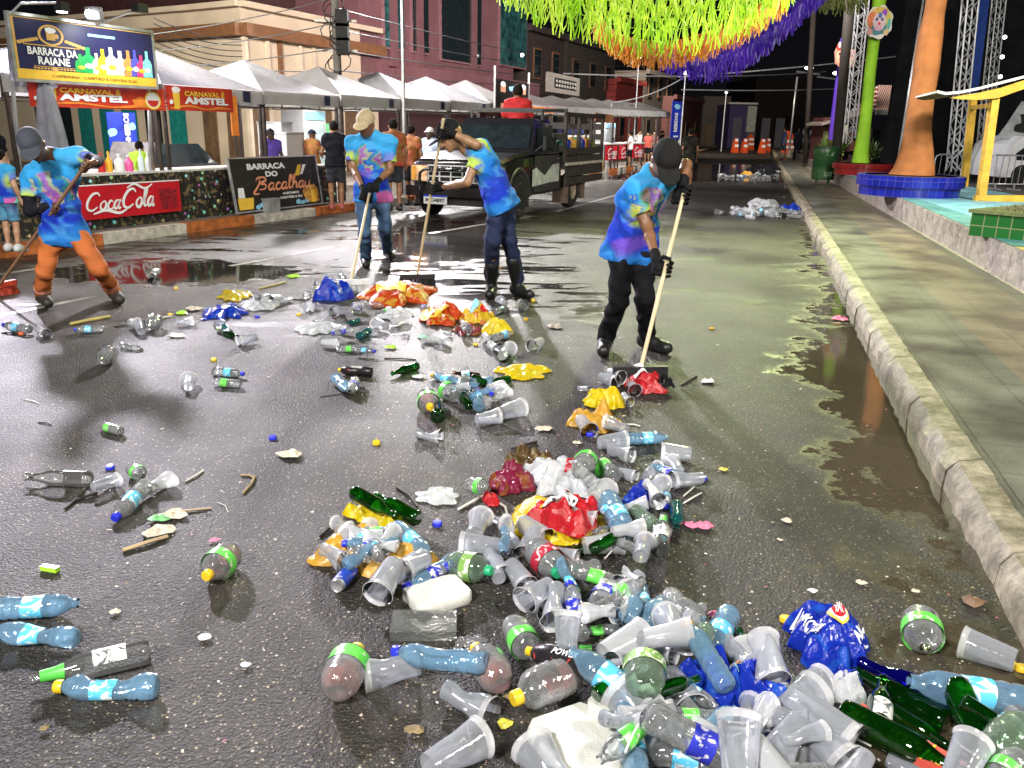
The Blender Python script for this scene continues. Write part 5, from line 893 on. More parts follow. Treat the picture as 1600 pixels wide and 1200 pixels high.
mb = MB(); mb.box((0, -.635, .80), (1.14, .03, .30)); link('grille_back', mb, blackm, t)
mb = MB(); gw = M('grille_white', (.55, .56, .52), .35, var=.1)
for k in range(6): mb.box((-.56+.224*k, -.66, .80), (.022, .03, .30))
for k in range(4): mb.box((0, -.662, .66+.093*k), (1.14, .034, .02))
link('grille', mb, gw, t)
for sx_ in (-1, 1):
    mb = MB(); mb.box((sx_*.74, -.645, .80), (.30, .05, .26)); hl = link('headlight', mb, M('headlamp_amber', (.75, .42, .22), .15, var=.4, vs=14, emit=.35), t)
    mb = MB(); mb.box((sx_*.74, -.65, .94), (.33, .04, .02)); mb.box((sx_*.74, -.65, .66), (.33, .04, .02)); mb.box((sx_*.575, -.65, .80), (.02, .04, .3)); mb.box((sx_*.905, -.65, .80), (.02, .04, .3)); link('bezel', mb, chrome, hl)
    mb = MB(); mb.box((sx_*.855, -.66, .80), (.08, .05, .24)); link('indicator', mb, M('amber_lens', (.6, .3, .05), .2), hl)
mb = MB(); mb.box((0, -.76, .50), (1.86, .16, .17)); link('bumper', mb, bk, t, 30)
mb = MB(); mb.box((0, -.66, .36), (1.6, .1, .2)); link('valance_panel', mb, bkr, t)
mb = MB()
for sx_ in (-1, 1): mb.tube([(sx_*.62, -.84, .30), (sx_*.62, -.9, .55), (sx_*.60, -.90, .82), (sx_*.5, -.9, .88)], .028, 8)
mb.tube([(-.5, -.9, .88), (.5, -.9, .88)], .028, 8); link('bull_bar', mb, bk, t, True)
mb = MB(); mb.box((-.32, -.865, .36), (.46, .012, .15)); pl_ = link('number_plate', mb, M('plate_white', (.62, .64, .63), .4, var=.05), t); mb = MB(); mb.box((-.32, -.873, .425), (.455, .008, .03)); link('blue_strip', mb, blub, pl_)
mb = MB(); put_text(mb, 'MJO4B97', -.51, .30, .38, .085, y=-.876, bold=.03); link('plate_lettering', mb, blackp, pl_)
for (x, y) in ((-.83, 0), (.83, 0), (-.83, 3.05), (.83, 3.05)):
    mb = MB(); mb.lathe([(.20, -.11), (.30, -.12), (.35, -.09), (.365, -.03), (.365, .03), (.35, .09), (.30, .12), (.20, .11), (.20, -.11)], 28, Matrix.Translation((x, y, .365)) @ Matrix.Rotation(R_(90), 4, 'Y')); wh = link('wheel', mb, tyre, t, 50)
    mb = MB(); s_ = 1 if x > 0 else -1; mb.lathe([(.205, .06*s_), (.19, .10*s_), (.12, .04*s_), (.08, .03*s_), (.07, .10*s_), (.0, .10*s_)], 24, Matrix.Translation((x, y, .365)) @ Matrix.Rotation(R_(90), 4, 'Y')); link('rim', mb, M('rim_tan_paint', (.30, .25, .17), .5, var=.3, vs=12), wh, 40)
for sx_ in (-1, 1):
    mb = MB(); V = []; n = 16
    for i in range(n+1): a = math.pi*i/n; V += [(sx_*.90, .44*math.cos(a), .38+.44*math.sin(a)), (sx_*.95, .47*math.cos(a), .38+.47*math.sin(a)), (sx_*.95, .53*math.cos(a), .38+.53*math.sin(a)), (sx_*.93, .55*math.cos(a), .38+.55*math.sin(a))]
    mb.add(V, [(4*i+k, 4*i+4+k, 4*i+5+k, 4*i+1+k) for i in range(n) for k in range(3)]); link('wheel_arch', mb, bkr, t, 40)
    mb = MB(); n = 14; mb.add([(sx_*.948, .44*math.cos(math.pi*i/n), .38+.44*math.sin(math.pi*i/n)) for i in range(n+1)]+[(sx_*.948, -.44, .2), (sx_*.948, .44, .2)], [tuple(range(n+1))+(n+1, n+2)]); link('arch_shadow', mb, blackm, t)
    for y_, h_ in ((2.52, .55), (3.62, .5)): mb = MB(); mb.box((sx_*.83, y_, .40), (.34, .02, h_)); link('mudflap', mb, M('mudflap_brown', (.09, .06, .04), .8, var=.4), t)
mb = MB(); mb.box((0, 2.4, .50), (.9, 4.6, .14)); link('chassis', mb, bkr, t)
mb = MB(); mb.box((0, 3.62, .86), (1.98, 2.62, .10)); link('bed_floor', mb, wood, t)
for sx_ in (-1, 1):
    for k in range(2): mb = MB(); mb.box((sx_*.99, 3.62, .74-.17*k), (.03, 2.6, .15)); link('side_board', mb, wood, t)
    for k in range(2): mb = MB(); mb.box((sx_*.985, 3.62, 1.0+.16*k), (.03, 2.6, .14)); link('side_board', mb, wood, t)
    mb = MB(); mb.box((sx_*1.01, 3.62, .915), (.04, 2.66, .055)); link('pale_rail', mb, M('pale_rail', (.46, .43, .34), .6, var=.3, vs=10), t)
    mb = MB(); mb.box((sx_*.985, 3.62, 1.88), (.05, 2.62, .09)); link('top_rail', mb, wood, t)
    for y in (2.34, 3.2, 4.05, 4.9): mb = MB(); mb.box((sx_*.96, y, 1.40), (.06, .08, 1.0)); link('stake', mb, wood, t)
for y in (2.32, 4.92):
    for k in range(4): mb = MB(); mb.box((0, y, 1.0+.22*k), (1.9, .03, .13)); link('end_board', mb, wood, t)
mb = MB(); mb.box((0, 1.55, 1.92), (1.5, .06, .06)); mb.box((0, 2.3, 1.95), (2.0, .07, .08)); link('roof_rack', mb, bkr, t)
mb = MB(); mb.bar((-.75, 1.55, 1.76), (-.75, 1.55, 1.92), .04); mb.bar((.75, 1.55, 1.76), (.75, 1.55, 1.92), .04); mb.bar((-.75, 1.55, 1.93), (-.9, 2.3, 1.95), .04); mb.bar((.75, 1.55, 1.93), (.9, 2.3, 1.95), .04); link('rack_arms', mb, bkr, t)
# coloured sacks / drums riding in the bed
Tm = TRK.matrix_basis.copy()
for k, (y, c, nm) in enumerate(((2.62, (.01, .12, .09), 'teal'), (2.86, (.01, .03, .30), 'first blue'), (3.2, (.50, .27, .03), 'wide yellow'), (3.55, (.02, .18, .04), 'green'), (3.83, (.01, .03, .34), 'second blue'), (4.15, (.55, .22, .03), 'orange'), (4.5, (.14, .22, .03), 'olive'))):
    p = Tm @ Vector((.78, y, .915)); t2 = thing('drum', nm+' plastic drum standing in the truck bed', 'drum', p, TRK.rotation_euler.z); mb = MB(); w_ = .15 if 'wide' in nm else .115
    mb.lathe([(w_, 0), (w_*1.03, .05), (w_, .1), (w_, .38), (w_*1.04, .42), (w_*.9, .47), (w_*.35, .50), (w_*.35, .53)], 18, caps=True); link('body', mb, M('drum_%d' % k, c, .4, var=.2), t2, 40)
    mb = MB(); mb.lathe([(w_*.4, .52), (w_*.4, .56), (.001, .565)], 10); link('lid', mb, white, t2, 40)
    mb = MB(); mb.box((w_*.97, 0, .12), (.02, .08, .07)); link('label', mb, white, t2)
# ------------------------------------------------------------------ bodies as one skinned surface (distance fields meshed by surface nets)
class Field:
    def __init__(s, lo, hi, h):
        s.h = h; s.lo = np.array(lo)-3*h; s.n = np.ceil((np.array(hi)+3*h-s.lo)/h).astype(int)+1; s.v = np.full(s.n, .6, np.float32)
    def sub(s, lo, hi):
        a = np.clip(np.floor((np.array(lo)-s.lo)/s.h).astype(int), 0, s.n-1); b = np.clip(np.ceil((np.array(hi)-s.lo)/s.h).astype(int)+1, 1, s.n)
        ax = [s.lo[i]+s.h*np.arange(a[i], b[i]) for i in range(3)]; X, Y, Z = np.meshgrid(*ax, indexing='ij'); return tuple(slice(a[i], b[i]) for i in range(3)), X, Y, Z
    def join(s, sl, d, k):
        v = s.v[sl]
        if k <= 0: s.v[sl] = np.minimum(v, d); return
        h = np.clip(.5+.5*(v-d)/k, 0, 1); s.v[sl] = v*(1-h)+d*h-k*h*(1-h)
    def cap(s, a, b, ra, rb=None, k=.03, cut=None, flat=None):
        rb = ra if rb is None else rb; a = np.array(a, float); b = np.array(b, float); R = max(ra, rb)+.09
        sl, X, Y, Z = s.sub(np.minimum(a, b)-R, np.maximum(a, b)+R); ab = b-a; L = ab@ab+1e-12
        t = np.clip(((X-a[0])*ab[0]+(Y-a[1])*ab[1]+(Z-a[2])*ab[2])/L, 0, 1)
        dx, dy, dz = X-a[0]-t*ab[0], Y-a[1]-t*ab[1], Z-a[2]-t*ab[2]
        d = np.sqrt(dx*dx+dy*dy+dz*dz)-(ra+(rb-ra)*t)
        if cut is not None: p, n = cut; d = np.maximum(d, (X-p[0])*n[0]+(Y-p[1])*n[1]+(Z-p[2])*n[2])
        s.join(sl, d.astype(np.float32), k)
    def ell(s, c, r, Rm=None, k=.02, cut=None, op=1):
        c = np.array(c, float); r = np.array(r, float); Rm = np.eye(3) if Rm is None else Rm; B = r.max()+.06
        sl, X, Y, Z = s.sub(c-B, c+B); q = [(X-c[0])*Rm[0, i]+(Y-c[1])*Rm[1, i]+(Z-c[2])*Rm[2, i] for i in range(3)]
        k0 = np.sqrt(sum((q[i]/r[i])**2 for i in range(3))); k1 = np.sqrt(sum((q[i]/r[i]**2)**2 for i in range(3)))+1e-9; d = k0*(k0-1)/k1
        if cut is not None: p, n = cut; d = np.maximum(d, (X-p[0])*n[0]+(Y-p[1])*n[1]+(Z-p[2])*n[2])
        if op > 0: s.join(sl, d.astype(np.float32), k)
        else: v = s.v[sl]; h = np.clip(.5-.5*(v+d)/max(k, 1e-4), 0, 1); s.v[sl] = v*(1-h)-d*h+k*h*(1-h)
    def clip(s, p, n):
        sl, X, Y, Z = s.sub(s.lo, s.lo+s.n*s.h); s.v = np.maximum(s.v, ((X-p[0])*n[0]+(Y-p[1])*n[1]+(Z-p[2])*n[2]).astype(np.float32))
    def wrinkle(s, amp, f, seed=0, dirv=(0, 0, 1)):
        sl, X, Y, Z = s.sub(s.lo, s.lo+s.n*s.h); d = np.array(dirv, float); d /= np.linalg.norm(d)
        w1 = np.sin(X*f*.9+seed+1.7*np.sin(Z*f*.55+seed*2)); w2 = np.sin(Y*f*.8+1.3*seed+1.5*np.sin(X*f*.6)); u = X*d[0]+Y*d[1]+Z*d[2]
        w3 = np.sin(u*f*1.7+1.6*w1+1.3*w2); s.v += (amp*(.6*w3*np.abs(w3)+.4*w1*w2)).astype(np.float32)
    def mesh(s):
        v = s.v; ins = v < 0; nx, ny, nz = v.shape
        c = [v[i:nx-1+i, j:ny-1+j, k:nz-1+k] for i in (0, 1) for j in (0, 1) for k in (0, 1)]
        si = [x < 0 for x in c]; anyi = np.zeros_like(si[0]); alli = np.ones_like(si[0])
        for x in si: anyi |= x; alli &= x
        act = anyi & ~alli; idx = -np.ones(act.shape, np.int64); I = np.argwhere(act); idx[act] = np.arange(len(I))
        P = np.zeros((len(I), 3)); cnt = np.zeros(len(I)); cv = np.stack([x[act] for x in c], 1)
        cor = np.array([(i, j, k) for i in (0, 1) for j in (0, 1) for k in (0, 1)], float)
        for a in range(8):
            for b in range(a+1, 8):
                if np.abs(cor[a]-cor[b]).sum() != 1: continue
                va, vb = cv[:, a], cv[:, b]; m = (va < 0) != (vb < 0); t = np.where(m, va/np.where(va-vb == 0, 1, va-vb), 0)
                P += np.where(m, 1, 0)[:, None]*(cor[a]+t[:, None]*(cor[b]-cor[a])); cnt += m
        P = s.lo+s.h*(I+P/cnt[:, None]); F_ = []
        for ax in range(3):
            a = ins[tuple(slice(0, -1) if q == ax else slice(None) for q in range(3))]; b = ins[tuple(slice(1, None) if q == ax else slice(None) for q in range(3))]
            for sgn, m in ((0, a & ~b), (1, b & ~a)):
                E_ = np.argwhere(m); u, w_ = [(1, 2), (2, 0), (0, 1)][ax]; ok_ = (E_[:, u] > 0) & (E_[:, w_] > 0) & (E_[:, u] < v.shape[u]-1) & (E_[:, w_] < v.shape[w_]-1); E_ = E_[ok_]
                def g(du, dw): q = E_.copy(); q[:, u] += du; q[:, w_] += dw; return idx[q[:, 0], q[:, 1], q[:, 2]]
                Q = np.stack([g(-1, -1), g(0, -1), g(0, 0), g(-1, 0)], 1); F_.append(Q if sgn == 0 else Q[:, ::-1])
        Fq = np.concatenate(F_); Fq = Fq[(Fq >= 0).all(1)]
        # light smoothing
        for _ in range(2):
            S = np.zeros_like(P); C_ = np.zeros(len(P))
            for q in range(4):
                a, b = Fq[:, q], Fq[:, (q+1) % 4]; np.add.at(S, a, P[b]); np.add.at(C_, a, 1); np.add.at(S, b, P[a]); np.add.at(C_, b, 1)
            P = np.where(C_[:, None] > 0, P*.55+.45*S/np.maximum(C_, 1)[:, None], P)
        return P, Fq
def flink(name, fld, mat_, parent, colfn=None):
    P, Fq = fld.mesh(); mb = MB(); mb.v = [tuple(p) for p in P]; mb.f = [tuple(int(i) for i in f) for f in Fq]
    return link(name, mb, mat_, parent, True, world=True, colors=colfn(P) if colfn else None)
def nrm(v): v = np.array(v, float); return v/(np.linalg.norm(v)+1e-9)
def skinm(name, c): return M(name, c, .45, var=.12, vs=14, bump=.08, bs=90)
def headframe(J): 
    f = nrm(J['fd']); up = nrm(J['hd']-J['nk']); up = nrm(nrm(J.get('up', up))-0); x = nrm(np.cross(f, up)); up = np.cross(x, f); return np.stack([x, f, up], 1)
def hands(fl, wr, g, ax, s, k=.008, open_=False):
    """palm and five fingers closed round a stick through g along ax"""
    w_ = nrm(g-wr-ax*((g-wr)@ax)); n_ = np.cross(ax, w_); r = .024*s; fr = .0088*s
    fl.cap(wr, g-w_*.05*s, .026*s, .024*s, .02)
    for o in (-.028, 0, .028): fl.cap(g-w_*.065*s+ax*o*s, g-w_*.022*s+n_*.012*s+ax*o*s, .018*s, .014*s, .015)
    for i, (o, l) in enumerate(((.036, 1.), (.012, 1.1), (-.012, 1.05), (-.036, .85))):
        prev = None
        for q in range(6):
            th = R_(200-q*46*l); p = g+ax*o*s+(n_*math.cos(th-R_(90))+w_*math.cos(th))*(r+fr)*1.05
            if prev is not None: fl.cap(prev, p, fr*(1.12-.05*q), fr*(1.07-.05*q), k*.4)
            prev = p
    a = g-w_*.05*s+ax*.03*s-n_*.01*s; b = g+ax*.055*s-n_*.030*s-w_*.01*s; c = g+ax*.050*s-n_*.018*s+w_*.026*s
    fl.cap(a, b, .0125*s, .0115*s, .01); fl.cap(b, c, .011*s, .0095*s, .006)
PAL = np.array([(.70, .60, .03), (.12, .45, .05), (.75, .10, .30), (.03, .08, .50), (.80, .35, .03), (.60, .70, .10), (.05, .3, .5), (.45, .05, .4)])
def tiedye(J, ends, seed=0):
    pv, nk, ch = J['pv'], J['nk'], J['ch']; ax = nk-pv; L_ = np.linalg.norm(ax); a = ax/L_; x = nrm(J['shR']-J['shL']); f = np.cross(a, x); f = f if f@np.array(J['cf']) > 0 else -f
    def fn(P):
        t = ((P-pv)@a)/L_; u = (P-ch)@x; v = (P-ch)@a; d = (P-ch)@f
        nz = np.array([mnoise.noise(Vector((p[0]*3+seed, p[1]*3, p[2]*6))) for p in P]); n2 = np.array([mnoise.noise(Vector((p[0]*9+seed, p[1]*9, p[2]*15))) for p in P])
        q = np.clip(t+nz*.22, 0, 1)[:, None]
        stops = [(0, (.02, .16, .50)), (.15, (.010, .035, .42)), (.38, (.02, .05, .44)), (.58, (.015, .15, .56)), (.8, (.03, .30, .66)), (1, (.05, .36, .68))]
        C = np.zeros((len(P), 3))
        for i in range(3): C[:, i] = np.interp(q[:, 0], [s_[0] for s_ in stops], [s_[1][i] for s_ in stops])
        st = np.clip((n2-.18)*5, 0, 1)[:, None]; C = C*(1-.5*st)+np.array((.08, .34, .7))*.5*st
        pk = np.clip((nz-.46)*6, 0, 1)[:, None]*(t[:, None] < .5); C = C*(1-pk*.4)+np.array((.30, .10, .5))*pk*.4
        for e in ends:
            de = np.linalg.norm(P-e, axis=1)+nz*.06; m = np.clip((.125-de)/.05, 0, 1)[:, None]; cc = np.where(n2[:, None] > .12, (.16, .22, .58), (.40, .54, .10)); C = C*(1-m)+cc*m
        hem = np.clip((.03-t+n2*.10)/.04, 0, 1)[:, None]*(u[:, None] > .05); C = C*(1-.8*hem)+np.where(nz[:, None] > 0, (.7, .12, .35), (.25, .65, .45))*.8*hem
        sp = (d > .05) & ((u/.155)**2+((v+.02)/.125)**2+n2*.9 < 1)
        k = (np.floor(u*34+n2*3.5+v*9)*3+np.floor(v*20+nz*4-u*6)*5).astype(int) % 8; C[sp] = PAL[k[sp]]*.45+C[sp]*.38
        return C
    return fn
def person(label, J, sk, s=1., h=.0115, shirt='tiedye', pants=None, shoe=None, cap=None, hair=None, glove=None, sleeve=None, group=None, legs='long', detail=True, grips=None, seed=0, shirtm=None, sleeve_t=.62, boots=0, tucked=0, brim=True, skirt=False, headonly=False, bag=None):
    J = {k: (np.array(v, float) if not isinstance(v, str) else v) for k, v in J.items()}
    base = (J['anL']+J['anR'])/2; base[2] = J.get('gz', np.array(0.)); t = thing('person', label, 'person', base, group=group)
    pts = np.array([v for k, v in J.items() if getattr(v, 'shape', None) == (3,) and k not in ('fd', 'cf', 'up')]); lo = pts.min(0)-.16; hi = pts.max(0)+.16
    shL, shR, elL, elR, wrL, wrR, ch, pv, nk, hd, hpL, hpR = (J[k] for k in 'shL shR elL elR wrL wrR ch pv nk hd hpL hpR'.split()); x = nrm(shR-shL); xp = nrm(hpR-hpL)
    HF = headframe(J); hx, hf, hu = HF[:, 0], HF[:, 1], HF[:, 2]; s0 = s
    f = Field(lo, hi, h)
    def torso(f, o, leg=True):
        f.cap(ch-x*.085*s, ch+x*.085*s, (.105+o)*s, k=.05); f.cap(shL+x*.03*s, shR-x*.03*s, (.062+o)*s, k=.06); w_ = (pv*.5+ch*.5); f.cap(w_-x*.06*s, w_+x*.06*s, (.098+o)*s, k=.07); f.cap(ch, w_, (.11+o)*s, (.10+o)*s, k=.05); f.cap(w_, pv, (.105+o)*s, (.105+o)*s, k=.05); f.cap(hpL+xp*.02*s, hpR-xp*.02*s, (.098+o)*s, k=.05)
    torso(f, -.004); f.cap(nk-nrm(hd-nk)*.02, hd-hu*.03*s, .056*s, .052*s, k=.03); f.cap(shL, nk, .05*s, .055*s, k=.05); f.cap(shR, nk, .05*s, .055*s, k=.05)
    s = s0*1.10; f.ell(hd+hu*.012*s-hf*.012*s, (.076*s, .096*s, .098*s), HF, k=.02); f.ell(hd-hu*.052*s+hf*.018*s, (.056*s, .068*s, .062*s), HF, k=.035)
    if detail:
        f.cap(hd+hf*.088*s+hu*.005*s, hd+hf*.104*s-hu*.028*s, .009*s, .0155*s, k=.014); f.cap(hd+hf*.078*s+hu*.028*s-hx*.03*s, hd+hf*.078*s+hu*.028*s+hx*.03*s, .014*s, k=.012)
        f.cap(hd+hf*.078*s-hu*.058*s-hx*.016*s, hd+hf*.078*s-hu*.058*s+hx*.016*s, .0105*s, k=.008); f.ell(hd+hf*.066*s-hu*.092*s, (.024*s, .020*s, .018*s), HF, k=.02)
        for q in (-1, 1): f.ell(hd+hx*.078*s*q-hf*.01*s-hu*.012*s, (.012*s, .022*s, .032*s), HF, k=.008); f.ell(hd+hf*.088*s+hx*.030*s*q+hu*.006*s, (.017*s, .010*s, .011*s), HF, k=.01, op=-1)
    s = s0
    for (a, b, c) in ((shL, elL, wrL), (shR, elR, wrR)): f.cap(a, b, .049*s, .039*s, k=.035); f.cap(b, b*.65+c*.35, .040*s, .038*s, k=.02); f.cap(b*.65+c*.35, c, .038*s, .025*s, k=.02)
    for q in 'LR':
        hp, kn, an, to = J['hp'+q], J['kn'+q], J['an'+q], J['to'+q]; lr = s*(.84 if legs == 'long' and pants else 1); f.cap(hp, kn, .078*lr, .052*lr, k=.04); f.cap(kn, kn*.68+an*.32, .052*lr, .053*lr, k=.02); f.cap(kn*.68+an*.32, an, .053*lr, .034*lr, k=.02); f.cap(an-(0, 0, .03), to, .036*s, .030*s, k=.02)
    if not glove or grips is None:
        for i, (el, wr) in enumerate(((elL, wrL), (elR, wrR))):
            g = grips[i] if grips else None
            if g is None: 
                d = nrm(wr-el); f.cap(wr, wr+d*.08*s, .026*s, .03*s, k=.02)
                pn = nrm(np.cross(d, (.3, .8, .1)))
                for o in (-.024, -.008, .008, .024): f.cap(wr+d*.075*s+pn*o*s, wr+d*.155*s+pn*o*1.25*s, .009*s, .008*s, k=.006)
                f.cap(wr+d*.03*s+pn*.025*s, wr+d*.085*s+pn*.055*s, .011*s, .009*s, k=.008)
            else: hands(f, wr, np.array(g[0]), nrm(g[1]), s)
    flink('body', f, skinm('skin_%02d' % int(sk[0]*100+sk[2]*7), sk), t)
    if glove and grips:
        for i, (el, wr) in enumerate(((elL, wrL), (elR, wrR))):
            g = grips[i]
            if g is None: continue
            gp = np.array(g[0]); lo_ = np.minimum(wr, gp)-.12; hi_ = np.maximum(wr, gp)+.12; fg = Field(lo_, hi_, .0052); hands(fg, wr, gp, nrm(g[1]), s*1.18); d = nrm(el-wr); fg.cap(wr+d*.05*s, wr, .036*s, .031*s, k=.02); flink('glove', fg, glove, t)
    if shirt:
        f = Field(lo, hi, h*.9); o = .014; torso(f, o); ends = []; f.cap(shL, nk, .064*s, .066*s, k=.05); f.cap(shR, nk, .064*s, .066*s, k=.05)
        for (a, b, c) in ((shL, elL, wrL), (shR, elR, wrR)):
            d = nrm(b-a); e = a+(b-a)*sleeve_t; ends.append(e); f.cap(a, e, (.062+.0)*s, .066*s, k=.045, cut=(e, d))
        axd = nrm(pv-ch); f.cap(pv-axd*.06*s-xp*.078*s, pv+axd*.12*s-xp*.10*s, .114*s, .122*s, k=.05); f.cap(pv-axd*.06*s+xp*.078*s, pv+axd*.12*s+xp*.10*s, .114*s, .122*s, k=.05)
        f.wrinkle(.011*s, 24, seed, nrm(ch-pv)+np.array([.4, 0, 0])); f.clip(pv+axd*(.10-.05*tucked)*s, axd)
        # neck opening
        un = nrm(hd-nk); f.ell(nk+un*.082*s, (.066*s, .066*s, .042*s), np.stack([x, np.cross(un, x), un], 1), k=.01, op=-1)
        flink('shirt', f, shirtm or vcol('tie_dye_shirt'), t, tiedye(J, ends, seed) if shirt == 'tiedye' else None)
    if sleeve:      # long black under-sleeves
        for (a, b, c) in ((shL, elL, wrL), (shR, elR, wrR)): f = Field(lo, hi, h); f.cap(a*.4+b*.6, b, .052*s, .048*s, k=.02); f.cap(b, b*.2+c*.8, .047*s, .036*s, k=.02); f.wrinkle(.002, 45, seed); flink('under_sleeve', f, sleeve, t)
    if pants:
        f = Field(lo, hi, h); f.cap(hpL+xp*.02*s, hpR-xp*.02*s, .100*s, k=.05); f.cap(pv-xp*.05, pv+xp*.05, .098*s, k=.05)
        for q in 'LR':
            hp, kn, an = J['hp'+q], J['kn'+q], J['an'+q]
            if legs == 'long': f.cap(hp, kn, .092*s, .070*s, k=.04); f.cap(kn, an+(0, 0, -.01 if not boots else .08), .072*s, (.064 if not boots else .068)*s, k=.025)
            else: e = hp*.15+kn*.85; f.cap(hp, e, .10*s, .09*s, k=.04, cut=(e, nrm(kn-hp)))
        f.wrinkle(.012*s, 27, seed+3, (.25, .3, 1)); 
        if legs != 'long': pass
        flink('trousers' if legs == 'long' else 'shorts', f, pants, t)
    if shoe:
        for q in 'LR':
            an, to = J['an'+q], J['to'+q]; f = Field(np.minimum(an, to)-.15, np.maximum(an, to)+(.15, .15, .15+boots), .009); gz = float(J.get('gz', np.array(0.))); d = to-an; d[2] = 0; d = nrm(d); hl_ = np.array([an[0], an[1], 0])-d*.035*s; hl_[2] = max(an[2]-.045, gz+.045)
            f.cap(hl_, to, .050*s, .047*s, k=.03); f.cap(hl_+(0, 0, .02), to*.5+hl_*.5+(0, 0, .02), .047*s, .046*s, k=.03); f.cap(an, an+nrm(J['kn'+q]-an)*(.02+boots), .048*s, .068*s if boots else .05*s, k=.03); f.clip((0, 0, min(gz+.004, to[2]-.036)), (0, 0, -1)); flink('boot' if boots or True else 'shoe', f, shoe, t)
    s = s0*1.10
    if hair is not None:
        f = Field(hd-.18, hd+.18, .007); f.ell(hd+hu*.022*s-hf*.02*s, (.083*s, .098*s, .098*s), HF, k=.01, cut=(hd+hf*.045*s+hu*.03*s, nrm(hf*.75-hu*.75))); f.wrinkle(.002, 90, seed); flink('hair', f, hair, t)
    if cap is not None:
        f = Field(hd-.26, hd+.26, .0065); f.ell(hd+hu*.030*s-hf*.012*s, (.088*s, .106*s, .098*s), HF, k=.01, cut=(hd+hu*.022*s, -hu))
        if brim: f.ell(hd+hu*.030*s+hf*.105*s, (.072*s, .088*s, .012*s), HF, k=.012); 
        f.wrinkle(.0015, 50, 1); flink('cap', f, cap, t)
        mb = MB(); mb.sphere(tuple(hd+hu*.127*s-hf*.012*s), .008); link('cap_button', mb, cap, t, True, world=True)
    if detail and not headonly:
        for q in (-1, 1):
            mb = MB(); mb.sphere(tuple(hd+hf*.078*s+hx*.029*s*q+hu*.004*s), .0095*s, 10, 6); e_ = link('eye', mb, M('eye_white', (.6, .55, .5), .2, var=.02), t, True, world=True)
            mb = MB(); mb.sphere(tuple(hd+hf*.085*s+hx*.029*s*q+hu*.001*s), .0048*s, 8, 6); link('iris', mb, blackp, e_, True, world=True)
    return t
def broom(label, top, bot, head=None, colr=None, hm=None, r=.014, wid=.36, hdir=None):
    top = np.array(top); bot = np.array(bot); t = thing('broom', label, 'broom', (bot[0], bot[1], 0)); mb = MB(); n = 10; mb.tube([bot+(top-bot)*i/n for i in range(n+1)], r, 10); link('handle', mb, colr, t, 60, world=True)
    hdir = np.array(hdir if hdir is not None else (1, .2, 0)); a = math.atan2(hdir[1], hdir[0]); mb = MB(); mb.box((bot[0], bot[1], .11), (wid, .05, .05), rz=a); hb = link('head_block', mb, hm, t, world=True); mb = MB(); rnd = random.Random(3)
    for k in range(200):
        u = rnd.uniform(-.5, .5)*wid; v = rnd.uniform(-.02, .02); x = bot[0]+u*math.cos(a)-v*math.sin(a); y = bot[1]+u*math.sin(a)+v*math.cos(a); mb.bar((x, y, .09), (x+u*.15+rnd.uniform(-.01, .01), y+rnd.uniform(-.02, .02), .004), .004)
    link('bristles', mb, hm, t, world=True); return t
blackg = M('black_glove_knit', (.010, .010, .011), .85, bump=.3, bs=120); denim = M('denim_blue', (.055, .12, .24), .8, var=.35, vs=7, bump=.9, bs=16, col2=(.10, .19, .33)); navyp = M('navy_trousers', (.007, .014, .05), .85, var=.25, bump=1, bs=14); blackt = M('black_trousers', (.008, .008, .010), .85, var=.3, bump=1, bs=14); orp = M('orange_trousers', (.46, .12, .025), .85, var=.16, vs=4, bump=1.0, bs=11); boot = M('black_boot_rubber', (.010, .010, .010), .4, var=.3, bump=.1); dbt = M('dark_leather_boot', (.03, .025, .02), .6, var=.4, bump=.2)
wood_l = M('pale_broomstick', (.60, .50, .30), .5, var=.10, vs=6); wood_b = M('brown_broomstick', (.30, .16, .09), .5, var=.15)
def A(Y0): return lambda x, y, d=0.: at(x, y, Y0+d)
def foot(px, py, fx, fy): g = G(px, py); q = G(fx, fy); an = g.copy(); an[2] = .10; to = g+nrm(q-g)*.20; to[2] = .05; return an, to
# --- left sweeper, orange trousers
w = A(7.25); anL, toL = foot(68, 476, 88, 490); anR, toR = foot(180, 470, 203, 486)
J = dict(hd=w(50, 226, -.30), fd=nrm((.30, -.62, -.62)), up=(-.05, -.5, .8), nk=w(80, 244, -.12), ch=w(88, 284, -.05), pv=w(100, 362, .02), shL=w(46, 276, -.12), shR=w(126, 244, -.02), elL=w(46, 330, -.16), elR=w(152, 252, -.16), wrL=w(50, 352, -.38), wrR=w(134, 262, -.42), hpL=w(80, 375, 0), hpR=w(122, 370, 0), knL=w(70, 425, -.08), knR=w(155, 420, -.06), anL=anL, toL=toL, anR=anR, toR=toR, cf=(.1, -1, 0))
st0 = w(136, 255, -.46); st1 = G(-2, 447, .10); ax = nrm(st0-st1); g1 = w(51, 362, -.44); tt = ((g1-st1)@ax); g1 = st1+ax*tt; g2 = st0-ax*.05
J['wrL'] = g1+np.array([.01, .07, .05]); J['wrR'] = g2+np.array([.05, .07, .03])
person('person in orange trousers and grey cap sweeping at the far left, black sleeves', J, (.12, .055, .028), .98, cap=M('cap_slate', (.045, .05, .07), .8, bump=.2), pants=orp, shoe=dbt, grips=[(g1, ax), (g2, ax)], sleeve=M('black_sleeve', (.012, .012, .016), .8), seed=1, sleeve_t=.55)
refl = M('reflective_pink', (.75, .33, .25), .5)
for q in ((anL, J['knL']), (anR, J['knR'])):
    p = q[0]+(q[1]-q[0])*.33; P_ = [o for o in bpy.data.objects if o.get('label', '').startswith('person in orange')][0]; d = nrm(q[1]-q[0]); mb = MB(); mb.tube([p-d*.025, p+d*.025], .0745, 20, caps=False); link('reflective_band', mb, refl, P_, True, world=True)
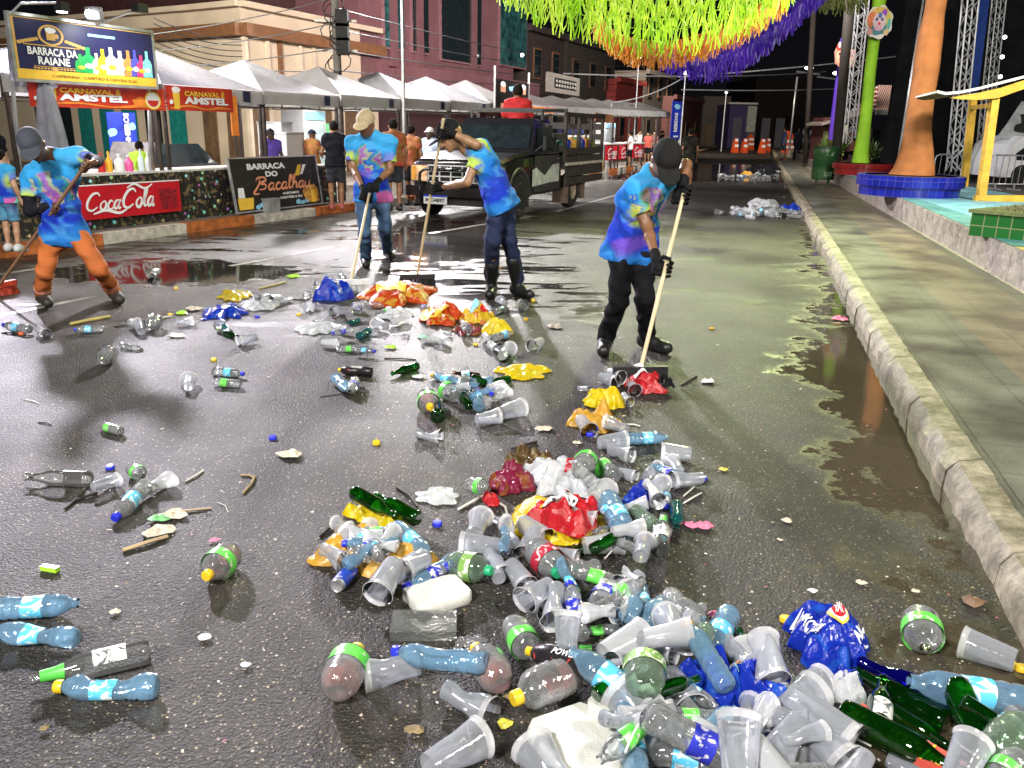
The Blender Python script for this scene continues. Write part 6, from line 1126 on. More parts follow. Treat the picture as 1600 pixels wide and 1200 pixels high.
broom('long brown-handled broom with red head held by the orange-trousered sweeper', st0+ax*.03, st1, colr=wood_b, hm=M('broom_red', (.55, .06, .025), .5), hdir=(.3, .9, 0))
# --- sweeper with beige cap and jeans
w = A(9.5); anL, toL = foot(572, 416, 574, 440); anR, toR = foot(606, 403, 632, 418)
g1 = w(578, 298, -.36); st1 = G(548, 442, .10); st0 = g1+nrm(g1-st1)*.10; ax = nrm(st0-st1); g2 = g1-ax*.10; g1 = g1+ax*.03
J = dict(hd=w(571, 193, -.14), fd=nrm((-.25, -.85, -.45)), up=(.05, -.3, .9), nk=w(581, 212, -.05), ch=w(579, 240, 0), pv=w(582, 300, .02), shL=w(549, 224, 0), shR=w(611, 222, 0), elL=w(552, 263, -.06), elR=w(609, 266, -.04), wrL=g2+np.array([-.06, .06, .07]), wrR=g1+np.array([.06, .06, .06]), hpL=w(567, 312, 0), hpR=w(597, 310, 0), knL=w(570, 362, -.05), knR=w(601, 356, -.03), anL=anL, toL=toL, anR=anR, toR=toR, cf=(-.1, -1, 0))
person('person in beige cap, tie-dye shirt and blue jeans sweeping near the truck', J, (.24, .115, .055), 1.03, cap=M('cap_beige', (.42, .34, .20), .8, bump=.2), pants=denim, shoe=boot, glove=blackg, grips=[(g2, ax), (g1, ax)], seed=2, sleeve_t=.7)
broom('pale broomstick held by the sweeper in jeans, reaching into the blue bag', st0, st1, colr=wood_l, hm=M('broom_white', (.6, .62, .6), .5))
# --- sweeper seen from the side, navy trousers and rubber boots
w = A(7.95); anL, toL = foot(768, 462, 757, 480); anR, toR = foot(808, 462, 838, 470)
st0 = w(692, 192, -.25); st1 = G(652, 430, .12); ax = nrm(st0-st1)
def onst(y): 
    best = min(range(101), key=lambda i: abs((lambda p: 600-F*(cR.T@(p-np.array([0, 0, CH])))[1]/-(cR.T@(p-np.array([0, 0, CH])))[2])(st1+(st0-st1)*i/100)-y)); return st1+(st0-st1)*best/100
g1 = onst(206); g2 = onst(292)
J = dict(hd=w(703, 212, -.10), fd=nrm((-.75, -.35, -.55)), up=(-.4, -.05, .85), nk=w(732, 232, -.02), ch=w(757, 256, 0), pv=w(783, 312, .0), shL=w(748, 240, -.15), shR=w(754, 232, .17), elL=w(730, 285, -.24), elR=w(744, 226, -.26), wrL=g2+np.array([.07, .03, -.01]), wrR=g1+np.array([.07, .0, .0]), hpL=w(778, 322, -.09), hpR=w(790, 320, .09), knL=w(769, 378, -.12), knR=w(796, 376, .06), anL=anL, toL=toL, anR=anR, toR=toR, cf=(-1, -.3, -.2))
person('person with dark cap bending sideways over a broom, navy trousers and rubber boots', J, (.30, .165, .085), 1.04, cap=M('cap_black', (.012, .012, .014), .85, bump=.2), pants=navyp, shoe=boot, glove=blackg, grips=[(g2, ax), (g1, ax)], seed=5, boots=.27, sleeve_t=.55, brim=True)
broom('pale broomstick held upright by the sweeper in rubber boots', st0+ax*.04, st1, colr=wood_l, hm=blackm)
# --- nearest sweeper, black trousers
w = A(5.95); anL, toL = foot(945, 548, 938, 572); anR, toR = foot(1010, 545, 1048, 556)
st0 = w(1069, 300, -.30); st1 = G(1000, 580, .10); ax = nrm(st0-st1); g1 = onst(306); g2 = onst(418)
J = dict(hd=w(1041, 250, -.20), fd=nrm((.05, -.55, -.82)), up=(.05, -.75, .6), nk=w(1022, 268, -.02), ch=w(1003, 310, .0), pv=w(985, 384, .04), shL=w(988, 300, -.10), shR=w(1052, 274, .06), elL=w(1010, 352, -.16), elR=w(1072, 258, -.10), wrL=g2+np.array([-.05, .08, .05]), wrR=g1+np.array([.0, .06, .07]), hpL=w(972, 400, -.02), hpR=w(1000, 400, .02), knL=w(967, 470, -.10), knR=w(1008, 468, -.02), anL=anL, toL=toL, anR=anR, toR=toR, cf=(.25, -1, -.2))
p4 = person('person in dark cap and black trousers sweeping nearest to the camera', J, (.20, .095, .048), 1.02, h=.010, cap=M('cap_charcoal', (.015, .015, .0145), .85, bump=.25), pants=blackt, shoe=boot, glove=blackg, grips=[(g2, ax), (g1, ax)], seed=9, sleeve_t=.66)
broom('long pale broomstick held by the nearest sweeper, pushing the red bag', st0-ax*.01, st1, colr=wood_l, hm=blackm, hdir=(1, .1, 0))
# --- bystanders: a posed standing figure at lower resolution
def stand(label, px, yf, yt, off_z=.14, face=(0, -1, 0), skin=(.25, .12, .06), shirtm=None, pants=None, shoe=None, hair=True, cap=None, legs='short', arms=(0, 0), Hh=1.70, seed=0, h=.021, shirt='plain', seat=False, lean=0, walk=0, sleeve_t=.6, Y=None, off=None):
    g = G(px, yf, off_z) if Y is None else at(px, yf, Y)
    if off is not None: q = on_line(px, off, 230)[0]; g = np.array([q[0], q[1], off_z])
    top = at(px, yt, g[1]); Ht = top[2]-g[2]; k = Ht/1.74
    if seat: k = Ht/1.30
    f = nrm(face); r = np.array([-f[1], f[0], 0.]); 
    if r[0] < 0: r = -r
    z = np.array([0, 0, 1.]); b = np.array([g[0], g[1], off_z if Y is None else g[2]]); P = lambda a, c, d: b+k*(r*a+f*c+z*d)
    dz = -.44 if seat else 0
    J = dict(hd=P(0, .02+lean, 1.62+dz), fd=f, nk=P(0, lean*.7, 1.48+dz), ch=P(0, lean*.5, 1.28+dz), pv=P(0, 0, .96+dz), shL=P(-.17, lean*.6, 1.42+dz), shR=P(.17, lean*.6, 1.42+dz), hpL=P(-.085, 0, .9+dz), hpR=P(.085, 0, .9+dz), gz=np.array(b[2]), cf=f)
    for q, sg, am in (('L', -1, arms[0]), ('R', 1, arms[1])):
        if am == 0: J['el'+q] = P(sg*.24, -.02, 1.14+dz); J['wr'+q] = P(sg*.25, .06, .90+dz)
        elif am == 1: J['el'+q] = P(sg*.25, .02, 1.14+dz); J['wr'+q] = P(sg*.12, .24, 1.08+dz)
        else: J['el'+q] = P(sg*.28, .12, 1.25+dz); J['wr'+q] = P(sg*.16, .2, 1.50+dz)
        w_ = walk*sg
        if seat: J['kn'+q] = P(sg*.12, .42, .50); J['an'+q] = P(sg*.12, .44, .09)
        else: J['kn'+q] = P(sg*.10, .03+w_*.6, .50); J['an'+q] = P(sg*.10, w_, .09)
        J['to'+q] = J['an'+q]+k*(f*.17-z*.045)
    return person(label, J, skin, k, h=h, shirt=shirt, shirtm=shirtm, pants=pants, shoe=shoe, cap=cap, hair=M('black_hair', (.010, .008, .007), .95, bump=.4, bs=60) if hair and cap is None else None, legs=legs, seed=seed, detail=k > 0, headonly=True, sleeve_t=sleeve_t)
def cm(name, c=None, c2=None, var=.2, vs=5): return M(name, c, .8, var=var, vs=vs, col2=c2, bump=.2)
black_s = cm('black_shirt', (.010, .011, .016)); blk_short = cm('black_shorts', (.012, .013, .02)); print_s = cm('orange_print_jersey', (.55, .30, .04), (.30, .03, .02), .6, 7); wht = cm('white_shirt', (.7, .7, .7), var=.05)
stand('person with pale skin in black shirt watching at the left photo edge', 5, 372, 184, face=(1, -.5, 0), skin=(.50, .26, .17), shirtm=black_s, pants=blk_short, seed=3, shoe=boot, h=.015)
stand('person in violet and blue patterned top with bare legs at the left photo edge', 22, 395, 235, face=(.2, 1, 0), skin=(.48, .27, .17), shirtm=vcol('tie_dye_shirt'), shirt='tiedye', pants=cm('violet_shorts', (.10, .06, .35), (.1, .4, .55), .5, 8), seed=4, shoe=M('white_sneaker', (.6, .6, .6), .5), h=.015)
stand('person in lime green vest seen from behind at the stall table', 230, 345, 221, face=(-.3, 1, 0), skin=(.30, .15, .08), shirtm=cm('lime_vest', (.38, .60, .05), var=.15), pants=black_s, arms=(1, 1), seed=5, sleeve_t=.2, h=.016)
stand('person in purple shirt and dark cap seated behind the black sign', 424, 330, 202, off=1.25, face=(.5, -1, 0), skin=(.05, .025, .014), shirtm=cm('purple_shirt', (.08, .04, .30)), pants=black_s, cap=M('cap_black'), seed=6, h=.017)
stand('person in yellow and red printed top and blue cap right of the black sign', 488, 335, 203, off=1.2, face=(.4, 1, 0), skin=(.20, .09, .045), shirtm=cm('yellow_print_top', (.65, .42, .05), (.35, .05, .05), .5, 9), pants=blk_short, cap=M('cap_navy', (.02, .03, .09), .7), arms=(0, 1), seed=7, h=.016)
stand('person dressed all in black standing left of the sweeper in jeans', 527, 329, 189, face=(-.3, 1, 0), skin=(.24, .11, .06), shirtm=black_s, pants=blk_short, arms=(1, 0), seed=8, shoe=M('flip_flop', (.25, .05, .04), .6), h=.014)
stand('person in orange and maroon printed jersey behind the sweeper in jeans', 617, 330, 186, face=(-.4, 1, 0), skin=(.26, .12, .06), shirtm=print_s, pants=blk_short, seed=9, shoe=boot, h=.014)
stand('person in second orange printed jersey beside the tall steel pole', 644, 322, 196, face=(.3, 1, 0), skin=(.26, .12, .06), shirtm=print_s, pants=blk_short, seed=10, shoe=boot)
stand('person in pale blue shirt and white cap behind the truck bonnet', 673, 318, 200, face=(-.4, -1, 0), skin=(.05, .025, .014), shirtm=cm('pale_blue_shirt', (.15, .28, .6), (.5, .6, .75), .4, 5), pants=blk_short, cap=M('cap_white', (.55, .55, .52), .7), seed=11)
p = Tm @ Vector((-.25, 3.1, .915)); hh = at(808, 133, p.y)[2]-.915
stand('person in red shirt sitting in the truck bed with back turned', 808, 0, 0, face=(.1, 1, 0), skin=(.12, .05, .03), shirtm=cm('red_shirt', (.38, .008, .01), var=.1), pants=black_s, seat=True, seed=12) if False else None
def sitter(px, yt, P0, label, shm, sk, seed, capm=None, shirt='plain', hgt=1.30, face=(.1, 1, 0)):
    top = at(px, yt, P0[1])[2]; k = (top-P0[2])/hgt; f = nrm(face); r = np.array([f[1], -f[0], 0]); z = np.array([0, 0, 1.]); b = np.array(P0, float); P = lambda a, c, d: b+k*(r*a+f*c+z*d)
    J = dict(hd=P(0, .03, 1.18), fd=f, nk=P(0, 0, 1.04), ch=P(0, 0, .84), pv=P(0, 0, .52), shL=P(-.18, 0, .98), shR=P(.18, 0, .98), hpL=P(-.09, 0, .47), hpR=P(.09, 0, .47), elL=P(-.25, .05, .72), elR=P(.25, .05, .72), wrL=P(-.18, .3, .62), wrR=P(.18, .3, .62), knL=P(-.13, .42, .50), knR=P(.13, .42, .50), anL=P(-.13, .46, .09), anR=P(.13, .46, .09), toL=P(-.13, .6, .05), toR=P(.13, .6, .05), gz=np.array(b[2]), cf=f)
    return person(label, J, sk, k, h=.02, shirt=shirt, shirtm=shm, pants=black_s, hair=M('black_hair') if capm is None else None, cap=capm, seed=seed, headonly=True, sleeve_t=.9)
sitter(808, 132, (Tm @ Vector((-.45, 3.2, .92))), 'person in red shirt sitting high in the truck bed, back turned', cm('red_shirt', (.38, .008, .01), var=.1), (.12, .05, .03), 12)
sitter(1331, 216, at(1331, 252, 26.5), 'shirtless person sitting with back turned behind the lime post', None, (.45, .19, .10), 13, shirt=None, face=(-.6, .8, 0))
stand('small person in white shirt leaning over the red counters', 983, 262, 206, face=(-1, .3, 0), skin=(.3, .15, .1), shirtm=wht, pants=black_s, seed=14, arms=(1, 1), h=.03); stand('small dark-haired person behind the first red counter', 955, 262, 214, face=(0, 1, 0), skin=(.06, .03, .02), shirtm=cm('navy_shirt', (.02, .03, .1)), pants=black_s, seed=15, h=.03)
stand('small person in red top at the last red counter', 1010, 256, 206, face=(-.5, -1, 0), skin=(.3, .13, .08), shirtm=cm('red_top', (.45, .08, .06)), pants=black_s, seed=16, h=.03); stand('small person in dark shirt left of the tall blue banner', 1032, 252, 204, face=(1, -.5, 0), skin=(.3, .13, .08), shirtm=black_s, pants=black_s, seed=17, h=.03, arms=(2, 0))
stand('person in black top and shorts standing behind the nearest sweeper', 1073, 296, 200, off_z=0, face=(-.2, 1, 0), skin=(.22, .10, .05), shirtm=cm('black_print_top', (.012, .012, .014), (.04, .04, .03), .5, 9), pants=blk_short, seed=18, shoe=boot, h=.02)
stand('person in dark navy clothes walking barefoot on the far pavement', 1222, 252, 199, face=(-1, .1, 0), skin=(.12, .05, .03), shirtm=cm('navy_shirt'), pants=blk_short, seed=19, walk=.16, h=.03); stand('person in grey clothes holding something on the far pavement', 1256, 249, 196, face=(.2, 1, 0), skin=(.15, .07, .04), shirtm=cm('grey_shirt', (.25, .27, .28)), pants=cm('grey_shorts', (.07, .07, .07)), seed=20, arms=(2, 2), h=.03); stand('very dark person standing between the walker and the grey-clothed one', 1243, 250, 199, face=(0, -1, 0), skin=(.03, .015, .01), shirtm=black_s, pants=black_s, legs='long', seed=21, h=.03)
stand('person in white shirt far away under the last canopies', 996, 258, 203, face=(.5, -1, 0), skin=(.3, .13, .08), shirtm=wht, pants=black_s, seed=22, h=.03); stand('person with raised arm near the blue banner in striped top', 1020, 254, 205, face=(-.5, -1, 0), skin=(.3, .14, .1), shirtm=cm('pink_top', (.5, .2, .2), (.1, .05, .05), .5, 8), pants=black_s, seed=23, h=.03, arms=(2, 1))
# ------------------------------------------------------------------ litter
clear = film('pet_clear', (.95, .97, .97), (.88, .91, .92), .12, .55, .07, .8, 32, 1.4); bluep = film('pet_blue', (.74, .90, .98), (.38, .68, .98), .30, .5, .07, .8, 32, 1.4); greenp = film('pet_green', (.75, .94, .78), (.60, .82, .6), .12, .4, .08, .45, 45)
tealp = film('pet_teal', (.10, .50, .50), (.05, .35, .35), .12, .4, .08, .4, 45); gg = film('glass_green', (.08, .50, .08), (.01, .16, .01), .10, .12, .04, .02, 5, 1.3); gb_ = film('glass_blue', (.03, .03, .50), (.005, .005, .30), .25, .2, .04, .02, 5, 1.3); gn = film('glass_brown', (.30, .08, .03), (.08, .02, .01), .2, .2, .04, .02, 5); gc = film('glass_clear', (.92, .93, .92), (.6, .6, .58), .08, .35, .04, .05, 5, 1.3)
cupm = film('cup_plastic', (.93, .93, .95), (.84, .89, .98), .26, .6, .10, .6, 12); cupw = film('cup_milky', (.82, .84, .88), (.90, .92, .95), .58, .36, .16, .35, 14); rimm_ = film('cup_rim', (.9, .9, .92), (.92, .92, .94), .62, .35, .1, .1, 20); whm = film('jug_white', (.8, .8, .8), (.85, .86, .87), .8, .2, .3, .2, 30)
redliq = film('red_remains', (.97, .66, .62), (.80, .20, .16), .42, .3, .1, .1, 30)
def lbl(name, c, c2, sc_=28, th=.56):
    if name in _m: return _m[name]
    m, N, L = newmat(name); b = N['Principled BSDF']; n = noise_node(N, L, sc_, 2, dist=1.2); r = ramp(N, L, n.outputs[0], [(th-.02, c), (th+.02, c2)]); L.new(r.outputs[0], b.inputs['Base Color']); b.inputs['Roughness'].default_value = .3; return m
LB = dict(l=lbl('label_sky', (.10, .48, .72), (.65, .72, .75)), d=lbl('label_blue', (.03, .04, .45), (.6, .6, .7)), g=lbl('label_green', (.12, .60, .08), (.7, .7, .6), th=.62), w=lbl('label_white', (.65, .66, .62), (.1, .12, .12)), r=lbl('label_red', (.40, .02, .04), (.65, .5, .5)), k=lbl('label_black', (.012, .012, .013), (.5, .5, .5), th=.66), v=lbl('label_leaf', (.18, .34, .08), (.65, .68, .55)), e=lbl('label_energy', (.014, .012, .014), (.55, .05, .03), 16, .64))
CPC = dict(b=(.02, .03, .55), y=(.72, .48, .02), w=(.7, .7, .7), g=(.02, .38, .16), o=(.6, .12, .03), r=(.5, .02, .02), a=(.35, .35, .35)); 
def capm(c): return M('capcol_'+c, CPC[c], .35, var=.06)
TI = dict(c=clear, b=bluep, g=greenp, t=tealp)
PR = dict(  # profile (radius, height) for unit sizes in metres
 W=[(.001, .004), (.020, .002), (.027, .006), (.031, .018), (.0315, .034), (.029, .040), (.0315, .046), (.0315, .058), (.029, .064), (.0315, .070), (.0315, .082), (.030, .088), (.0305, .095), (.0305, .140), (.031, .147), (.0315, .160), (.028, .178), (.019, .198), (.0125, .208), (.012, .222)],
 R=[(.001, .004), (.022, .002), (.034, .010), (.043, .028), (.0465, .038), (.0445, .045), (.048, .052), (.0455, .059), (.049, .066), (.046, .073), (.049, .080), (.046, .087), (.048, .094), (.045, .102), (.045, .112), (.038, .128), (.024, .142), (.013, .150), (.0125, .162)],
 E=[(.001, .006), (.035, .002), (.047, .012), (.050, .03), (.050, .22), (.046, .25), (.03, .29), (.015, .31), (.014, .325)],
 V=[(.001, .006), (.024, .0), (.0305, .004), (.031, .02), (.031, .135), (.028, .155), (.019, .18), (.0145, .20), (.013, .235), (.0150, .238), (.0150, .246), (.0125, .25)],
 C=[(.001, .002), (.028, .002), (.029, .006), (.0300, .012), (.0320, .03), (.0345, .055), (.0375, .085), (.040, .108), (.0412, .118), (.0432, .1195), (.0438, .122), (.0420, .1235)],
 K=[(.001, .006), (.020, .004), (.024, .002), (.028, .010), (.028, .118), (.0235, .128), (.0235, .131), (.0215, .129), (.001, .128)])
NATL = dict(W=.222, R=.162, E=.325, V=.25, C=.1235, K=.131)
def dens(p, st=.008):
    out = [p[0]]
    for a, b in zip(p[:-1], p[1:]):
        n = max(1, int(math.hypot(b[0]-a[0], b[1]-a[1])/st)); out += [(a[0]+(b[0]-a[0])*k/n, a[1]+(b[1]-a[1])*k/n) for k in range(1, n+1)]
    return out
_pc = {}
def crushfn(kind, cr, seed):
    rnd = random.Random(seed*7+1); L_ = NATL[kind]; dents = [(rnd.uniform(0, 6.28), rnd.uniform(.12, .75)*L_, rnd.uniform(.5, 1.1), rnd.uniform(.02, .05)*(1.6 if kind == 'E' else 1), rnd.uniform(.25, .75)*cr) for _ in range(6)]; bend = rnd.uniform(-1, 1)*cr*.22; fl = 1-.32*cr*rnd.uniform(.6, 1); tw = rnd.uniform(-2, 2)*cr
    neck = .88 if kind in 'WRE' else 2
    def fn(p):
        if cr <= 0: return p
        r = math.hypot(p.x, p.y); 
        if r < 1e-4: return p
        a = math.atan2(p.y, p.x); z = p.z; fade = 1 if z < L_*neck-.03 else max(0, 1-(z-(L_*neck-.03))/.03); k = 1
        for (da, dz, aw, zw, am) in dents:
            q = (math.cos(a-da)-1)/aw*2.2; k -= am*math.exp(q-((z-dz)/zw)**2)
        k += .10*cr*mnoise.noise(Vector((p.x*60, p.y*60, z*40+seed))); k = 1+(max(.12, k)-1)*fade; x = r*k*math.cos(a+tw*z*fade*3); y = r*k*math.sin(a+tw*z*fade*3)*(1+(fl-1)*fade); s_ = bend*(z/L_)**2*L_
        return Vector((x+s_, y, z))
    return fn
def mesh_of(name, mb, mats, smooth=60):
    o = link(name, mb, mats, None, smooth); me = o.data; bpy.data.objects.remove(o); return me
def proto(kind, code, cr, seed):
    key = (kind, code, round(cr, 1), seed)
    if key in _pc: return _pc[key]
    fn = crushfn(kind, cr, seed); n = 22; parts = []; P = PR[kind]
    if kind in 'WR':
        tint, lb_, cp = code; zc = P[-1][1]; mb = MB(); mb.lathe(dens(P), n, fn=fn); parts.append(('body', mesh_of('bottle_body', mb, TI[tint])))
        if lb_ != 'n':
            a, b, r = ((.094, .143, .0318) if kind == 'W' else (.072, .110, .0497)); mb = MB(); mb.lathe(dens([(r, a), (r, b)]), n, fn=fn); parts.append(('label_band', mesh_of('label_band', mb, LB[lb_])))
        if cp != 'n':
            mb = MB(); r = .0150 if kind == 'W' else .0168; mb.lathe([(r, zc-.014), (r*1.02, zc-.012), (r, zc+.003), (r*.85, zc+.006), (.001, zc+.0065)], 16, fn=fn); parts.append(('cap', mesh_of('bottle_cap', mb, capm(cp), 40)))
        if code == 'cgy' or code == 'cny':
            mb = MB(); mb.lathe(dens([(.001, .009), (.03, .010), (.040, .028), (.0435, .045), (.0435, .062)]), n, fn=fn); parts.append(('red_remains', mesh_of('red_remains', mb, redliq)))
    elif kind == 'E':
        mb = MB(); mb.lathe(dens(P, .012), n, fn=fn); parts.append(('body', mesh_of('bottle_body', mb, clear if code[0] == 'c' else LB['e']))); mb = MB(); mb.lathe(dens([(.0515, .05), (.0515, .215)], .012), n, fn=fn); parts.append(('label_band', mesh_of('label_band', mb, LB['e'])))
        mb = MB(); mb.lathe([(.0175, .305), (.0178, .33), (.001, .331)], 14); parts.append(('cap', mesh_of('bottle_cap', mb, capm('y'), 40)))
    elif kind == 'V':
        gm = dict(g=gg, b=gb_, n=gn, c=gc)[code[0]]; mb = MB(); mb.lathe(dens(P, .02), n, fn=None); parts.append(('body', mesh_of('bottle_body', mb, gm)))
        if len(code) > 1 and code[1] != 'n':
            q = {'g': 'g', 'w': 'w', 'k': 'k', 'v': 'v'}[code[1]]; mb = MB(); V = []
            for i in range(11): a = R_(-65+13*i); V += [(.0318*math.cos(a), .0318*math.sin(a), .05), (.0318*math.cos(a), .0318*math.sin(a), .12)]
            mb.add(V, [(2*i, 2*i+2, 2*i+3, 2*i+1) for i in range(10)]); parts.append(('label', mesh_of('bottle_label', mb, LB['w' if q == 'g' else q])))
            if q == 'g': mb = MB(); mb.lathe([(.0195, .178), (.0155, .198), (.0142, .228)], n); parts.append(('neck_sleeve', mesh_of('neck_sleeve', mb, M('sleeve_green', (.10, .55, .08), .35))))
    elif kind == 'C':
        mb = MB(); mb.lathe(dens(P), 26, fn=fn); mb.cur = 1; nf = len(mb.f); nr = len(dens(P)); mb.m = [1 if f//26 >= nr-5 else 0 for f in range(nf)]; parts.append(('self', mesh_of('cup', mb, [cupw if code == 'm' else cupm, rimm_])))
    elif kind == 'K':
        mb = MB(); mb.lathe(dens(P[:5], .012), n, fn=fn); parts.append(('body', mesh_of('can_body', mb, lbl('can_'+code, (.02, .06, .40) if code == 'b' else (.015, .015, .015), (.5, .5, .55) if code == 'b' else (.55, .35, .05), 20, .6)))); mb = MB(); mb.lathe(P[4:], n, fn=fn); parts.append(('lid', mesh_of('can_lid', mb, alu)))
    _pc[key] = parts; return parts
HM = {}
def hq(x, y): return HM.get((int(round(x/.03)), int(round(y/.03))), 0.)
def hset(x, y, h):
    k = (int(round(x/.03)), int(round(y/.03))); HM[k] = max(HM.get(k, 0.), h)
LM = [(50, 480, 'the orange-trousered sweeper'), (575, 425, 'the sweeper in jeans'), (790, 470, 'the sweeper in rubber boots'), (940, 560, 'the nearest sweeper'), (520, 455, 'the upright blue bag'), (620, 455, 'the orange glass-print bag'), (688, 487, 'the badge-print bag'), (745, 490, 'the yellow printed bag'),
 (350, 484, 'the flat blue bag at left'), (415, 550, 'the white jug'), (555, 580, 'the black-red bottle by the stall'), (632, 578, 'the lone green bottle'), (817, 575, 'the flat yellow bag'), (1010, 595, 'the red bag at the broom'), (940, 622, 'the bright yellow bag'), (930, 655, 'the orange-yellow bag'), (875, 735, 'the white printed bag'), (885, 800, 'the red lettered bag'), (1000, 775, 'the small royal-blue bag'), (595, 795, 'the yellow bag with green bottles'),
 (585, 850, 'the amber bag'), (680, 930, 'the small foam block'), (663, 985, 'the clear box'), (900, 1150, 'the long foam slab'), (1130, 1080, 'the torn royal-blue bag'), (1290, 985, 'the blue star-printed bag'), (1320, 1075, 'the white bag with blue letters'), (1380, 1160, 'the red lettered strip'), (1425, 1080, 'the blue glass bottle'), (345, 878, 'the rosy drink bottle at left'), (130, 742, 'the dark-labelled flask'), (50, 945, 'the bottle cut by the left edge'), (140, 1040, 'the green-necked glass bottle'), (885, 1030, 'the black energy bottle'), (1008, 1040, 'the lime-print round bottle'), (540, 1045, 'the rosy bottle with lime label'), (165, 557, 'the round clear bottle at left'), (1441, 985, 'the round bottle in the puddle'), (527, 905, 'the blue can')]
USED = set()
def mklabel(desc, x, y, own=None):
    c = sorted(((x-lx)**2+((y-ly)*1.3)**2, nm, lx, ly) for lx, ly, nm in LM if nm != own); 
    for d2, nm, lx, ly in c[:9]:
        dx, dy = x-lx, y-ly; d = math.sqrt(d2)
        if d < 26: rel = ['touching', 'against', 'leaning on']
        elif abs(dx) > abs(dy)*1.3: rel = (['just left of', 'left of', 'far left of'] if dx < 0 else ['just right of', 'right of', 'far right of']); rel = [rel[0 if d < 60 else 1 if d < 170 else 2]]
        else: rel = (['just in front of', 'in front of', 'well in front of'] if dy > 0 else ['just behind', 'behind', 'far behind']); rel = [rel[0 if d < 50 else 1 if d < 140 else 2]]
        for r in rel:
            s = '%s %s %s' % (desc, r, nm)
            if s not in USED and len(s.split()) <= 16: USED.add(s); return s
    for i in range(5):
        for j in range(i+1, 8):
            s = '%s between %s and %s' % (desc, c[i][1], c[j][1])
            if s not in USED and len(s.split()) <= 16: USED.add(s); return s
    if ' with ' in desc: return mklabel(desc.split(' with ')[0], x, y, own)
    return '%s between %s and %s' % (desc, c[0][1], c[1][1])
TN = dict(c='clear', b='blue', g='greenish', t='teal'); LN = dict(l='sky blue', d='dark blue', g='green', w='white', r='red', k='black', v='leafy green'); CN = dict(b='blue', y='yellow', w='white', g='green', o='orange')
def lie(kind, code, x1, y1, x2, y2, s=None, cr=0., z0=None, roll=None, tilt=0., label=None, seed=None, up=0):
    seed = seed if seed is not None else int(x1*3+y1*7) % 3; r = dict(W=.0315, R=.048, E=.050, V=.031, C=.036, K=.028)[kind]; N_ = NATL[kind]; z = r
    for _ in range(3):
        a = G(x1, y1, z); b = G(x2, y2, z); L_ = np.linalg.norm(b-a); sc_ = s or min(1.35, max(.78, L_/N_)); d = nrm(b-a); c = (a+b)/2
        if z0 is None: hs = [hq(*(c+d*q*N_*sc_/2)[:2]) for q in (-.9, -.5, 0, .5, .9)]; base = .55*max(hs)
        else: base = z0
        z = base+r*sc_*(.95 if cr < .5 else .8)
    if up: 
        zz = np.array([0, 0, 1.]); d = nrm(d*math.cos(R_(up))+zz*math.sin(R_(up))); c = G(x1*.5+x2*.5, y1*.5+y2*.5, z+.5*N_*sc_*math.sin(R_(up)))
    elif z0 is None and tilt == 0 and max(hs) > .02: tilt = (hs[4]-hs[0])*2.0; tilt = max(-.45, min(.45, tilt))
    if tilt: d = nrm(d+np.array([0, 0, tilt]))
    q = Vector(d).to_track_quat('Z', 'Y').to_matrix().to_4x4(); roll = roll if roll is not None else (x1*1.7+y1*.9) % 6.28; Mx = Matrix.Translation(Vector(c-d*N_*sc_/2)) @ q @ Matrix.Rotation(roll, 4, 'Z') @ Matrix.Scale(sc_, 4)
    dn = 'crushed ' if cr >= .5 else ''
    if kind == 'W': desc = dn+TN[code[0]]+' plastic bottle'+(' with '+LN[code[1]]+' label' if code[1] != 'n' else '')+(' and '+CN[code[2]]+' cap' if code[2] != 'n' and code[1] != 'n' else ' with '+CN[code[2]]+' cap' if code[2] != 'n' else '')
    elif kind == 'R': desc = dn+'round ribbed '+TN[code[0]]+' bottle'+(' with '+LN[code[1]]+' label' if code[1] != 'n' else '')
    elif kind == 'E': desc = 'large black energy drink bottle'
    elif kind == 'V': desc = dict(g='green', b='cobalt blue', n='brown', c='clear')[code[0]]+' glass bottle'
    elif kind == 'C': desc = dn+('milky' if code == 'm' else 'clear')+' plastic cup'
    else: desc = 'blue and silver drink can' if code == 'b' else 'black drink can'
    name = dict(W='plastic_bottle', R='plastic_bottle', E='plastic_bottle', V='glass_bottle', C='plastic_cup', K='drink_can')[kind]; cat = dict(W='bottle', R='bottle', E='bottle', V='bottle', C='cup', K='can')[kind]
    lb_ = label or mklabel(desc, (x1+x2)/2, (y1+y2)/2); parts = proto(kind, code, cr, seed)
    if parts[0][0] == 'self': t = bpy.data.objects.new(name, parts[0][1]); COL.objects.link(t); t.matrix_basis = Mx; tag(t, lb_, cat)
    else:
        t = bpy.data.objects.new(name, None); COL.objects.link(t); t.empty_display_size = .05; t.matrix_basis = Mx; tag(t, lb_, cat)
        for nm, me in parts: o = bpy.data.objects.new(nm, me); COL.objects.link(o); o.parent = t
    for q in np.linspace(-.5, .5, 9):
        p = c+d*q*N_*sc_
        for u in (-.6, 0, .6): hset(p[0]-d[1]*u*r*sc_, p[1]+d[0]*u*r*sc_, base+1.7*r*sc_)
    return t
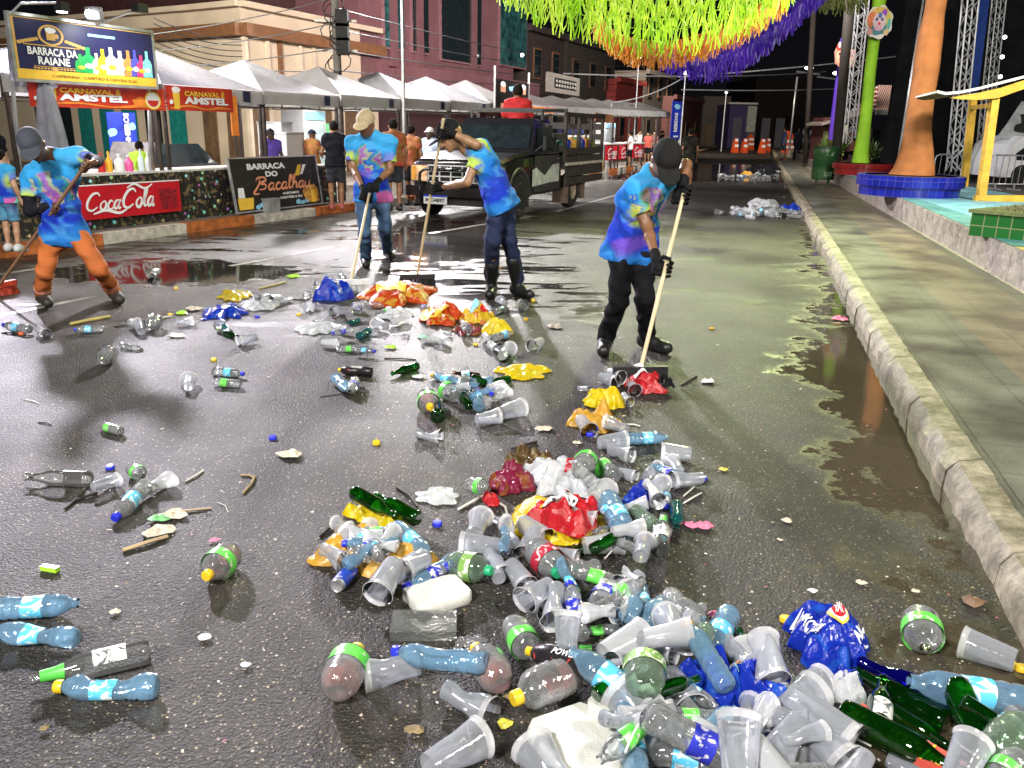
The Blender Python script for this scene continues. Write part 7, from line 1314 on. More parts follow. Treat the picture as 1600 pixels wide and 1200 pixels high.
# ---- bags: creased sheets
def sheetm(name, c, c2=None, tr=.4, rough=.2):
    if name in _m: return _m[name]
    m, N, L = newmat(name); b = N['Principled BSDF']; b.inputs['Roughness'].default_value = rough; out = N['Material Output']; n = noise_node(N, L, 7, 3, dist=1.5); r = ramp(N, L, n.outputs[0], [(.52, c), (.56, c2 or tuple(v*.85 for v in c))])
    L.new(r.outputs[0], b.inputs['Base Color']); n2 = noise_node(N, L, 22, 4, dist=1.); bp = N.new('ShaderNodeBump'); bp.inputs['Strength'].default_value = .8; bp.inputs['Distance'].default_value = .012; L.new(n2.outputs[0], bp.inputs['Height']); L.new(bp.outputs[0], b.inputs['Normal'])
    t = N.new('ShaderNodeBsdfTranslucent'); L.new(r.outputs[0], t.inputs[0]); mx = N.new('ShaderNodeMixShader'); mx.inputs[0].default_value = tr; L.new(b.outputs[0], mx.inputs[1]); L.new(t.outputs[0], mx.inputs[2]); L.new(mx.outputs[0], out.inputs[0]); _m[name] = m; return m
BG = dict(y=sheetm('bag_yellow', (.80, .62, .01), (.75, .55, .02)), o=sheetm('bag_amber', (.72, .40, .05), (.78, .46, .10)), b=sheetm('bag_blue', (.012, .04, .48), (.02, .10, .60)), r=sheetm('bag_red', (.60, .02, .03), (.7, .12, .12)), w=sheetm('bag_white', (.72, .74, .76), (.6, .63, .68)), n=sheetm('bag_brown', (.13, .08, .03), (.22, .15, .04)), m=sheetm('bag_maroon', (.25, .02, .06), (.3, .1, .03)), q=sheetm('bag_flame', (.62, .06, .01), (.75, .38, .05), rough=.3), p=sheetm('bag_yellow_print', (.75, .52, .03), (.6, .15, .03)), t=film('film_clear', (.92, .92, .93), (.75, .76, .78), .18, .45, .12, .8, 20), k=sheetm('bag_black', (.012, .012, .014), (.05, .05, .06)))
def bag(c, x, y, wpx, hpx, label, rot=0., hgt=None, seed=1, amp=1., z0=None, prints=(), name='plastic_bag', cat='bag', squish=1.):
    z = .03
    for _ in range(3):
        P = G(x, y+hpx*.05, z); l = G(x-wpx/2, y, z); r = G(x+wpx/2, y, z); a = G(x, y-hpx/2, z); b = G(x, y+hpx/2, z); base = .6*hq(P[0], P[1]) if z0 is None else z0; z = base+.03
    W = np.linalg.norm(r-l); D = min(np.linalg.norm(a-b), W*1.6); hgt = hgt if hgt is not None else .28*min(W, D)+.02; D = max(D-hgt*.9, D*.45); rnd = random.Random(seed*13+5); NX, NY = 56, 44
    folds = [(rnd.uniform(0, math.pi), rnd.uniform(.18, .6)*min(W, D)*1.2, rnd.uniform(0, 1), rnd.uniform(.2, 1)) for _ in range(12)]; lob = [(rnd.uniform(0, 6.28), rnd.choice((2, 3, 5, 7, 9)), rnd.uniform(.04, .14)) for _ in range(5)]
    def f(u, v):
        rr = math.hypot(u, v); a = math.atan2(v, u); k = 1+sum(am*math.sin(n*a+ph) for ph, n, am in lob)*amp; X = u*W/2*k; Y = v*D/2*k; zz = hgt*max(0, 1-rr**2.2)**.55*(.68+.35*mnoise.noise(Vector((u*1.6+seed, v*1.6, 0))))
        for th, lam, ph, am in folds: q = ((X*math.cos(th)+Y*math.sin(th))/lam+ph+.25*mnoise.noise(Vector((X*6, Y*6, seed)))) % 1; zz += am*min(hgt*.11, .012)*(1-2*abs(2*q-1))*amp*(.35+.65*(1-rr**3))
        zz += min(hgt*.35, .030)*(abs(mnoise.noise(Vector((X*11, Y*11, seed))))-.2)*amp+min(hgt*.1, .008)*mnoise.noise(Vector((X*34, Y*34, seed)))
        return X, Y, max(.004+.02*max(0, rr-.8)*rnd.random(), zz)
    V = []; 
    for i in range(NX+1):
        for j in range(NY+1):
            s_, t_ = 2*i/NX-1, 2*j/NY-1; u = s_*math.sqrt(1-t_*t_/2); v = t_*math.sqrt(1-s_*s_/2); V.append(f(u, v))
    mb = MB(); mb.add(V, [(i*(NY+1)+j, (i+1)*(NY+1)+j, (i+1)*(NY+1)+j+1, i*(NY+1)+j+1) for i in range(NX) for j in range(NY)])
    t = thing(name, label, cat, (P[0], P[1], base+.001), rot); link('sheet', mb, BG[c] if isinstance(c, str) else c, t, 50)
    Va = np.array(V); USED.add(label)
    for (txt, u, v, w_, h_, col, ro) in prints:
        pm = MB()
        if txt == '*disc': Vt = [(0, 0)]+[(math.cos(R_(a))*rr, math.sin(R_(a))*rr) for rr in (.25, .5, .75, 1) for a in range(0, 360, 20)]; Ft = [(0, 1+i, 1+(i+1) % 18) for i in range(18)]+[(1+18*r+i, 19+18*r+i, 19+18*r+(i+1) % 18, 1+18*r+(i+1) % 18) for r in range(3) for i in range(18)]; Vt = [(x_*w_/2*W, y_*h_/2*D) for x_, y_ in Vt]
        else:
            V2, Ft = _textmesh(txt, 0, .03); xs = [q[0] for q in V2]; ys = [q[1] for q in V2]; Vt = [((q[0]-(min(xs)+max(xs))/2)/(max(xs)-min(xs))*w_*W, (q[1]-(min(ys)+max(ys))/2)/(max(ys)-min(ys))*h_*D) for q in V2]
        out = []; off = .009+.002*(len(t.children))
        for (x_, y_) in Vt:
            X = u*W/2+x_*math.cos(ro)-y_*math.sin(ro); Y = v*D/2+x_*math.sin(ro)+y_*math.cos(ro); k = np.argmin((Va[:, 0]-X)**2+(Va[:, 1]-Y)**2); dd = np.argsort((Va[:, 0]-X)**2+(Va[:, 1]-Y)**2)[:4]; out.append((X, Y, float(Va[dd, 2].mean())+off))
        pm.add(out, Ft); link('print', pm, col, t)
    for i in range(0, len(V), 7):
        x_, y_ = V[i][0], V[i][1]; hset(P[0]+x_*math.cos(rot)-y_*math.sin(rot), P[1]+x_*math.sin(rot)+y_*math.cos(rot), base+V[i][2])
    return t
foam = M('styrofoam', (.66, .66, .60), .7, var=.08, vs=5, bump=.35, bs=140)
def slab(x1, y1, x2, y2, wd, h, label, seed, name='foam_block', z0=.0):
    a = G(x1, y1, h/2); b = G(x2, y2, h/2); L_ = np.linalg.norm(b-a); d = nrm(b-a); t = thing(name, label, 'foam', ((a[0]+b[0])/2, (a[1]+b[1])/2, z0), math.atan2(d[1], d[0])); rnd = random.Random(seed); top = []
    for k in range(28): q = 2*math.pi*k/28; c_, s_ = math.cos(q), math.sin(q); e = 12; rr = (abs(c_)**e+abs(s_)**e)**(-1/e); top.append((c_*rr*L_/2*(1+rnd.uniform(-.025, .01)), s_*rr*wd/2*(1+rnd.uniform(-.05, .02))))
    mb = MB(); n = 28; V = [(x*.97, y*.95, 0) for x, y in top]+[(x, y, h*.12) for x, y in top]+[(x, y, h*.86) for x, y in top]+[(x*.98, y*.96, h) for x, y in top]+[(x*.8, y*.75, h*(1+rnd.uniform(-.05, .04))) for x, y in top]
    mb.add(V, [tuple(range(n))[::-1]]+[(k*n+i, k*n+(i+1) % n, (k+1)*n+(i+1) % n, (k+1)*n+i) for k in range(4) for i in range(n)]+[tuple(4*n+i for i in range(n))]); link('block', mb, foam, t, 50); USED.add(label)
    for i in range(-6, 7):
        for j in (-.4, 0, .4): hset((a[0]+b[0])/2+d[0]*L_*i/13-d[1]*wd*j, (a[1]+b[1])/2+d[1]*L_*i/13+d[0]*wd*j, z0+h)
    return t
# lying things: kind code base-end neck/rim-end options
DATA = '''
W clb 48 515 6 509|W clb 163 514 117 515|C c 60 516 72 522 c.8|C c 203 503 222 510|R cnn 236 508 246 497|C c 222 517 215 508 c.4|C c 276 503 303 502|W cnn 188 540 222 544 c.5|R cnn 160 565 176 545 s1.35|C m 246 424 235 428
C c 348 503 342 510|W tnn 350 512 362 520|V g 352 520 370 526|C c 400 527 373 533 s1.3|W cgn 376 600 330 597|W clb 332 580 380 584|W cgn 190 674 155 664|C c 296 606 290 590 c.6|V ck 112 748 66 746 s1.25|C c 145 762 186 748|R cgn 205 732 222 742
C m 230 766 268 748 c.9|W clb 228 762 184 803 s1.25|R cgy 362 862 326 897 s1.2|W bln 4 950 92 946 s1.35|W bly 103 998 6 990 c.7 s1.3|V cg 205 1024 78 1054 s1.3|W bly 230 1072 108 1072 c.8 s1.3
C c 478 452 480 466 s1.2|C m 486 470 480 486 s1.3|C c 494 436 500 450 s1.3|C m 420 462 404 470 c.8|C m 436 464 420 470 c.7|C m 455 466 440 470 c.9|C c 528 480 520 492 c.7|C c 552 476 560 486 c.5|W cnn 570 474 600 476 c.6|W cln 540 440 530 425 c.5|C c 562 432 552 446|C m 505 502 490 505 c.9|C m 520 508 535 512 c.9
W tnn 560 526 580 515|W cdb 552 515 520 520|C m 502 536 528 537|W cgn 530 546 556 545|W clb 553 546 585 549|C c 610 512 580 503 c.4|C m 612 502 638 496|W tnn 560 500 545 505 c.6|E k 590 582 522 577 c.3 s.72|W bnn 522 588 545 612|W cdn 556 594 546 614|V g 652 572 612 584|C m 660 532 680 528 c.6|C m 700 534 684 527 c.5
V n 745 588 712 583|W bly 725 598 676 586 c.8|V g 740 590 770 604|V g 795 590 762 603|W bdn 720 600 738 612 c.6|R cgy 666 618 672 636|R cgn 714 618 690 606 s1.2|V g 684 652 682 622|V g 740 634 708 610 s1.1|W blb 750 638 744 612 c.5|W bnb 736 618 768 610 c.6|C c 764 626 796 604 s1.2|C c 745 656 780 650|C c 782 646 816 636|C c 650 676 690 682 c.7 s1.2
V g 784 560 800 548|C c 782 556 800 544|C m 850 530 826 545|C m 756 524 766 536 c.7|C m 766 536 778 545 c.8|W cln 770 529 800 520|C c 812 470 818 480|C c 790 476 780 466 c.7|W cln 772 488 790 480 c.4|C c 705 522 690 520 c.7|C m 720 505 730 515 c.9
C c 942 590 960 596 s1.2|C c 950 580 975 592 s1.2|C c 985 600 992 612 s1.15|C c 905 606 922 612 c.7|C c 974 618 985 626 c.6|C c 906 656 922 674|C c 975 668 950 662 s1.2|W cld 0 0 0 0
C c 936 692 978 688 s1.3|W bln 986 686 1030 684 s1.1|C c 950 702 990 716 c.6 s1.2|C c 1078 710 1036 706 s1.3|C c 1010 745 1030 732 c.7|C c 1060 736 1048 720 c.4
C c 970 738 990 744|R cgn 905 742 920 712 c.4|R cgn 958 742 934 726 c.5 s1.2|C m 924 770 940 758|C m 930 780 950 765 s1.3|R gnn 960 775 945 790 c.5|W bdn 1060 740 1030 732 c.5|C c 1095 748 1052 752 s1.35|W clb 1038 760 1040 792 s.95|W tnn 1056 788 1058 822|C c 1020 790 1036 752 c.8|C m 1010 760 1030 780 c.8
W bln 948 780 985 832 s1.35|W gnn 1022 822 990 796 s1.1|V cg 1030 868 1038 798 s1.2|W bny 960 820 1000 838|V g 905 855 950 840|V g 930 850 980 835|W bln 960 810 935 790 c.5|W cnn 985 855 960 840 c.6|C c 1000 870 1010 845|W cln 1020 850 1045 830 c.5
R cgn 728 754 764 766|C c 740 838 752 806 s1.4|C c 780 815 762 806 c.5|C c 778 856 726 852 s1.4|C m 796 846 788 862 c.9|C c 812 816 858 846 s1.35|C c 838 838 822 864 s1.35|R cng 850 868 862 884 s1.2|R crn 838 862 868 886 s1.25|C c 764 866 790 896 s1.25|C c 800 888 820 908 s1.2|C c 780 905 770 880
W bdb 702 880 646 912 s1.2|R gvg 712 880 752 892 s1.15|W cdn 716 878 686 892|C c 660 872 632 892 s1.3|C c 645 880 615 895 s1.3|C c 614 890 592 918 s1.45|K b 550 888 526 916|C c 540 824 530 818 c.3|W bln 622 828 668 860 s1.2|W cln 530 822 604 868 s1.35|C c 664 876 640 886
C m 905 852 978 846 s1.35|C c 868 862 900 870|W cgn 900 900 950 905 c.7 s1.1|R cng 930 880 905 890 c.5|C m 975 888 1000 908 c.9|C c 1000 895 970 915 c.5|R cdn 880 940 905 955|C c 826 918 860 950 c.4 s1.3|C c 858 912 820 940 s1.3|C c 868 905 866 990 c.5 s1.5|W bln 880 893 900 930 c.8 s1.1|W cdb 908 975 896 934 s1.05|C c 885 1016 888 972 s1.3 u50
R cdn 952 928 940 944 s1.1|W bln 985 975 972 945|R bnn 990 945 976 962|W bln 1004 925 1008 950|R bnn 1035 950 1015 966 s1.05|R cnn 1048 932 1062 950|R cnn 1082 958 1066 950|C c 1080 970 1070 1000 s1.2|C c 1052 990 1046 966 s1.4|W bln 1138 962 1108 1018 s1.3|W cnn 1092 945 1070 965 c.6|R gnn 1100 990 1090 1005
W cgn 910 988 950 982 c.8|V cg 975 1018 915 1014|R cgn 800 975 832 1020 s1.2|R cny 782 1066 746 1016 s1.2|R cny 884 1058 824 1082 s1.35|E k 930 1052 838 1012 s.80|W bnb 740 1040 636 1018 c.8 s1.35|R cgy 528 1072 554 1022 s1.3|C c 652 1038 572 1050 c.5 s1.6
C c 700 1080 764 1110 c.7 s1.5|C c 668 1200 752 1152 s1.6 c.2|C c 880 1230 838 1170 s1.6|W bln 1010 1090 908 1044 s1.35|C c 1050 1152 958 1078 s1.7|C m 942 1022 1006 994 s1.55|C m 1012 990 1080 996 s1.4|C c 1000 1030 960 1050 s1.2|C c 1020 1012 1050 1030 c.5|R gvg 1006 1082 1008 1026 s1.25|V g 950 1066 985 1046|C c 1042 1050 1086 1118 s1.5|W cln 1060 1070 1100 1090
W cnn 1060 1090 1090 1120 c.4|W bln 1000 1215 972 1122 s1.3|V g 1040 1080 1075 1060|C c 1062 1140 1040 1120|W cdn 1050 1150 1130 1168 s1.3|W cln 1020 1180 1110 1200 c.5 s1.35|C c 1110 1200 1060 1190|C c 1160 1212 1150 1130 s1.5 u35|C c 1140 1010 1160 1030 s1.2|W bny 1120 1040 1090 1008 s1.1|V g 1175 1020 1165 1002|C m 1190 1035 1175 1010 c.9 s1.3|C c 1150 1050 1190 1040 s1.2|C m 1210 1050 1190 1000 s1.3
C c 1185 1000 1210 1060 c.7|C c 1230 1090 1285 1066 s1.45|C c 1210 1120 1280 1080 s1.6|R cnn 1250 1150 1230 1175 s1.2|C c 1230 1100 1325 1150 s1.8|C c 1260 1130 1310 1170 s1.6 c.3|C c 1240 1150 1216 1176 s1.5|C c 1290 1190 1320 1210 s1.4|C m 1190 1190 1215 1215 s1.4|W cnn 1280 1200 1240 1215|C c 1180 1120 1200 1160
V g 1460 1118 1352 1058 s1.15|V b 1490 1104 1362 1042 s1.3|V gw 1372 1130 1378 1076 s1.1|V g 1345 1128 1482 1198 s1.35|W bln 1602 1092 1460 1076 s1.7|V g 1500 1108 1560 1200 s1.35|V gw 1540 1124 1580 1140|R gnn 1590 1150 1560 1170 s1.2|C c 1500 1200 1512 1180 s1.3|R cgn 1590 1190 1560 1215|C c 1400 1195 1430 1210|C c 1578 1030 1512 1006 s1.45|R cgn 1438 966 1444 1004 s1.3|C c 1590 1120 1610 1135
W cnn 1580 1100 1610 1130 c.5|C c 1120 1130 1100 1150|C c 1350 1190 1330 1210|V g 1420 1130 1460 1150
'''
# bags and blocks that lie at the bottom come first
bag('q', 622, 456, 112, 52, 'orange and red plastic bag printed with a beer glass, by the brooms', .25, seed=3, hgt=.16, prints=(('*disc', -.2, -.1, .42, .5, yel, 0), ('*disc', -.3, .25, .34, .3, white, 0)))
bag('b', 521, 458, 60, 62, 'upright crumpled blue plastic bag at the jeans sweeper broom', .3, seed=4, hgt=.26)
bag('q', 690, 489, 74, 50, 'round crumpled orange bag with inverted white badge lettering', -.2, seed=5, hgt=.14, prints=(('*disc', -.25, 0, .62, .95, yel, 0), ('*disc', -.25, 0, .52, .8, white, 0), ('*disc', -.25, .35, .44, .4, redc, 0), ('AMSTEL', -.25, -.2, .40, .2, blackp, math.pi), ('BEER', -.25, .35, .2, .14, white, math.pi)))
bag('p', 745, 494, 52, 52, 'yellow bag with small red and blue print beside the badge bag', .4, seed=6, hgt=.17, prints=(('*disc', .4, -.2, .25, .25, redc, 0), ('*disc', -.1, .1, .3, .2, lblu, .3)))
bag('y', 778, 512, 46, 38, 'bright yellow crumpled bag behind the crumpled white cups', 0, seed=7, hgt=.14)
bag('b', 350, 484, 66, 26, 'flat blue plastic bag lying at the left middle of the road', .2, seed=8, hgt=.07, prints=(('*disc', .2, 0, .3, .3, white, 0),)); bag('y', 367, 457, 54, 18, 'thin yellow bag behind the flat blue one', .3, seed=9, hgt=.05); bag('w', 408, 474, 52, 22, 'white crumpled bag right of the flat blue one', 0, seed=10, hgt=.08); bag('w', 500, 508, 60, 20, 'crumpled cream napkins in front of the upright blue bag', 0, seed=11, hgt=.06, name='napkin', cat='napkin'); bag('w', 617, 488, 46, 22, 'crumpled cream paper left of the badge bag', 0, seed=12, hgt=.08, name='paper_wad', cat='paper')
bag('y', 817, 576, 74, 24, 'flat yellow bag with dark marks, alone right of the green bottles', .05, seed=13, hgt=.06); bag('m', 730, 512, 40, 22, 'red wrapper in front of the badge bag', 0, seed=14, hgt=.07, name='wrapper', cat='wrapper')
bag('r', 1008, 595, 68, 44, 'red shiny bag with white print under the nearest broom', .3, seed=15, hgt=.15, prints=(('*disc', -.2, .1, .35, .35, white, .4),)); bag('k', 1040, 600, 24, 28, 'small black scrap of bag behind the nearest broom', 0, seed=16, hgt=.10)
bag('y', 944, 622, 62, 34, 'bright yellow crumpled bag in front of the nearest sweeper', .2, seed=17, hgt=.12); bag('o', 930, 655, 76, 34, 'orange-yellow crumpled bag holding cups, in front of the bright one', -.1, seed=18, hgt=.12)
bag('n', 828, 722, 72, 42, 'brown translucent bag at the back of the main heap', .3, seed=19, hgt=.14); bag('m', 800, 748, 74, 44, 'maroon soft wrapper bag beside the brown one', .2, seed=20, hgt=.12); bag('w', 872, 742, 104, 76, 'white crumpled bag with faint red print in the main heap', .4, seed=21, hgt=.14, prints=(('TEXTIL', .25, -.25, .3, .12, redc, .9),))
bag('y', 868, 806, 148, 78, 'big yellow bag under the red lettered bag', .35, seed=22, hgt=.13, amp=.7); bag('r', 886, 798, 108, 66, 'red bag with white lettered patch on top of the main heap', .3, seed=23, hgt=.15, prints=(('*disc', -.2, .1, .55, .42, white, .1), ('AMSTEL', -.2, .1, .42, .2, blackp, .1)))
bag('w', 684, 766, 64, 32, 'flattened white plastic piece left of the main heap', -.3, seed=24, hgt=.03); bag('r', 768, 776, 30, 26, 'small red crumpled piece by the green-labelled bottle', 0, seed=25, hgt=.07, name='wrapper', cat='wrapper')
bag('y', 592, 797, 94, 40, 'yellow bag wrapped round two green glass bottles', -.3, seed=26, hgt=.08); lie('V', 'g', 560, 776, 612, 800, 1.1); lie('V', 'g', 640, 802, 598, 782, 1.1)
bag('o', 584, 852, 148, 84, 'amber torn bag under the clear bottle, left of the main heap', -.25, seed=27, hgt=.10, amp=1.2)
slab(640, 942, 725, 918, .16, .045, 'small off-white foam block in front of the main heap', 1); slab(868, 1120, 950, 1215, .21, .05, 'long pale foam slab at the bottom of the picture', 2); slab(928, 1108, 962, 1126, .09, .07, 'small broken foam lump beside the long slab', 3, z0=.02)
bag('t', 735, 992, 48, 30, 'clear torn film piece right of the clear box', .4, seed=28, hgt=.03)
t = thing('clear_box', 'flattened clear plastic box with straight edges before the foam block', 'box', G(663, 985, 0), .05); W = .215; H = .13
mb = MB(); mb.box((0, 0, .02), (W, H, .035)); link('body', mb, film('box_clear', (.92, .93, .93), (.6, .62, .6), .12, .4, .1, .3, 60), t); USED.add(t['label']); hset(*G(663, 985, 0)[:2], .04)
bag('b', 1000, 775, 52, 54, 'small royal blue crumpled bag deep in the main heap', .5, seed=29, hgt=.13)
def run(data):
    for it in data.replace('\n', '|').split('|'):
        q = it.split()
        if len(q) < 6 or q[2] == '0': continue
        o = dict(s=None, c=0., u=0)
        for e in q[6:]: o[e[0]] = float(e[1:])
        X1, Y1, X2, Y2 = [float(v) for v in q[2:6]]; ym = (Y1+Y2)/2; c_ = o['c']; s_ = o['s']
        if q[0] == 'C' and s_: s_ *= .88 if ym > 860 else .95
        if c_ == 0 and q[0] in 'CWR': c_ = (.0, .2, .3, .4)[int(X1+Y1) % 4]*(1 if q[0] != 'R' else .6)
        lie(q[0], q[1], X1, Y1, X2, Y2, s=s_, cr=c_, up=o['u'], seed=int(X1*3+Y1*7) % 6)
lines = DATA.strip().split('\n'); run('\n'.join(lines[:-5]))
run('\n'.join(lines[-5:-4]))
bag('b', 1292, 990, 128, 116, 'blue bag with red emblem and white lettering by the puddle', -.1, seed=31, hgt=.17, amp=.8, prints=(('*disc', .12, -.12, .26, .34, yel, 0), ('*disc', .12, -.12, .215, .28, white, 0), ('*disc', .12, -.12, .17, .22, redc, 0), ('))((', .12, -.12, .10, .12, white, 0), ('ANTARCTICA', -.55, -.2, .45, .13, white, -1.15), ('ANTARC', .62, -.45, .30, .10, white, .9)))
bag('w', 1322, 1078, 58, 74, 'white bag with upside-down blue letters beside the lower heap', .1, seed=32, hgt=.13, prints=(('TOTAL', 0, -.05, .75, .26, blub, math.pi), ('GELO', 0, .45, .4, .12, blub, math.pi)))
run('\n'.join(lines[-4:-2]))
bag('w', 1432, 1160, 70, 56, 'pale cloudy bag floating behind the green bottles', .6, seed=33, hgt=.05)
a = G(1330, 1135, .02); b_ = G(1462, 1215, .02); d = nrm(b_-a); t = thing('carton_strip', 'flat red carton strip with black lettering between the green bottles', 'carton', (a[0], a[1], .055), math.atan2(d[1], d[0])); L_ = np.linalg.norm(b_-a)+.05
mb = MB(); mb.box((L_/2, 0, .012), (L_, .085, .022)); link('panel', mb, M('carton_red', (.65, .09, .06), .5, var=.1, vs=10), t)
mb = MB(); put_text(mb, 'LEONARDO', 0, 0, L_*.62, .04, bold=.02); mb.v = [(.08*L_+v[0], -.03+v[2], .0265) for v in mb.v]; link('lettering', mb, blackp, t); mb = MB(); put_text(mb, 'BIG', 0, 0, L_*.12, .03, bold=.02); mb.v = [(.75*L_+v[0], -.03+v[2], .0265) for v in mb.v]; link('lettering', mb, M('print_dkyellow', (.5, .35, .05), .5), t)
mb = MB(); mb.box((L_*.72, 0, .0245), (.006, .08, .002)); link('stripe', mb, yel, t)
run('\n'.join(lines[-2:]))
lie('E', 'k', 930, 1052, 838, 1014, 1.0, label='long black energy drink bottle with yellow cap', z0=0) if False else None
rnd = random.Random(31)
for k in range(64):
    cx, cy, sx_, sy_ = rnd.choice(((900, 830, 120, 55), (960, 940, 90, 40), (1070, 1150, 120, 30), (1230, 1140, 80, 30), (600, 850, 60, 28), (620, 490, 90, 20), (740, 600, 50, 18), (1000, 1120, 110, 40)))
    x = cx+rnd.gauss(0, .5)*sx_; y = min(1185, cy+rnd.gauss(0, .5)*sy_); kd = rnd.choice('CCCWWtttCCs'); a_ = rnd.uniform(0, 6.28); r_ = (y-205)*.03
    if kd == 'C': lie('C', rnd.choice('cm'), x, y, x+r_*math.cos(a_), y+r_*.6*math.sin(a_), s=rnd.uniform(.8, 1.1), cr=rnd.uniform(.4, 1.), seed=rnd.randrange(6))
    elif kd == 'W': lie('W', rnd.choice(('cln', 'bnn', 'bdb', 'cgn', 'cdb')), x, y, x+r_*math.cos(a_), y+r_*.6*math.sin(a_), s=rnd.uniform(.8, 1.05), cr=rnd.uniform(.5, .9), seed=rnd.randrange(6))
    elif kd == 't': w_ = r_*rnd.uniform(1.2, 2.4); bag(rnd.choice('twtt'), x, y, w_, w_*.55, mklabel('thin torn plastic film', x, y), rnd.uniform(-1, 1), seed=100+k, hgt=.035, amp=1.4, name='plastic_film', cat='film')
    else: P_ = G(x, y, .03+.8*hq(*G(x, y, .05)[:2])); mb = MB(); d_ = np.array([math.cos(a_), math.sin(a_), rnd.uniform(-.1, .1)])*.06; mb.tube([P_-d_, P_+(0, 0, .006), P_+d_], .0028, 6); o = link('straw', mb, M('straw_white', (.62, .6, .55), .4), None, 60); tag(o, mklabel('pale bent drinking straw', x, y), 'straw')
bag('b', 1140, 1068, 165, 92, 'torn glossy royal blue bag across the lower heap', -.35, seed=30, hgt=.15, amp=1.2, prints=(('*disc', .1, .1, .06, .08, orng, 0), ('ANTARCTICA', -.15, -.05, .35, .10, lblu, -.5)))
# printed words on the energy bottle
for o in [o for o in bpy.data.objects if o.get('label', '').startswith('large black energy drink bottle') ][:2]:
    V, Fs = _textmesh('POWER', .3, .02); mx = max(v[0] for v in V); W_ = .11; H_ = .032; mb = MB(); Minv = (o.matrix_basis.to_3x3()).inverted(); up = (Minv @ Vector((0, -.5, .9))); a0 = math.atan2(up.y, up.x)
    mb.add([((.053)*math.cos(a0+(v[1]-.35)*H_/.05), .053*math.sin(a0+(v[1]-.35)*H_/.05), .20-v[0]/mx*W_) for v in V], Fs); link('lettering', mb, white, o)
# ---- loose caps, sticks, straws, scraps
def cap_at(x, y, c, label): P = G(x, y, .008); t = bpy.data.objects.new('bottle_cap', bpy.data.meshes.new('x')); bpy.data.objects.remove(t); mb = MB(); mb.lathe([(.0165, -.007), (.017, .004), (.0145, .0075), (.001, .008)], 16); o = link('bottle_cap', mb, capm(c), None, 40); o.matrix_basis = Matrix.Translation(P) @ Matrix.Rotation(((x*13) % 50-25)/60, 4, 'X') @ Matrix.Scale(1.25, 4); tag(o, label, 'bottle cap')
for x, y, c in ((426, 684, 'b'), (588, 692, 'y'), (334, 562, 'y'), (33, 521, 'o'), (683, 818, 'b'), (1228, 967, 'y'), (266, 491, 'y'), (402, 495, 'b'), (467, 491, 'y'), (1112, 513, 'y'), (822, 499, 'y'), (833, 469, 'y'), (895, 657, 'b'), (921, 678, 'b'), (1597, 1044, 'y'), (172, 730, 'b'), (1098, 747, 'b'), (1092, 1008, 'y'), (275, 450, 'y'), (743, 538, 'y')): cap_at(x, y, c, mklabel(dict(b='loose blue bottle cap', y='loose yellow bottle cap', o='loose orange bottle cap')[c], x, y))
stk = dict(k=M('twig_dark', (.02, .016, .012), .6), w=M('straw_white', (.62, .6, .55), .4), t=M('stick_tan', (.35, .26, .14), .6), y=M('yellow_strip', (.5, .42, .12), .5))
for x1, y1, x2, y2, c, r in ((102, 795, 132, 764, 'k', .006), (118, 782, 152, 770, 'k', .006), (380, 770, 398, 744, 't', .006), (376, 742, 396, 746, 't', .005), (192, 860, 262, 838, 't', .008), (240, 806, 330, 794, 't', .005), (110, 506, 172, 494, 'y', .012), (405, 451, 446, 441, 'y', .010), (716, 796, 758, 772, 'w', .006), (620, 762, 652, 792, 'k', .007), (780, 786, 792, 802, 'w', .006), (500, 838, 530, 810, 'k', .006), (1085, 760, 1068, 775, 'w', .004), (1096, 770, 1068, 786, 'w', .004), (800, 702, 838, 690, 'k', .009), (600, 560, 650, 562, 'k', .006), (36, 624, 62, 632, 'w', .003), (290, 752, 318, 735, 'w', .005), (1240, 412, 1268, 411, 'w', .005), (1065, 602, 1088, 588, 'k', .007), (975, 663, 1000, 666, 'w', .004), (245, 498, 268, 494, 'w', .008), (178, 511, 208, 508, 'k', .005), (1100, 985, 1130, 975, 'w', .005), (340, 785, 356, 800, 'w', .002), (60, 660, 80, 664, 'k', .004), (500, 620, 560, 612, 'k', .003), (850, 840, 905, 852, 'w', .004)):
    a = G(x1, y1, r); b_ = G(x2, y2, r); mb = MB(); m1 = (a+b_)/2+np.array([.01, .008, .003]); mb.tube([a, m1, b_], r, 6); o = link('stick' if c != 'w' else 'straw', mb, stk[c], None, 60); tag(o, mklabel(dict(k='dark thin twig', w='white drinking straw', t='tan wooden stick', y='yellow flat strip')[c], (x1+x2)/2, (y1+y2)/2), 'straw' if c == 'w' else 'stick')
def scrap(x, y, wpx, c, label, name='paper_scrap', cat='scrap', seed=0, th=.004, asp=.6):
    P = G(x, y, .003); r = G(x+wpx/2, y, .003); R0 = np.linalg.norm(r-P); rnd = random.Random(seed+int(x)); n = 11; a0 = rnd.uniform(0, 6.28); out = [(R0*(math.cos(2*math.pi*k/n)*rnd.uniform(.6, 1.1)), R0*asp*math.sin(2*math.pi*k/n)*rnd.uniform(.6, 1.1)*1.4) for k in range(n)]
    V = [(0, 0, th+R0*.25)]+[(u*.55, v*.55, th+rnd.uniform(.1, .45)*R0) for u, v in out]+[(u, v, th+rnd.uniform(0, .16)*R0) for u, v in out]; mb = MB(); mb.add(V, [(0, 1+i, 1+(i+1) % n) for i in range(n)]+[(1+i, 1+n+i, 1+n+(i+1) % n, 1+(i+1) % n) for i in range(n)]); o = link(name, mb, c, None, None); o.matrix_basis = Matrix.Translation(P) @ Matrix.Rotation(rnd.uniform(-.5, .5), 4, 'Z'); tag(o, label, cat)
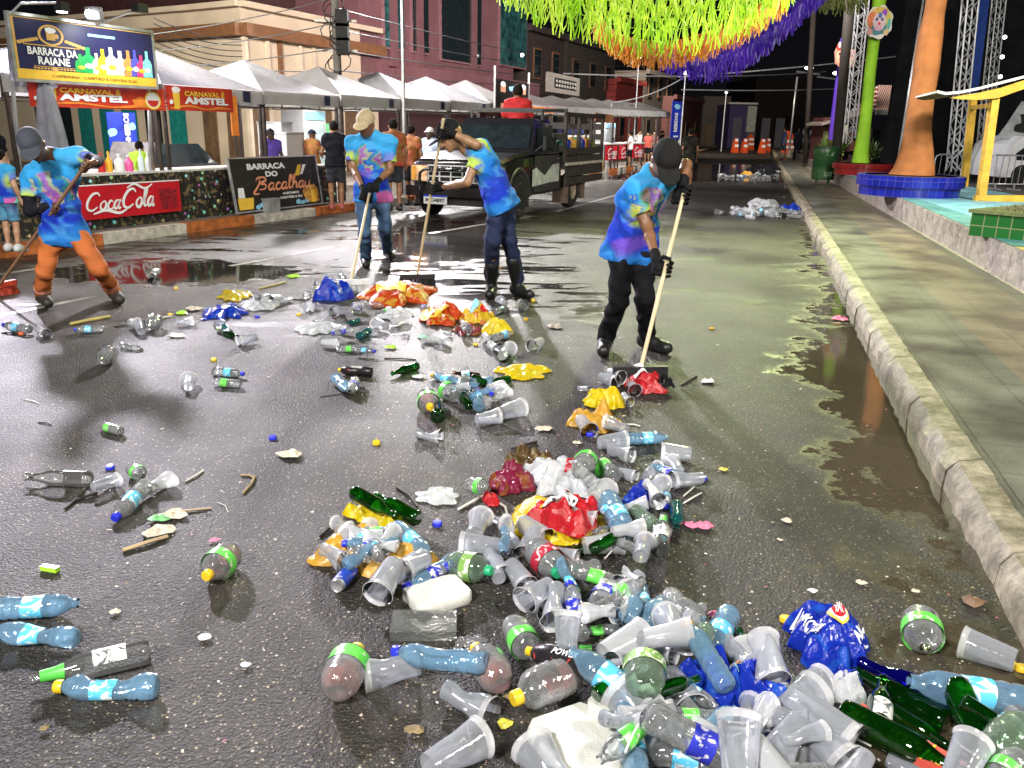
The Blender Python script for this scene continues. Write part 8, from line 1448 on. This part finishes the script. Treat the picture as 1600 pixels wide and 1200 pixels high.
cr_ = M('paper_cream', (.55, .48, .38), .8, var=.25, vs=30); lf = M('dry_leaf', (.22, .16, .07), .7, var=.5, vs=30); pw = M('paper_white', (.62, .62, .6), .8); pk = M('pink_scrap', (.7, .18, .3), .6); lg = M('lime_plastic', (.40, .75, .05), .3, var=.1); lmn = M('lemon_slice', (.55, .48, .06), .4, var=.2, vs=60)
for x, y, w_, c, nm, ct_, ds in ((453, 712, 42, cr_, 'paper_scrap', 'scrap', 'torn tan paper wad'), (250, 812, 34, M('green_scrap', (.15, .4, .15), .6), 'paper_scrap', 'scrap', 'crumpled green wrapper'), (275, 806, 40, cr_, 'paper_scrap', 'scrap', 'beige torn paper'), (248, 832, 50, cr_, 'paper_scrap', 'scrap', 'wet paper towel strip'), (335, 846, 18, pk, 'paper_scrap', 'scrap', 'small pink scrap'), (320, 997, 24, pw, 'paper_scrap', 'scrap', 'star-shaped white paper'), (384, 1040, 18, pw, 'can_tab', 'scrap', 'small pale can tab'), (70, 1140, 18, lf, 'leaf', 'leaf', 'small yellow leaf'), (180, 957, 20, cr_, 'paper_scrap', 'scrap', 'small beige paper'), (648, 1143, 30, lf, 'leaf', 'leaf', 'curled brown leaf'), (788, 1133, 26, lmn, 'lemon_slice', 'lemon', 'squeezed lemon slice'), (798, 1090, 24, lf, 'leaf', 'leaf', 'dull brown leaf'), (850, 671, 30, cr_, 'paper_scrap', 'scrap', 'tan square paper'), (902, 693, 16, cr_, 'paper_scrap', 'scrap', 'small tan crumb'), (1106, 597, 26, pw, 'paper_scrap', 'scrap', 'pointed white scrap'), (1130, 735, 16, lmn, 'paper_scrap', 'scrap', 'small yellow peel'), (1078, 822, 26, pk, 'wrapper', 'wrapper', 'magenta wrapper'), (1100, 824, 30, pk, 'wrapper', 'wrapper', 'pale pink wrapper strip'), (1228, 815, 20, cr_, 'paper_scrap', 'scrap', 'flat grey tag'), (1270, 925, 16, pw, 'paper_scrap', 'scrap', 'little pale ring'), (1345, 912, 18, cr_, 'leaf', 'leaf', 'floating tan leaf'), (1430, 925, 14, cr_, 'paper_scrap', 'scrap', 'floating crumb'), (1000, 538, 10, cr_, 'paper_scrap', 'scrap', 'tiny tan crumb'), (660, 528, 20, M('mint_scrap', (.25, .5, .35), .6), 'paper_scrap', 'scrap', 'small mint packet'), (610, 544, 22, lg, 'wrapper', 'wrapper', 'lime packet'), (458, 433, 22, lg, 'wrapper', 'wrapper', 'round lime wrapper'), (277, 526, 26, pw, 'paper_scrap', 'scrap', 'small white paper wad'), (303, 484, 26, cr_, 'paper_scrap', 'scrap', 'tan carton piece'), (285, 490, 22, lg, 'wrapper', 'wrapper', 'green lidded packet'), (1518, 942, 40, M('rust_leaf', (.16, .09, .05), .5), 'leaf', 'leaf', 'rusty wet leaf clump'), (1312, 500, 26, pk, 'wrapper', 'wrapper', 'pink and white wrapper against kerb'), (1515, 727, 12, pk, 'paper_scrap', 'scrap', 'tiny magenta scrap'), (868, 512, 26, cr_, 'paper_scrap', 'scrap', 'tan leaf-like scrap'), (1120, 962, 28, pk, 'wrapper', 'wrapper', 'magenta sweet wrapper'), (1125, 1010, 20, pw, 'paper_scrap', 'scrap', 'white crumb'), (655, 590, 22, pw, 'lid', 'lid', 'white round lid')): scrap(x, y, w_*1.1, c, mklabel(ds, x, y), nm, ct_)
P = G(78, 888, .012); mb = MB(); mb.box((0, 0, 0), (.07, .022, .018)); o = link('lighter', mb, lg, None); o.matrix_basis = Matrix.Translation(P) @ Matrix.Rotation(-.25, 4, 'Z'); tag(o, 'lime green lighter lying alone at the left above the blue bottles', 'lighter')
# ---- countless tiny flecks
mb = MB(); rnd = random.Random(77)
for k in range(2600):
    if k < 1500: y = 1.6+rnd.random()**1.6*22; x = rnd.uniform(-.62, .62)*y+.1
    else: c_ = rnd.choice(((1000, 1000), (850, 800), (1150, 1100), (560, 500), (700, 500), (1000, 650), (1350, 1100))); g_ = G(c_[0]+rnd.gauss(0, 130), min(1190, c_[1]+rnd.gauss(0, 70))); x, y = g_[0], g_[1]
    if x > KR(y)-.03 or x < -4.3+(y-13.9)*.42+.3: continue
    a = rnd.uniform(0, 6.28); r = rnd.uniform(.0015, .006)*(1+.05*y)*(2 if rnd.random() < .06 else 1); e = rnd.uniform(.3, .9); mb.cur = rnd.choice((0, 0, 0, 0, 1, 1, 2, 3) if k % 17 else (4,)); c, s_ = math.cos(a), math.sin(a); mb.add([(x+u*c-v*s_, y+u*s_+v*c, .004+rnd.random()*.004) for u, v in ((-r, -r*e), (r, -r*e*.7), (r*.8, r*e), (-r*.7, r*e*.9))], [(0, 1, 2, 3)]); mb.m = mb.m+[mb.cur]*(len(mb.f)-len(mb.m))
o = link('litter_flecks', mb, [cr_, pw, lf, blackm, pk]); tag(o, 'tiny pale flecks and crumbs strewn over the wet road', 'flecks', kind='stuff')
# ---- the two far heaps by the right kerb
def heap(cx, cy, wpx, hpx, n, which, seed):
    rnd = random.Random(seed)
    for k in range(n):
        q = rnd.gauss(0, .24); x = cx+q*wpx; y = cy+rnd.gauss(0, .16)*hpx; x2 = x+rnd.uniform(-8, 8); y2 = y+rnd.uniform(-1.5, 1.5)
        kd, cd = rnd.choice((('C', 'm'), ('C', 'm'), ('C', 'c'), ('C', 'm'), ('C', 'm'), ('W', 'cln'), ('W', 'cnn'))); nm = 'small pale cup' if kd == 'C' else 'small clear bottle'
        o = lie(kd, cd, x, y, x2, y2, s=1.35, cr=rnd.choice((0, 0, .6)), label=nm+' in the %s far litter heap at the right kerb' % which, seed=rnd.randrange(3)); o['group'] = nm+'s in the %s far litter heap' % which
heap(1190, 330, 125, 24, 85, 'nearer', 5); heap(1175, 276, 95, 12, 50, 'farther', 6)
bag('b', 1235, 326, 34, 14, 'blue bag on the nearer far litter heap', 0, seed=41, hgt=.16); bag('w', 1192, 318, 44, 16, 'pale mint bag standing on the nearer far litter heap', 0, seed=42, hgt=.20); bag('k', 1195, 265, 40, 10, 'black bag on the farther litter heap', 0, seed=43, hgt=.35); bag('o', 1166, 274, 18, 8, 'amber bag on the farther litter heap', 0, seed=44, hgt=.25); bag('t', 1210, 333, 46, 12, 'white bag low on the nearer far litter heap', 0, seed=45, hgt=.08); bag('w', 1165, 332, 36, 12, 'cream bag at the left of the nearer far litter heap', 0, seed=46, hgt=.15)
